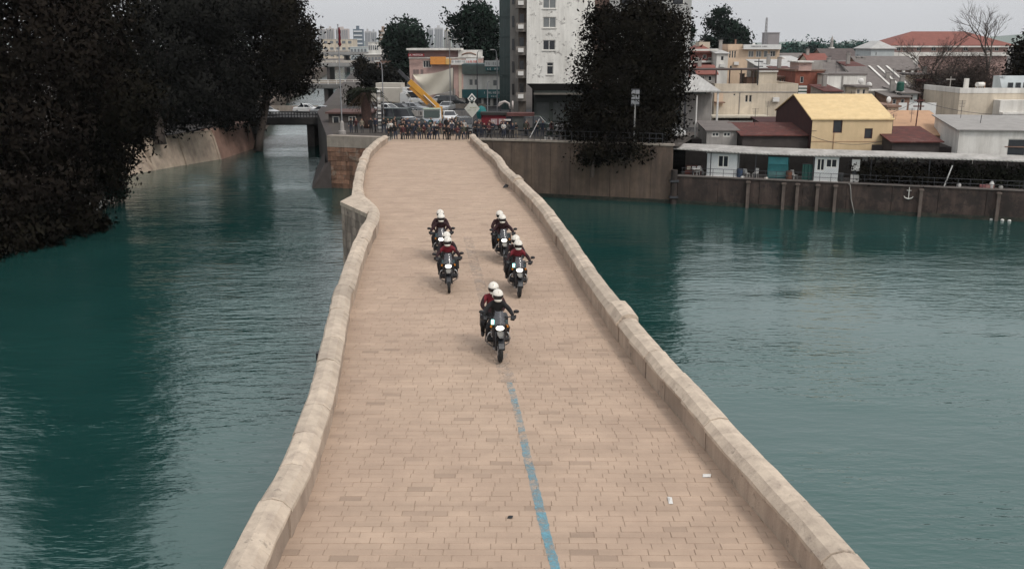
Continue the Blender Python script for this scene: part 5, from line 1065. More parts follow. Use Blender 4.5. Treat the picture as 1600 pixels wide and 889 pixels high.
cabin('white corrugated cabin with wide window, left one on the terrace', 1103, 1150, .7, 2.3, [(.36, .42, .72, .93, '2')])
cabin('white cabin with door and double window, right one on the terrace', 1271, 1308, .45, 2.35, [(.08, .44, .42, .94, '2d'), (.46, .58, .94, .94, '2')])
building('low_shed', 'grey patchwork shed with white framed window left of the red roof shed', 1104, 1152, 204, 99.5, 5, m_greywall, [(1112, 207, 1124, 214, '2'), (1130, 207, 1142, 214, '2')], z0=TZ, roof='shed', roofm=m_greyroof, rh=.5, over=.2, pyref=215)
q0 = on_terrace('kiosk', 'teal fronted kiosk hanging between the two white cabins', 'kiosk', 1198, 1.0); MB().box(0, 1.9, 0, 1.5, 0, 2.2).build('body', M('teal_tarp', (.03, .15, .16), .7, .25, 1.5), q0); MB().box(.05, 1.85, -.08, -.003, 1.45, 2.15).build('blind', M('teal_light', (.06, .24, .26), .7, .15, 2), q0); MB().box(.1, 1.8, -.1, -.003, .2, .7).build('panel', M('teal_light2', (.08, .17, .17), .7, .25, 2), q0); MB().box(-.1, 2.0, -.3, 1.6, 2.2, 2.27).build('roof', m_dark, q0)
q0 = on_terrace('tarp', 'hanging dark green tarp left of the right cabin', 'tarp', 1252, .6); q = MB()
for k in range(8): q.add([(k * .12, .06 * math.sin(k * 2.1), 0), ((k + 1) * .12, .06 * math.sin((k + 1) * 2.1), 0), ((k + 1) * .12, .04 * math.sin(k + 1), 1.6), (k * .12, .04 * math.sin(k), 1.6)], [(0, 1, 2, 3)])
q.build('cloth', M('green_tarp', (.012, .06, .05), .7, .3, 2), q0, smooth=True); MB().tube([(-.05, 0, 1.6), (1.05, 0, 1.6)], .03, 5).build('rail', m_dkmetal, q0)
q0 = on_terrace('water_heater', 'tall white boxes stacked between the right cabin and the hedge', 'cabinet', 1328, .6); MB().box(0, .75, 0, .7, 0, .75).build('lower_box', m_white, q0); MB().box(.02, .73, .02, .68, 1.15, 2.2).build('upper_box', m_white, q0); MB().box(.1, .6, .1, .6, .75, 1.15).build('stand', m_dkmetal, q0)
q0 = on_terrace('washing_line', 'line of pale laundry hanging above the hedge', 'laundry', 1342, 2.4); q = MB(); MB().tube([(0, 0, 2.4), (6, 0, 2.35)], .02, 4).build('line', m_dkmetal, q0)
for k in range(9): MB().box(.15 + k * .62, .6 + k * .62, -.02, .02, 2.4 - [.5, .35, .6, .3, .45, .7, .4, .55, .5][k], 2.38).build('cloth', [m_white, m_cream, m_greywall][k % 3], q0)
q0 = on_terrace('leaning_plank', 'pale plank leaning at the right end of the hedge', 'plank', 1478, .3); MB().tube([(-.2, 0, 0), (.35, .2, 2.0)], .06, 5).build('plank', m_white, q0)
q0 = on_terrace('sofa', 'reddish brown bench with cushions on the terrace under the first canopy end', 'bench', 1070, 1.2); MB().box(0, 1.6, 0, .7, .1, .45).build('seat', m_redroof, q0); MB().box(0, 1.6, .6, .8, .45, .9).build('backrest', m_redroof, q0)
for k in range(3): MB().rbox((.3 + k * .5, .45, .65), (.34, .14, .34), 0, -.3).build('cushion', [m_cream, m_white, m_cream][k], q0)
q0 = on_terrace('table', 'small white topped table near the bench under the canopy', 'table', 1080, .5); MB().box(0, .8, 0, .6, .70, .75).build('table_top', m_pale, q0)
for x in (.05, .7):
    for y in (.05, .5): MB().box(x, x + .05, y, y + .05, 0, .70).build('leg', m_dkmetal, q0)
for i, (px, bk, c, lab) in enumerate([(1497, .4, (.5, .48, .46), 'white jug on the terrace edge beside the leaning plank'), (1530, .4, (.30, .12, .12), 'red crate on the terrace edge near the right edge'), (1540, .35, (.38, .2, .18), 'pinkish crate next to the red crate'), (1548, .5, (.62, .6, .58), 'tall white canister beside the pinkish crate'), (1563, .4, (.35, .33, .31), 'grey bucket right of the white canister'), (1196, .3, (.5, .45, .4), 'pale basket on the quay edge below the teal kiosk'), (1160, .3, (.55, .53, .5), 'small white pot on the quay edge right of the left cabin')]):
    q0 = on_terrace(['jug', 'crate', 'crate', 'canister', 'bucket', 'basket', 'pot'][i], lab, ['jug', 'crate', 'crate', 'canister', 'bucket', 'basket', 'pot'][i], px, bk); mm = M('clutter_%d' % i, c, .7, .15, 3); h = [.45, .35, .4, .75, .4, .3, .3][i]
    if i in (1, 2):
        MB().box(0, .7, 0, .5, 0, h).build('body', mm, q0)
        for k in range(3): MB().box(-.01, .71, -.02, -.003, .04 + k * .12, .11 + k * .12).build('slat', mm, q0)
    else:
        MB().lathe([(.14, 0), (.2, .03), (.2, h * .7), (.1, h * .9), (.1, h)], n=12).build('body', mm, q0, smooth=True); MB().torus((0, 0, h), .1, .02, 12, 5, 'z').build('rim', m_dkmetal, q0)
# railing on the quay edge
t = thing('railing', 'dark thin railing along the quay edge in front of the cabins', 'railing', WC); q = MB()
for k in range(46):
    p = WC + wdir * (1 + k * 1.0) + wnor * .12; MB().tube([p + Vector((0, 0, TZ)), p + Vector((0, 0, TZ + .85))], .025, 5).build('baluster', m_dkmetal, t, WC)
for hz in (.45, .85): MB().tube([WC + wdir * .9 + wnor * .12 + Vector((0, 0, TZ + hz)), WC + wdir * 46.2 + wnor * .12 + Vector((0, 0, TZ + hz))], .025, 5).build('rail', m_dkmetal, t, WC)
# anchor, hose and drums on the wall
def on_wall(px, py):
    a = WC + wdir * .6; d = ray(px, py); n = wnor; k = (a - Vector((0, 0, CAMZ))).dot(n) / d.dot(n); return Vector((0, 0, CAMZ)) + d * k
p = on_wall(1420, 303); t = thing('anchor', 'white anchor mounted on the dark quay wall below the hedge', 'anchor', p - wnor * .06, TRZ)
MB().tube([(0, 0, -.40), (0, 0, .45)], .045, 6).build('shank', m_pale, t); MB().torus((0, 0, .52), .09, .025, 12, 5, 'x').build('ring', m_pale, t); MB().tube([(-.2, 0, .32), (.2, 0, .32)], .03, 6).build('stock', m_pale, t)
MB().tube([(-.40, 0, -.22), (-.28, 0, -.38), (0, 0, -.46), (.28, 0, -.38), (.40, 0, -.22)], [.03, .05, .06, .05, .03], 6).build('arms', m_pale, t)
p = on_wall(1324, 287); t = thing('hose', 'pale hose hanging down the quay wall right of the second cabin', 'hose', p - wnor * .12); q0 = on_wall(1334, 333) - on_wall(1324, 287)
MB().tube([(0, .1, .1), (.25, -.05, -.1), (.35, -.05, -.6), Vector((.45, -.05, -1.4)), q0 + Vector((0, -.1, 0))], .05, 6).build('tube', m_greywall, t, smooth=True)
for i, (px, py) in enumerate(((1549, 344), (1566, 345), (1577, 346), (1254, 328))):
    p = onZ(px, py, .02); o = MB().ell((0, 0, .05), (.18, .12, .12), 8, 5).build('float', m_white, None, smooth=True); o.location = p; tag(o, ['white float on the water by the right quay wall, leftmost of three', 'middle white float on the water by the right quay wall', 'white float nearest the right edge by the quay wall', 'lone white float below the right cabin'][i], 'float', 'white floats on the water')

# plastic chairs and barrels under the canopy
def chair_me(m):
    q = MB(); q.box(-.22, .22, -.22, .22, .42, .46); q.add([(-.22, .2, .46), (.22, .2, .46), (.2, .3, .9), (-.2, .3, .9), (-.22, .24, .46), (.22, .24, .46), (.2, .34, .9), (-.2, .34, .9)], [(0, 1, 2, 3), (7, 6, 5, 4), (3, 2, 6, 7), (0, 3, 7, 4), (1, 5, 6, 2)])
    return q
for i, (px, bk, lab) in enumerate([(1088, .9, 'white plastic chair left of the left cabin'), (1094, 1.5, 'second white plastic chair close to the left cabin wall'), (1166, 1.0, 'white plastic chair between left cabin and teal kiosk'), (1180, 1.4, 'white plastic chair nearest the teal kiosk'), (1240, 1.2, 'white plastic chair between teal kiosk and green tarp'), (1262, 1.6, 'white plastic chair behind the green tarp')]):
    t = on_terrace('plastic_chair', lab, 'chair', px, bk); t.rotation_euler.z += [-.5, .4, 2.6, -.3, .8, 0][i]; t['group'] = 'plastic chairs on the terrace'; q = chair_me(0); q2 = MB().box(-.22, .22, -.22, .22, .42, .46).build('seat', m_white, t)
    MB().add(q.v[8:], [tuple(k - 8 for k in f) for f in q.f[6:]]).build('backrest', m_white, t)
    for sx_ in (-.19, .19):
        for sy_ in (-.19, .19): MB().tube([(sx_ * 1.15, sy_ * 1.15, 0), (sx_, sy_, .42)], .022, 5).build('leg', m_white, t)
for i, (px, lab) in enumerate([(1155, 'dark blue barrel right of the left cabin'), (1232, 'rusty barrel right of the teal kiosk'), (1312, 'dark barrel right of the right cabin')]):
    t = on_terrace('barrel', lab, 'barrel', px, .7); MB().lathe([(.28, 0), (.29, .3), (.27, .32), (.29, .6), (.28, .88)], n=14).build('drum', M('barrel_%d' % i, [(.03, .05, .09), (.12, .05, .03), (.03, .03, .03)][i], .6, .3, 3), t); MB().torus((0, 0, .88), .27, .02, 14, 5, 'z').build('rim', m_dkmetal, t)
# ================================================================== bridges over the side channel
def road_bridge(label, Y0, Y1, xl, xr, zd, piers, rail, colm, railm=None, slab=.75, posts=8, group='bridges over the side channel'):
    t = thing('road_bridge', label, 'bridge', ((xl + xr) / 2, Y0, 0), 0, group); o_ = t.location.copy(); q = MB()
    MB().box(xl, xr, Y0, Y1, zd - slab, zd).build('deck', colm, t, o_)
    MB().box(xl, xr, Y0 - .25, Y0 - .005, zd - slab * .8, zd + .18).build('edge_beam', colm, t, o_)
    for x in piers: MB().box(x - .55, x + .55, Y0 + 1, Y1 - 1, -1.5, zd - slab - .003).build('pier', m_dark, t, o_)
    if rail:
        for k in range(posts + 1):
            x = xl + (xr - xl) * k / posts; MB().box(x - (.07 if posts < 30 else .05), x + (.07 if posts < 30 else .05), Y0 - .15, Y0, zd + .18, zd + rail).build('post', railm or m_dkmetal, t, o_)
        for h in (rail, rail * .62): MB().box(xl, xr, Y0 - .13, Y0 - .04, zd + h - .1, zd + h).build('rail', railm or m_dkmetal, t, o_)
    MB().box(xl, xr, Y1, Y1 + .25, zd - slab, zd + .9).build('far_parapet', m_plaster, t, o_)
    return t
road_bridge('nearest road bridge over the side channel with dark railing and white car', 149, 166, -52, -24, 4.4, (-31.2,), 1.05, M('bridge_dark', (.035, .032, .031), .85, .2, 1), None, 1.0, 60)
road_bridge('second bridge up the channel with light railing', 262, 272, -72, -40, 4.9, (-50.0,), 1.4, M('bridge_grey', (.12, .115, .11), .85, .2, .6), m_pale, 1.0, 14)
road_bridge('third bridge up the channel with pale edge beam', 400, 414, -120, -55, 8.0, (-75, -92), 1.2, M('bridge_pale', (.24, .23, .22), .85, .15, .6), m_pale, 1.5, 12)
road_bridge('farthest flyover across the channel below the skyline', 560, 575, -160, -70, 11.2, (-95, -125), 1.4, M('bridge_pale', (.24, .23, .22), .85, .15, .6), m_pale, 1.8, 12)

# ================================================================== vehicles
m_tyre = M('tyre_rubber', (.018, .018, .018), .85, .2, 8); m_rim = M('wheel_rim', (.28, .28, .29), .4, .1, 5, metal=.7)
m_lamp = M('headlamp_glass', (.55, .55, .55), .15, .05, 3); m_tail = M('tail_lamp', (.25, .015, .012), .3)
wheel_me = {}
def car(label, pos, rz, colm, kind='sedan', group=None):
    Lc, Wc, Hc = {'sedan': (4.4, 1.74, 1.42), 'van': (4.9, 1.9, 2.1), 'suv': (4.6, 1.86, 1.72)}[kind]
    t = thing('parked_car' if kind == 'sedan' else kind if kind == 'van' else 'suv_car', label, 'car' if kind != 'van' else 'van', pos, rz, group); hw = Wc / 2
    def ring(y, w, zb, zs, zt): return [(-w * .92, y, zb), (-w, y, zb + .12), (-w, y, zs - .08), (-w * .93, y, zt), (w * .93, y, zt), (w, y, zs - .08), (w, y, zb + .12), (w * .92, y, zb)]
    l = Lc / 2; sh = .92 if kind == 'sedan' else 1.05
    q = MB(); q.loft([ring(-l, hw * .82, .32, .6, .62), ring(-l + .12, hw * .93, .24, .72, .74), ring(-l + .9, hw, .2, sh - .06, sh - .04), ring(-l + 1.4, hw, .2, sh, sh + .02), ring(l - 1.0, hw, .2, sh, sh + .02), ring(l - .15, hw * .95, .24, sh - .05, sh - .02), ring(l, hw * .86, .34, .75, .78)]); q.build('body', colm, t, smooth=False)
    yf0, yf1, yr1, yr0 = {'sedan': (-l + 1.2, -l + 1.95, l - 1.35, l - .75), 'van': (-l + .55, -l + 1.15, l - .15, l - .05), 'suv': (-l + 1.15, -l + 1.75, l - .5, l - .12)}[kind]
    def cab(y, w, z): return [(-w, y, z), (w, y, z)]
    b0, tp = hw * .93, hw * .74
    zb = sh; zt = Hc - .04
    q = MB(); A = [(-b0, yf0, zb), (b0, yf0, zb), (b0, yr0, zb), (-b0, yr0, zb), (-tp, yf1, zt), (tp, yf1, zt), (tp, yr1, zt), (-tp, yr1, zt)]
    q.add(A, [(0, 1, 5, 4), (1, 2, 6, 5), (2, 3, 7, 6), (3, 0, 4, 7), (4, 5, 6, 7)]); q.build('windows', m_pane, t)
    r = MB(); r.loft([[(-tp * .98, yf1 - .05, zt - .005), (-tp * .8, yf1 - .02, Hc), (tp * .8, yf1 - .02, Hc), (tp * .98, yf1 - .05, zt - .005)], [(-tp * 1.0, (yf1 + yr1) / 2, zt), (-tp * .8, (yf1 + yr1) / 2, Hc + .03), (tp * .8, (yf1 + yr1) / 2, Hc + .03), (tp, (yf1 + yr1) / 2, zt)], [(-tp * .98, yr1 + .05, zt - .005), (-tp * .8, yr1, Hc), (tp * .8, yr1, Hc), (tp * .98, yr1 + .05, zt - .005)]]); r.build('roof', colm, t)
    q = MB()
    for sg in (-1, 1):
        for f in (0, .5, 1):
            yb = yf0 + (yr0 - yf0) * f; yt = yf1 + (yr1 - yf1) * f; q.tube([(sg * b0 * 1.005, yb, zb), (sg * tp * 1.01, yt, zt)], .045, 4)
    tag(q.build('pillars', colm, t), kind='stuff')
    k = 'w'
    if k not in wheel_me:
        a = MB().torus((0, 0, 0), .25, .075, 18, 6, 'x', 1.2).build('tmp', m_tyre, smooth=True); b_ = MB().tube([(-.07, 0, 0), (.07, 0, 0)], .2, 14).build('tmp', m_rim); wheel_me[k] = (a.data, b_.data); bpy.data.objects.remove(a); bpy.data.objects.remove(b_)
    for sx_ in (-1, 1):
        for yw in (-l + .8, l - .8):
            w = inst(wheel_me[k][0], 'wheel', t, (sx_ * (hw - .12), yw, .325)); inst(wheel_me[k][1], 'rim', w, (sx_ * .05, 0, 0))
    for sx_ in (-1, 1):
        MB().rbox((sx_ * hw * .66, -l + .05, .64), (.34, .12, .16), sx_ * .25).build('headlight', m_lamp, t); MB().rbox((sx_ * hw * .75, l - .04, .75), (.26, .08, .2)).build('tail_light', m_tail, t)
        MB().rbox((sx_ * (hw + .08), yf0 + .35, sh + .06), (.18, .1, .13)).build('mirror', colm, t)
    MB().box(-.25, .25, -l - .015, -l + .02, .38, .5).build('number_plate', m_white, t)
    return t
cw = M('car_white', (.62, .62, .61), .25, .03, 1, spec=.6); cs = M('car_silver', (.36, .37, .38), .3, .04, 1, metal=.3); cd = M('car_dark', (.03, .034, .034), .25, .1, 1, spec=.6); cgr = M('car_green', (.035, .05, .045), .25, .1, 1, spec=.6); cbe = M('car_beige', (.42, .37, .30), .35, .05, 1)
def gp(px, py, z=G): p = onZ(px, py, z); return (p.x, p.y, z)
car('dark green minibus with pale roof stripe side on behind the crowd', gp(622, 196), R(82), cgr, 'van')
car('silver car in front of the dark minibus behind the crowd', gp(640, 202), R(25), cs)
car('white car just right of the crane truck cab', gp(702, 191), R(10), cw)
car('white car behind the crowd next to the parapet end', gp(717, 202), R(5), cw)
car('black car parked right behind the crowd near the crane truck', gp(655, 206), R(80), cd)
car('dark suv behind the crowd close to the right parapet end', gp(727, 207), R(15), cd, 'suv')
car('dark car beside the red stall behind the river wall', gp(758, 203), R(85), cd)
car('dark green suv behind the stalls left of the big tree', gp(838, 205), R(82), cgr, 'suv')
car('white car with dark windows left of the round tree street', gp(607, 178), R(60), cw)
car('dark car between the white cars at the junction', gp(627, 177), R(70), cd)
car('silver car in the middle of the junction left of the crane boom', gp(646, 176), R(75), cs)
car('white hatchback waiting right of the crane boom', gp(698, 174), R(-12), cw)
car('white van far up the street under the round tree', gp(609, 136), R(2), cw, 'van')
car('white car behind the far white van', gp(618, 143), R(8), cw)
car('dark car parked in the street under the round tree', gp(623, 149), R(20), cd)
car('white van parked before the motor shop left of the crane boom', gp(641, 163), R(85), cw, 'van')
car('beige car left of the parked white van', gp(626, 163), R(80), cbe)
car('white car before the shop windows under the cream sheet', gp(690, 163), R(85), cw)
car('dark suv before the shop windows under the cream sheet', gp(706, 166), R(80), cd, 'suv')
p = onZ(490, 172, 4.5); car('white car crossing the nearest road bridge', (p.x, 162, 4.4), R(86), cw)
p = onZ(505, 172, 4.5); car('silver car following the white car on the nearest road bridge', (onY(506, 165, 157).x, 157, 4.4), R(90), cs)
car('white car half hidden by the tree at the left end of the nearest road bridge', (onY(416, 178, 156).x, 156, 4.4), R(60), cw)
car('white car parked behind the big dark tree near the white pole', gp(1048, 214), R(15), cw)
# box trucks
for lab, px, py, rz in (('beige box truck parked at the left of the street', 612, 166, R(83)), ('second pale box truck behind the beige one', 617, 155, R(78))):
    t = thing('box_truck', lab, 'truck', gp(px, py), rz); MB().box(-1.15, 1.15, -1.6, 3.2, .75, 2.9).build('cargo_box', M('box_beige', (.50, .46, .40), .6, .08, .6), t)
    MB().loft([[(-1.05, -3.0, .5), (1.05, -3.0, .5), (1.05, -3.05, 1.3), (1.0, -2.5, 2.1), (-1.0, -2.5, 2.1), (-1.05, -3.05, 1.3)], [(-1.05, -1.65, .5), (1.05, -1.65, .5), (1.05, -1.65, 1.3), (1.0, -1.65, 2.15), (-1.0, -1.65, 2.15), (-1.05, -1.65, 1.3)]]).build('cab', cw, t)
    MB().rbox((0, -2.83, 1.7), (1.7, .06, .6), 0, -.58).build('windscreen', m_pane, t)
    for sx_ in (-1, 1):
        for yw in (-2.2, 2.0): w = inst(wheel_me['w'][0], 'wheel', t, (sx_ * .95, yw, .4), (0, 0, 0), (1.3, 1.25, 1.25)); inst(wheel_me['w'][1], 'rim', w, (sx_ * .05, 0, 0))
# the crane truck facing the bridge
P0 = gp(676, 202); t = thing('crane_truck', 'white crane truck with raised yellow boom facing the bridge', 'truck', P0, R(2))
MB().loft([[(-1.05, -1.2, .45), (1.05, -1.2, .45), (1.07, -1.25, 1.35), (1.02, -.95, 2.35), (-1.02, -.95, 2.35), (-1.07, -1.25, 1.35)], [(-1.05, .6, .45), (1.05, .6, .45), (1.07, .6, 1.35), (1.02, .6, 2.4), (-1.02, .6, 2.4), (-1.07, .6, 1.35)]]).build('cab', cw, t)
MB().rbox((0, -1.13, 1.83), (1.86, .06, .86), 0, -.28).build('windscreen', M('green_dark_glass', (.015, .03, .022), .12, .2, 1, spec=.6), t)
MB().rbox((0, -.95, 2.44), (2.0, .35, .14)).build('sun_visor', M('visor_pale_green', (.50, .58, .46), .5), t)
MB().box(-.9, .9, -1.3, -1.255, .75, 1.2).build('blue_panel', M('panel_blue_white', (.42, .47, .55), .5, .1, 2), t); bars(t, 'panel_lettering', -.6, .6, -1.31, .85, 1.02, 8, M('blue_letters', (.10, .14, .26)), 3)
MB().box(-1.08, 1.08, -1.4, -1.22, .35, .65).build('bumper', m_white, t)
for sx_ in (-1, 1): MB().rbox((sx_ * .8, -1.3, .85), (.3, .1, .22)).build('headlight', m_lamp, t); MB().rbox((sx_ * 1.28, -1.1, 1.9), (.16, .1, .4)).build('mirror', m_black, t)
MB().box(-1.1, 1.1, .7, 6.5, .8, 1.05).build('flat_bed', m_dkmetal, t)
for sx_ in (-1, 1):
    for yw in (-.4, 3.6, 4.9): w = inst(wheel_me['w'][0], 'wheel', t, (sx_ * .95, yw, .45), (0, 0, 0), (1.5, 1.4, 1.4)); inst(wheel_me['w'][1], 'rim', w, (sx_ * .05, 0, 0))
o_ = Vector(P0); a = onY(686, 168, P0[1] + 3) - o_; m1 = onY(662, 146, P0[1] + 3) - o_; e = onY(641, 127, P0[1] + 3) - o_; e2 = onY(624, 110, P0[1] + 3) - o_
MB().box(a.x - .5, a.x + .5, a.y - .5, a.y + .5, 1.05, a.z + .1).build('crane_turret', M('crane_yellow', (.52, .26, .04), .5, .15, 1), t)
def beam(p0, p1, w, h, nm, mt):
    d = p1 - p0; u = d.normalized(); s_ = Vector((0, 1, 0)); n = u.cross(s_).normalized(); secs = []
    for p in (p0, p1): secs.append([p + s_ * w / 2 + n * h / 2, p - s_ * w / 2 + n * h / 2, p - s_ * w / 2 - n * h / 2, p + s_ * w / 2 - n * h / 2])
    return MB().loft(secs).build(nm, mt, t)
beam(a, e, .45, .62, 'boom', MC['crane_yellow']); beam(a.lerp(e, .3) + Vector((-.2, 0, -.55)), a.lerp(e, .95) + Vector((-.1, 0, -.55)), .3, .35, 'boom_ram_housing', M('crane_amber', (.45, .20, .03), .5, .15, 1)); beam(e + (e - a) * .005, e2, .3, .38, 'boom_jib', m_dkmetal)
MB().tube([a + Vector((0, -.3, -.2)), a.lerp(e, .5) + Vector((0, -.3, -.1))], .07, 6).build('ram', m_rim, t)
# ================================================================== street furniture
P0 = gp(535, 210); h = onY(535, 40, P0[1]).z - G; t = thing('flagpole', 'tall grey flagpole with furled red flag on the abutment', 'flagpole', P0)
MB().lathe([(.42, 0), (.42, .35), (.26, .4), (.2, 1.3), (.09, 1.5)], n=10).build('base', m_greywall, t); MB().tube([(0, 0, 1.2), (0, 0, h)], [.085, .045], 8).build('shaft', m_metal, t); MB().ell((0, 0, h + .05), (.09, .09, .09), 8, 6).build('finial', m_metal, t)
q = MB(); n = 9; secs = []
for k in range(9):
    z = h - .2 - k * .26; r_ = [.04, .10, .13, .11, .14, .16, .14, .17, .04][k]; secs.append([(.12 + r_ * math.cos(2 * math.pi * j / n) * (1 + .35 * math.sin(j * 4 + k)), r_ * .5 * math.sin(2 * math.pi * j / n), z) for j in range(n)])
q.loft(secs); q.build('flag', M('flag_red', (.10, .006, .012), .85, .2, 3), t, smooth=True)
def lamp(label, px, pyt, pyb, arm, Y=None, m=None, head=True):
    P0 = gp(px, pyb); h = onY(px, pyt, P0[1]).z - G; t = thing('street_lamp', label, 'lamp', P0, 0, 'street lamps'); mm = m or m_metal
    MB().tube([(0, 0, 0), (0, 0, h * .85), (arm * .15, 0, h * .97), (arm * .5, 0, h), (arm, 0, h)], [.09, .06, .05, .045, .04], 7).build('post', mm, t)
    if head: MB().rbox((arm * 1.1, 0, h), (.55, .22, .12)).build('lamp_head', m_white, t)
lamp('street lamp with white head on the shop roof line left of the tower', 777, 78, 180, -.6)
lamp('slim street lamp between the palm and the crowd', 600, 96, 200, -.5, m=m_metal)
lamp('thin lamp post in front of the motor shop', 704, 62, 172, .8)
lamp('thin dark post right of the motor shop', 746, 80, 176, .5, m=m_dkmetal)
lamp('short grey post before the teal shop front', 762, 128, 190, .3, m=m_metal, head=False)
# ladder-like striped sign post by the palm
P0 = gp(594, 208); t = thing('striped_post', 'black and white striped lattice post right of the palm', 'post', P0); h = onY(594, 140, P0[1]).z - G
for sx_ in (-.22, .22): MB().tube([(sx_, 0, 0), (sx_, 0, h)], .05, 6).build('upright', m_dkmetal, t)
for k in range(12): MB().box(-.2, .2, -.03, .03, h * (k + .5) / 12 - .12, h * (k + .5) / 12 + .12).build('rung', m_white if k % 2 else m_greywall, t)
# diamond road signs
P0 = gp(738, 214); t = thing('diamond_sign', 'grey and white diamond road signs on one post right of the parapet end', 'sign', P0); h0, h1 = onY(738, 170, P0[1]).z - G, onY(738, 154.5, P0[1]).z - G
MB().tube([(0, .06, 0), (0, .06, h1 + .4)], .04, 6).build('post', m_metal, t)
def dia(z, r_, mt, nm, y=0, ratio=.85): return MB().loft([[(0, yy, z - r_), (r_ * ratio * 1.0, yy, z), (0, yy, z + r_), (-r_ * ratio, yy, z)] for yy in (y, y + .04)]).build(nm, mt, t)
dia(h0, .98, M('sign_grey', (.42, .42, .38), .6, .1, 1), 'lower_diamond'); dia(h1, .58, m_white, 'upper_diamond'); dia(h1, .40, M('sign_dark', (.07, .09, .09), .6), 'upper_field', -.02); dia(h1, .2, m_signw, 'upper_mark', -.035)
bars(t, 'sign_lettering', -.5, .5, -.005, h0 + .05, h0 + .12, 7, M('sign_olive', (.2, .2, .1)), 2); bars(t, 'sign_lettering', -.45, .45, -.005, h0 - .2, h0 - .13, 7, M('sign_olive', (.2, .2, .1)), 3)
# teal parasol, red stall, brown stall, cloth drapes behind the wall
P0 = gp(752, 208); t = thing('parasol', 'closed teal parasol beside the diamond signs', 'parasol', P0); h = onY(752, 167, P0[1]).z - G
MB().tube([(0, 0, 0), (0, 0, h)], .04, 6).build('pole', m_metal, t); q = MB(); secs = []
for r_, z in ((.05, h + .1), (.45, h - .1), (.62, h - .5), (.5, h - 1.0), (.42, h - 1.3)): secs.append([(r_ * math.cos(j * math.pi / 6) * (1 + .12 * (j % 2)), r_ * math.sin(j * math.pi / 6) * (1 + .12 * (j % 2)), z) for j in range(12)])
q.loft(secs); q.build('canopy', M('teal_parasol', (.015, .13, .13), .75, .2, 2), t)
P0 = gp(775, 211); t = thing('market_stall', 'red stall with white lettered panels right of the teal parasol', 'stall', P0); zz = lambda py: onY(775, py, P0[1]).z - G
MB().box(-1.6, 1.1, 0, 1.4, zz(196), zz(180)).build('red_skirt', M('stall_red', (.14, .012, .02), .8, .2, 1.5), t); MB().box(-1.7, 1.2, -.2, 1.6, zz(180), zz(176)).build('roof', M('stall_dark', (.03, .028, .026), .8), t)
for x0 in (-.55, .3): pn_ = MB().box(x0, x0 + .7, -.06, -.003, zz(195), zz(186)).build('panel', M('stall_panel', (.36, .27, .27), .8, .2, 3), t); bars(t, 'panel_lettering', x0 + .06, x0 + .64, -.07, zz(193), zz(188.5), 4, m_signw, 4)
for x in (-1.5, 1.0): MB().box(x - .05, x + .05, .1, .2, 0, zz(196)).build('leg', m_dkmetal, t); MB().box(x - .05, x + .05, 1.2, 1.3, 0, zz(196)).build('leg', m_dkmetal, t)
P0 = gp(815, 211); t = thing('market_stall', 'dark stall with brown red roof bar and grey drapes left of the big tree', 'stall', P0); zz = lambda py: onY(815, py, P0[1]).z - G
MB().box(-2.2, 1.4, 0, 1.4, zz(182), zz(177)).build('roof', M('stall_brown', (.12, .05, .045), .8, .2, 1.5), t); MB().box(-1.0, .2, .2, .5, .5, zz(182.5)).build('drape', M('drape_grey', (.08, .085, .08), .9, .2, 3), t); MB().box(-2.0, -1.1, .2, .5, .4, zz(183)).build('drape', M('drape_dark', (.035, .03, .045), .9, .2, 3), t); MB().box(.5, 1.2, .15, .3, zz(200), zz(185)).build('display_board', M('board_grey', (.2, .18, .17), .8), t)
for x in (-2.1, -1.05, .3, 1.3): MB().box(x - .05, x + .05, .05, .15, 0, zz(182)).build('post', m_dkmetal, t)
MB().box(-1.95, -1.2, -.1, .15, zz(189), zz(186.5)).build('white_tray', m_white, t)
# curved white sculpture
P0 = gp(795, 207); t = thing('sculpture', 'white curved ribbon sculpture above the stalls', 'sculpture', P0); zz = lambda py: onY(795, py, P0[1]).z - G; xx = lambda px: onY(px, 165, P0[1]).x - P0[0]
MB().tube([(xx(777), 0, zz(168)), (xx(781), 0, zz(161)), (xx(789), 0, zz(159)), (xx(795), 0, zz(162)), (xx(797), 0, zz(171))], [.06, .13, .15, .13, .07], 6).build('ribbon', M('sculpt_pale', (.45, .40, .37), .8), t, smooth=True)
MB().torus((xx(801), 0, zz(165)), .42, .1, 16, 6, 'x').build('ring', M('sculpt_pale', (.45, .40, .37), .8), t).rotation_euler = (0, 0, 0)
MB().tube([(xx(779), 0, zz(166)), (xx(788), 0, zz(159.5))], .09, 6).build('arm', M('sculpt_pale', (.45, .40, .37), .8), t); MB().tube([(xx(797), .05, 0), (xx(797), .05, zz(166))], .09, 6).build('stand', m_dkmetal, t); MB().tube([(xx(782), .05, 0), (xx(782), .05, zz(162))], .09, 6).build('stand', m_dkmetal, t)
# fence along the tall wall
t = thing('wall_railing', 'dark railing on top of the tall river wall right of the bridge end', 'railing', WB + Vector((0, 0, G + .18))); o_ = t.location.copy()
fa, fb = WA.lerp(WB, .45) + Vector((0, .3, G + .18)), WC + Vector((-1, .3, G + .18)); n = 34
for k in range(n + 1): p = fa.lerp(fb, k / n); MB().tube([p, p + Vector((0, 0, 1.0))], .03, 5).build('baluster', m_dkmetal, t, o_)
for z in (.5, 1.0): MB().tube([fa + Vector((0, 0, z)), fb + Vector((0, 0, z))], .03, 5).build('rail', m_dkmetal, t, o_)
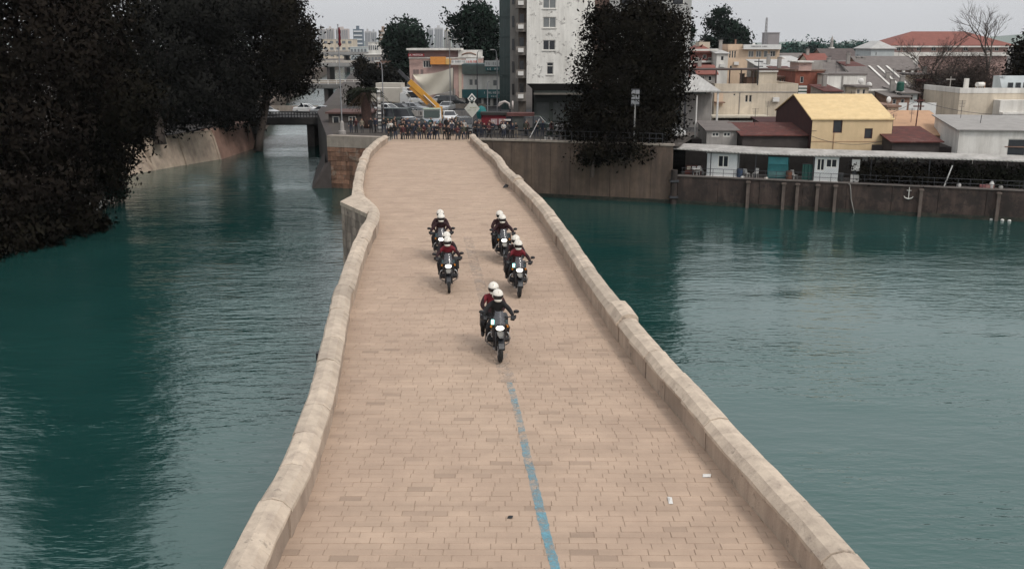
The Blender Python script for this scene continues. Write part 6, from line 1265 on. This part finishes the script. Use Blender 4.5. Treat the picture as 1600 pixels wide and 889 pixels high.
# leaning white pole and small bright flower pots by the wall
P0 = gp(832, 216); t = thing('leaning_pole', 'thin white pole leaning on the railing left of the big tree', 'pole', P0); MB().tube([(-.3, 0, 0), (.75, .3, 2.0)], .045, 6).build('rod', m_white, t); MB().ell((-.3, 0, .02), (.09, .09, .04), 8, 4).build('foot', m_dkmetal, t)
for i, px in enumerate((853, 862, 870)):
    P0 = gp(px, 219.5); t = thing('flower_pot', ['leftmost white flower pot at the foot of the big tree', 'middle white flower pot at the foot of the big tree', 'rightmost white flower pot at the foot of the big tree'][i], 'pot', (P0[0], P0[1], P0[2]), 0, 'white flower pots'); MB().lathe([(.12, 0), (.19, .3), (.21, .34)], n=10).build('pot', m_white, t)
    leaves('plant', [(P0[0], P0[1], P0[2] + .5, .25, .25, .25)], 120, .16, 60 + i, m_leafgreen, t, P0, 20, .1)
# long low kiosk behind the abutment
kq = building('kiosk', 'long low dark kiosk with reddish roof edge behind the flagpole', 514, 577, 178, 124, 6, M('kiosk_dark', (.05, .042, .038), .85, .25, 1), [(520, 182, 530, 196, ''), (545, 182, 556, 196, '2')], roof='flat', roofm=M('kiosk_roof', (.10, .055, .048), .85, .2, 1), over=.35); clean(kq)
t = [o for o in C.objects if o.name.startswith('kiosk') and 'reddish' in o.get('label', '')][0]; MB().box(6.6 - 2.2, 6.9 - 1.7, -.05, -.003, .2, 1.9).build('pale_door', m_greywall, t)
# low wall/median across the junction
t = thing('traffic_barrier', 'low grey barrier across the junction behind the crane truck', 'barrier', gp(655, 182)); 
for k in range(9): MB().box(-6 + k * 1.5, -6 + k * 1.5 + 1.42, 0, .4, 0, .75).build('block', m_greywall, t)
t = thing('street_median', 'far low grey barrier beyond the junction cars', 'barrier', gp(660, 170))
for k in range(10): MB().box(-7 + k * 1.7, -7 + k * 1.7 + 1.6, 0, .4, 0, .7).build('block', m_plaster, t)
# ================================================================== people and motorcycles
def skin_mesh(name, V, E, rad, root, mats, matf, sub=2, extra=None):
    me = bpy.data.meshes.new('tmp'); me.from_pydata(V, E, []); o = bpy.data.objects.new('tmp', me); C.objects.link(o)
    md = o.modifiers.new('skin', 'SKIN'); md.use_smooth_shade = True; md.branch_smoothing = .6
    for i, r_ in enumerate(rad):
        d = me.skin_vertices[0].data[i]; d.radius = r_ if hasattr(r_, '__len__') else (r_, r_); d.use_root = (i == root)
    s = o.modifiers.new('sub', 'SUBSURF'); s.levels = sub; s.render_levels = sub
    dg = bpy.context.evaluated_depsgraph_get(); dg.update(); nm = bpy.data.meshes.new_from_object(o.evaluated_get(dg)); bpy.data.objects.remove(o)
    b = MB(); co = [v.co.copy() for v in nm.vertices]; b.v = [tuple(c) for c in co]
    for p in nm.polygons:
        b.f.append(tuple(p.vertices)); b.mi.append(matf(p.center))
    if extra: extra(b)
    ob = b.build(name, mats, smooth=True); m2 = ob.data; bpy.data.objects.remove(ob); return m2
def hand(b, w, d, side, mi, scale=1.0):
    """five bent fingers leaving a small palm at wrist w, pointing along d"""
    b.m = mi; w = Vector(w); d = Vector(d).normalized(); s_ = d.cross(Vector((0, 1, 0.2))).normalized(); n = d.cross(s_).normalized()
    b.tube([w - d * .02, w + d * .04, w + d * .085], [.026, .036, .034], 7)
    for k in range(4):
        off = s_ * (-.027 + .018 * k); l = (.055, .07, .072, .06)[k] * scale
        p = w + d * .08 + off; b.tube([p, p + d * l * .5, p + d * l * .8 + n * l * .35], [.0095, .0088, .007], 5)
    p = w + d * .03 + s_ * .03 * side; b.tube([p, p + s_ * .03 * side + d * .02, p + s_ * .035 * side + d * .055 + n * .01], [.011, .010, .008], 5)
def facef(b, c, mi_skin, mi_dark):
    b.m = mi_skin; b.ell((c[0], c[1] - .085, c[2] - .01), (.014, .024, .022), 6, 4); b.m = mi_dark
    for sx_ in (-1, 1): b.ell((c[0] + sx_ * .032, c[1] - .078, c[2] + .012), (.013, .008, .007), 6, 3)
    b.ell((c[0], c[1] - .078, c[2] - .052), (.022, .007, .005), 6, 3); b.m = mi_skin
    for sx_ in (-1, 1): b.ell((c[0] + sx_ * .086, c[1], c[2] - .005), (.012, .02, .03), 6, 4)
m_skinc = M('skin', (.36, .22, .16), .6, .08, 8); m_hair = M('hair_dark', (.02, .015, .013), .7, .2, 10)
m_blackcl = M('black_cloth', (.014, .013, .014), .85, .3, 5); m_shoe = M('dark_shoe', (.02, .017, .015), .6)
m_redj = M('red_jacket', (.15, .012, .02), .75, .15, 5); m_darkred = M('dark_red_jacket', (.024, .007, .009), .8, .2, 5); m_glove = M('black_glove', (.018, .018, .018), .7)
m_helm = M('helmet_white', (.66, .62, .55), .28, .05, 3, spec=.5); m_visor = M('visor_dark', (.012, .012, .014), .1, .1, 2, spec=.6)
def rider_meshes():
    out = {}
    for kind in ('driver', 'pillion'):
        if kind == 'driver':
            pel, ab, ch, nk, hd = (0, .26, .93), (0, .21, 1.14), (0, .13, 1.35), (0, .08, 1.52), (0, .05, 1.63)
            sh, el, wr = (.20, .11, 1.43), (.37, -.02, 1.22), (.415, -.17, 1.135); hp, kn, an, to = (.13, .20, .90), (.27, -.16, .80), (.26, .12, .42), (.28, -.08, .37)
        else:
            pel, ab, ch, nk, hd = (0, .80, .99), (0, .79, 1.20), (0, .75, 1.41), (0, .71, 1.57), (0, .68, 1.68)
            sh, el, wr = (.20, .74, 1.48), (.33, .60, 1.24), (.22, .42, 1.10); hp, kn, an, to = (.13, .74, .96), (.31, .36, .80), (.29, .56, .46), (.31, .36, .40)
        V = [pel, ab, ch, nk, hd]; rad = [(.15, .13), (.145, .12), (.175, .14), .07, .085]; E = [(0, 1), (1, 2), (2, 3), (3, 4)]
        mir = lambda p, s: (p[0] * s, p[1], p[2])
        for s in (-1, 1):
            k = len(V); V += [mir(sh, s), mir(el, s), mir(wr, s)]; rad += [.088, .062, .046]; E += [(2, k), (k, k + 1), (k + 1, k + 2)]
            k = len(V); V += [mir(hp, s), mir(kn, s), mir(an, s), mir(to, s)]; rad += [.115, .085, .06, .052]; E += [(0, k), (k, k + 1), (k + 1, k + 2), (k + 2, k + 3)]
        yc = ch[1]
        def matf(c, kind=kind, yc=yc):
            if c.z < .5: return 2
            if c.z < 1.02 or (c.z < 1.08 and abs(c.x) > .2): return 1
            if abs(c.x) < .26 and c.z > 1.27: return 3
            return 0
        def extra(b, wr=wr, el=el):
            for s in (-1, 1):
                d = Vector((wr[0] * s, wr[1], wr[2])) - Vector((el[0] * s, el[1], el[2])); hand(b, (wr[0] * s, wr[1], wr[2]), d, -s, 4)
        out[kind] = (skin_mesh('rider', V, E, rad, 0, [m_darkred, m_blackcl, m_shoe, m_redj, m_glove], matf, 2, extra), hd)
    return out
RM = rider_meshes()
# helmet meshes (origin at head centre, facing -y)
hb = MB(); hb.ell((0, .01, .02), (.138, .158, .150), 20, 14); hb.ell((0, -.075, -.085), (.098, .080, .060), 14, 8); o = hb.build('tmp', m_helm, smooth=True); HELM = o.data; bpy.data.objects.remove(o)
vb = MB(); vb.ell((0, .006, .015), (.143, .168, .150), 14, 7, -1.12, 1.12, -.55, .22); o = vb.build('tmp', m_visor, smooth=True); VIS = o.data; bpy.data.objects.remove(o)
def ridge(): 
    q = MB(); q.tube([(0, -.11, .125), (0, 0, .173), (0, .10, .145)], .014, 6); o = q.build('tmp', m_helm, smooth=True); d = o.data; bpy.data.objects.remove(o); return d
RID = ridge()
def rider(kind, label, parent_mat, jackets, turn, group):
    me, hd = RM[kind]; o = bpy.data.objects.new('person', me); C.objects.link(o); o.matrix_world = parent_mat; tag(o, label, 'person', group)
    for i, m in jackets.items(): o.material_slots[i].link = 'OBJECT'; o.material_slots[i].material = m
    h = inst(HELM, 'helmet', o, (hd[0], hd[1] - .01, hd[2] + .03), (.12, 0, turn), (1.13, 1.13, 1.10)); inst(VIS, 'visor', h); inst(RID, 'helmet_ridge', h)
    return o
m_bikeblk = M('bike_black', (.014, .015, .018), .35, .15, 5, spec=.55); m_bikegrey = M('bike_engine_grey', (.05, .05, .053), .5, .2, 6, metal=.5); m_silver = M('bike_silver', (.45, .45, .45), .35, .08, 5, metal=.6)
m_headl = M('headlight_lit', (.9, .9, .88), .3, .02, 2, emit=3.0, ecol='#fff6e6'); m_strobe = M('strobe_lit', (.4, .75, .8), .3, .02, 2, emit=2.6, ecol='#a8fff4'); m_strobeoff = M('strobe_off', (.05, .08, .09), .25, .05, 2)
m_screen = glass_tint('windscreen_grey', '#58585c', .6)
def make_bike():
    t = thing('police_motorcycle', 'x', 'motorcycle', (0, 0, 0))
    for nm, y, mi in (('front_wheel', -.78, .058), ('rear_wheel', .77, .078)):
        w = MB().torus((0, 0, 0), .33 - mi, mi, 30, 10, 'x', .95).build(nm, m_tyre, t, smooth=True); w.location = (0, y, .33)
        q = MB().torus((0, 0, 0), .235, .022, 26, 6, 'x', 1.4); q.tube([(-.07, 0, 0), (.07, 0, 0)], .05, 10)
        for k in range(10): a = k * math.pi / 5; q.tube([(.02 * (-1) ** k, .04 * math.cos(a), .04 * math.sin(a)), (0, .225 * math.cos(a + .15), .225 * math.sin(a + .15))], .008, 4)
        q.build('rim', m_bikegrey, w)
        MB().tube([(-.075, 0, 0), (-.069, 0, 0)], .14, 16).build('brake_disc', m_silver, w)
    for s in (-1, 1):
        MB().tube([(s * .105, -.78, .33), (s * .105, -.60, .72), (s * .105, -.47, 1.02)], [.03, .034, .027], 8).build('fork_leg', m_bikegrey, t, smooth=True)
        MB().tube([(s * .12, -.30, .76), (s * .27, -.34, .70), (s * .33, -.32, .55), (s * .30, -.26, .38), (s * .13, -.22, .27)], .02, 6).build('crash_bar', m_silver, t, smooth=True)
        MB().tube([(s * .12, -.08, .45), (s * .33, -.10, .47)], [.10, .085], 10).build('cylinder_head', m_bikegrey, t)
        MB().tube([(s * .33, -.28, 1.135), (s * .40, -.33, 1.22), (s * .45, -.35, 1.29)], .011, 5).build('mirror_stalk', m_black, t)
        MB().ell((s * .475, -.35, 1.31), (.085, .03, .052), 10, 6).build('mirror', m_black, t, smooth=True)
        MB().loft([[(s * .32, -.34, 1.06), (s * .32, -.36, 1.10), (s * .32, -.34, 1.17)], [(s * .42, -.34, 1.04), (s * .42, -.37, 1.10), (s * .42, -.33, 1.19)], [(s * .50, -.20, 1.08), (s * .50, -.22, 1.12), (s * .50, -.19, 1.17)]]).build('hand_guard', m_black, t)
        MB().tube([(s * .10, .18, .40), (s * .31, .15, .37)], .018, 6).build('foot_peg', m_black, t); MB().tube([(s * .10, .62, .46), (s * .32, .60, .43)], .018, 6).build('foot_peg', m_black, t)
        MB().rbox((s * .155, -.40, .80), (.07, .36, .22), s * .12, .1).build('side_fairing', m_bikeblk, t)
        MB().rbox((s * .20, -.50, .70), (.03, .05, .12)).build('fog_lamp', m_silver, t)
        MB().rbox((s * .215, -.45, .93), (.05, .10, .06), s * .3).build('indicator', M('indicator_amber', (.45, .16, .02), .3), t)
        MB().rbox((s * .30, .82, .72), (.17, .42, .36)).build('pannier', m_black, t)
    MB().loft([[(a * .0 + x * w, y, z0 + (z1 - z0) * zz_) for x, zz_ in ((-.55, 0), (-1, .35), (-.85, .8), (-.35, 1), (.35, 1), (.85, .8), (1, .35), (.55, 0))] for y, w, z0, z1, a in ((-.66, .085, .82, .99, 0), (-.60, .14, .78, 1.03, 0), (-.48, .185, .72, 1.08, 0), (-.30, .20, .66, 1.10, 0), (-.10, .17, .64, 1.08, 0), (.10, .14, .66, 1.0, 0), (.22, .11, .70, .90, 0))]).build('fairing', m_bikeblk, t, smooth=True)
    MB().loft([[(-.05, -1.02, .735), (.05, -1.02, .735), (.05, -1.02, .755), (-.05, -1.02, .755)], [(-.10, -.80, .76), (.10, -.80, .76), (.09, -.80, .80), (-.09, -.80, .80)], [(-.10, -.58, .80), (.10, -.58, .80), (.09, -.58, .87), (-.09, -.58, .87)]]).build('beak', m_bikeblk, t)
    q = MB(); n = 10
    for k in range(n):
        a0, a1 = R(25 + 120 * k / n), R(25 + 120 * (k + 1) / n); r_ = .355
        q.add([(-.075, -.78 - r_ * math.cos(a0), .33 + r_ * math.sin(a0)), (.075, -.78 - r_ * math.cos(a0), .33 + r_ * math.sin(a0)), (.075, -.78 - r_ * math.cos(a1), .33 + r_ * math.sin(a1)), (-.075, -.78 - r_ * math.cos(a1), .33 + r_ * math.sin(a1))], [(0, 1, 2, 3)])
    q.build('mudguard', m_bikeblk, t, smooth=True)
    MB().ell((0, -.645, .925), (.115, .06, .068), 14, 8).build('headlight', m_headl, t, smooth=True)
    MB().rbox((-.19, -.50, 1.06), (.075, .06, .12)).build('strobe_light', m_strobeoff, t); MB().rbox((.19, -.50, 1.06), (.065, .06, .10)).build('strobe_light', m_strobeoff, t)
    q = MB(); rows = []
    for j in range(6):
        f = j / 5; w = .155 - .045 * f ** 1.5; rows.append([(w * math.sin(a) / math.sin(1.0), -.62 + .20 * f + .16 * (1 - math.cos(a)), 1.0 + .33 * f) for a in [-1 + 2 * i / 8 for i in range(9)]])
    V = [p for r_ in rows for p in r_]; V2 = [(x, y + .006, z) for x, y, z in V]; fs = [(j * 9 + i, j * 9 + i + 1, (j + 1) * 9 + i + 1, (j + 1) * 9 + i) for j in range(5) for i in range(8)]
    q.add(V + V2, fs + [tuple(k + 54 for k in f[::-1]) for f in fs]); q.build('windscreen', m_screen, t, smooth=True)
    MB().tube([(-.46, -.14, 1.13), (-.30, -.24, 1.13), (-.12, -.33, 1.09), (.12, -.33, 1.09), (.30, -.24, 1.13), (.46, -.14, 1.13)], .017, 7).build('handlebar', m_black, t)
    MB().loft([[(x * w, y, z0 + (z1 - z0) * k) for x, k in ((-1, 0), (-1, .7), (-.5, 1), (.5, 1), (1, .7), (1, 0))] for y, w, z0, z1 in ((-.22, .13, .80, 1.06), (-.05, .17, .78, 1.12), (.14, .13, .78, 1.02), (.2, .10, .78, .92))]).build('fuel_tank', M('tank_grey', (.05, .05, .055), .3, .1, 3, spec=.5), t, smooth=True)
    MB().loft([[(x * w, y, z) for x, z in ((-1, z0), (-.9, z1), (.9, z1), (1, z0))] for y, w, z0, z1 in ((.12, .10, .76, .86), (.30, .15, .76, .86), (.52, .15, .78, .88), (.60, .15, .80, .93), (.95, .13, .82, .95))]).build('seat', m_black, t)
    MB().rbox((0, -.03, .44), (.26, .46, .36)).build('engine', m_bikegrey, t); MB().rbox((0, -.34, .56), (.26, .06, .26)).build('radiator', m_black, t); MB().rbox((0, -.12, .24), (.26, .42, .05)).build('skid_plate', m_silver, t)
    for s in (-1, 1): MB().tube([(s * .09, .12, .42), (s * .10, .77, .33)], .03, 6).build('swingarm', m_bikegrey, t)
    MB().tube([(.12, .0, .33), (.17, .35, .36), (.20, .60, .50), (.20, .98, .62)], [.025, .03, .06, .065], 8).build('exhaust', m_silver, t, smooth=True)
    MB().rbox((0, 1.02, .86), (.22, .14, .07)).build('tail_light', m_tail, t); MB().rbox((0, 1.08, .66), (.24, .02, .15), 0, .2).build('number_plate', m_white, t); MB().loft([[(-.07, .85, .78), (.07, .85, .78), (.07, .85, .82), (-.07, .85, .82)], [(-.06, 1.1, .60), (.06, 1.1, .60), (.06, 1.1, .63), (-.06, 1.1, .63)]]).build('rear_mudguard', m_bikeblk, t)
    return t
proto = make_bike()
BK = [('leading', 781, 566, 7.5, 1), ('left front row', 702, 458, 4.0, 0), ('right front row', 811, 465, 6.0, 1), ('left back row', 690, 411, 3.5, 0), ('right back row', 789, 413, 5.5, 0)]
bl_labels = ['leading police motorcycle at the head of the formation with lit cyan strobe', 'police motorcycle second in the left file with bright headlight', 'police motorcycle second in the right file with lit cyan strobe', 'rearmost police motorcycle in the left file half hidden by the next', 'rearmost police motorcycle in the right file']
who = ['the leading motorcycle', 'the nearer motorcycle of the left file', 'the nearer motorcycle of the right file', 'the rearmost motorcycle of the left file', 'the rearmost motorcycle of the right file']
for i, (nm, px, py, rzd, lit) in enumerate(BK):
    b_ = proto if i == 0 else copy_tree(proto)
    # the front wheel touches the deck at the traced pixel
    c = onDeck(px, py); rz = R(rzd); off = Matrix.Rotation(rz, 3, 'Z') @ Vector((0, -.78, 0)); loc = Vector((c.x - off.x, c.y - off.y, deckz(c.y) + .004))
    b_.location = loc; b_.rotation_euler = (0, R([1.5, -1, 2, 0, -1][i]), rz); b_['label'] = bl_labels[i]; b_['group'] = 'police motorcycles in formation'
    for ch in b_.children:
        if ch.name.startswith('strobe_light') and ch.data.vertices[0].co.x < 0: ch.material_slots[0].link = 'OBJECT'; ch.material_slots[0].material = m_strobe if lit else m_strobeoff
    mw = Matrix.Translation(loc) @ Matrix.Rotation(rz, 4, 'Z') @ Matrix.Rotation(b_.rotation_euler.y, 4, 'Y')
    jd = [{0: m_blackcl, 3: m_blackcl}, {0: m_darkred}, {}, {0: m_darkred, 3: m_darkred}, {3: m_darkred}][i]; jp = [{}, {0: m_blackcl, 3: m_darkred}, {0: m_blackcl, 3: m_darkred}, {3: m_darkred}, {3: m_darkred}][i]
    dcol = ['black', 'red', 'red', 'dark red', 'dark red'][i]
    rider('driver', 'white helmeted rider in %s jacket steering %s' % (dcol, who[i]), mw, jd, R([4, -6, 5, 0, -4][i]), 'motorcycle riders')
    rider('pillion', 'white helmeted passenger sitting behind the rider of %s' % who[i], mw @ Matrix.Translation(([-.05, -.03, -.02, -.04, -.05][i], 0, 0)), jp, R([-8, 6, -5, 8, 3][i]), 'motorcycle passengers')
# ------------------------------------------------------------------ the waiting crowd
def stander(var):
    V = [(0, 0, .95), (0, 0, 1.14), (0, .0, 1.33), (0, 0, 1.47), (0, -.02, 1.56), (0, -.02, 1.65)]; rad = [(.135, .11), (.13, .10), (.155, .115), .06, .082, .085]; E = [(0, 1), (1, 2), (2, 3), (3, 4), (4, 5)]
    arm = {0: [(.18, 0, 1.40), (.25, .03, 1.13), (.27, -.05, .90)], 1: [(.18, 0, 1.40), (.26, .0, 1.14), (.10, -.20, 1.12)], 2: [(.18, 0, 1.40), (.25, -.05, 1.15), (.14, -.24, 1.38)], 3: [(.18, 0, 1.40), (.24, .06, 1.14), (.20, -.02, .92)]}[var]
    leg = {0: [(.09, 0, .90), (.10, -.02, .50), (.10, .02, .10), (.11, -.13, .05)], 1: [(.09, 0, .90), (.15, -.02, .50), (.19, .02, .10), (.21, -.12, .05)], 2: [(.09, 0, .90), (.11, -.03, .5), (.12, .02, .10), (.14, -.13, .05)], 3: [(.09, 0, .90), (.10, -.1, .50), (.10, .0, .10), (.10, -.15, .05)]}[var]
    ends = []
    for s in (-1, 1):
        a_ = [(x * s, y, z) for x, y, z in (arm if not (var == 2 and s < 0) else [(.18, 0, 1.40), (.25, .03, 1.13), (.27, -.05, .90)])]; k = len(V); V += a_; rad += [.068, .05, .038]; E += [(2, k), (k, k + 1), (k + 1, k + 2)]; ends.append((a_[1], a_[2], s))
        l_ = [(x * s, y * (1 if s > 0 or var != 3 else -1) if i in (1,) else y, z) for i, (x, y, z) in enumerate(leg)]; k = len(V); V += l_; rad += [.10, .068, .05, .045]; E += [(0, k), (k, k + 1), (k + 1, k + 2), (k + 2, k + 3)]
    def matf(c):
        if c.z > 1.66 or (c.z > 1.56 and c.y > .0): return 3
        if c.z > 1.485: return 2
        if c.z < .1: return 4
        if c.z < .93 and abs(c.x) < .215: return 1
        return 0
    def extra(b):
        for e, w, s in ends: hand(b, w, Vector(w) - Vector(e), -s, 2)
        facef(b, (0, -.02, 1.60), 2, 3)
    return skin_mesh('stander', V, E, rad, 0, [m_blackcl, m_blackcl, m_skinc, m_hair, m_shoe], matf, 1, extra)
SM = [stander(k) for k in range(4)]
cl = {'black': m_blackcl, 'navy': M('navy_cloth', (.02, .024, .04), .85, .2, 5), 'grey': M('grey_cloth', (.05, .05, .05), .85, .2, 5), 'maroon': M('maroon_cloth', (.06, .018, .02), .85, .2, 5), 'olive': M('olive_cloth', (.05, .05, .035), .85, .2, 5), 'white': M('white_cloth', (.5, .48, .45), .85, .1, 5), 'beige': M('beige_cloth', (.18, .15, .115), .85, .1, 5), 'denim': M('denim_cloth', (.03, .036, .055), .85, .2, 5), 'teal': M('teal_cloth', (.02, .09, .09), .85, .1, 5)}
rr = random.Random(11); cnt = {}
ORD = 'first second third fourth fifth sixth seventh eighth ninth tenth eleventh twelfth thirteenth fourteenth fifteenth sixteenth seventeenth eighteenth nineteenth twentieth'.split()
def put(px, py, z, top, bottom, zone, k=0):
    p = onZ(px, py, z); me = SM[rr.randrange(4)]; o = bpy.data.objects.new('person', me); C.objects.link(o); o.location = (p.x, p.y, z); o.rotation_euler = (0, 0, rr.uniform(-.6, .6)); s = rr.uniform(.95, 1.06); o.scale = (s, s, s)
    for i, c_ in ((0, top), (1, bottom)): o.material_slots[i].link = 'OBJECT'; o.material_slots[i].material = cl[c_]
    lab = '%s top person, %s from left %s' % (top, ORD[k], zone[0]); tag(o, lab, 'person', zone[1]); return o
zl = ('of people behind the left abutment', 'onlookers left of the bridge end'); zr = ('of people behind the right river wall', 'onlookers right of the bridge end')
def zc(r): return ('in %s row of the crowd at bridge end' % r, 'crowd at the far end of the bridge')
for k, px in enumerate(sorted(612 + 118 * ((j_ + rr.uniform(-.6, .6)) / 19) for j_ in range(20))):
    put(px, 220.5 + rr.uniform(-1.0, 1.0), G + .03, rr.choice(['black', 'navy', 'black', 'maroon', 'olive', 'grey', 'black']), rr.choice(['black', 'navy', 'black', 'denim', 'grey']), zc('front'), k)
for k, px in enumerate(sorted(606 + 124 * ((j_ + rr.uniform(-.7, .7)) / 19) for j_ in range(20))):
    put(px, 214.5 + rr.uniform(-1.5, 1.5), G, rr.choice(['black', 'navy', 'white', 'maroon', 'black', 'black', 'navy', 'black']), rr.choice(['black', 'navy', 'denim', 'beige', 'black']), zc('middle'), k)
for k, px in enumerate(sorted(rr.uniform(602, 736) for j_ in range(18))): put(px, 208.5 + rr.uniform(-2.5, 2.5), G, rr.choice(['black', 'navy', 'teal', 'grey', 'black']), rr.choice(['black', 'navy', 'denim']), zc('back'), k)
for k, (px, t_, b_) in enumerate(((549, 'black', 'navy'), (557, 'maroon', 'black'), (566, 'beige', 'grey'), (580, 'black', 'black'), (587, 'navy', 'black'), (600, 'black', 'denim'))): put(px, 208.5, G, t_, b_, zl, k)
for k, (px, t_, b_) in enumerate(((742, 'black', 'black'), (749, 'grey', 'navy'), (757, 'black', 'denim'), (764, 'maroon', 'black'), (771, 'navy', 'grey'), (783, 'black', 'black'), (787, 'white', 'navy'), (793, 'grey', 'black'), (801, 'navy', 'black'), (806, 'black', 'beige'), (822, 'olive', 'black'), (838, 'black', 'navy'), (848, 'navy', 'denim'))): put(px, 216 + rr.uniform(-2.5, 1.5), G, t_, b_, zr, k)
for k, px in enumerate(sorted(rr.uniform(738, 872) for _ in range(14))): put(px, 211.5 + rr.uniform(-1.5, 1.5), G, rr.choice(['black', 'navy', 'black', 'maroon', 'grey']), rr.choice(['black', 'navy', 'denim']), ('in the back row behind right river wall', 'onlookers right of the bridge end'), k)
# small litter and stains on the deck
for i, (px, py, lab) in enumerate([(1104, 744, 'small white scrap of paper on the paving near the right parapet'), (1047, 783, 'curled pale strip of litter on the paving right of the blue line'), (797, 809, 'small dark lump on the paving left of the blue line'), (790, 294, 'dark small object lying at the foot of the right parapet')]):
    p = onDeck(px, py); q = MB(); q.add([(-.09, -.05, .005), (.07, -.06, .012), (.1, .05, .03), (-.06, .07, .02), (0, 0, .05)], [(0, 1, 4), (1, 2, 4), (2, 3, 4), (3, 0, 4), (3, 2, 1, 0)])
    o = q.build('litter', m_white if i < 2 else m_black); o.location = (p.x, p.y, p.z + .005); o.scale = [(1, 1, 1), (.5, 2.2, 1), (.6, .6, 1), (2, 2, 5)][i]; tag(o, lab, 'litter')
# ================================================================== haze
HZ = MB().box(-1700, 1700, -120, 2200, -3, 95).build('haze', None); HZ.data.materials.clear(); hm = bpy.data.materials.new('thin_haze'); hm.use_nodes = True; HZ.data.materials.append(hm)
hn = hm.node_tree; hn.nodes.remove(hn.nodes['Principled BSDF']); pv = hn.nodes.new('ShaderNodeVolumePrincipled'); pv.inputs['Color'].default_value = (.92, .94, .97, 1); pv.inputs['Density'].default_value = .00006; pv.inputs['Anisotropy'].default_value = .2
hn.links.new(pv.outputs[0], hn.nodes['Material Output'].inputs['Volume']); tag(HZ, kind='stuff')
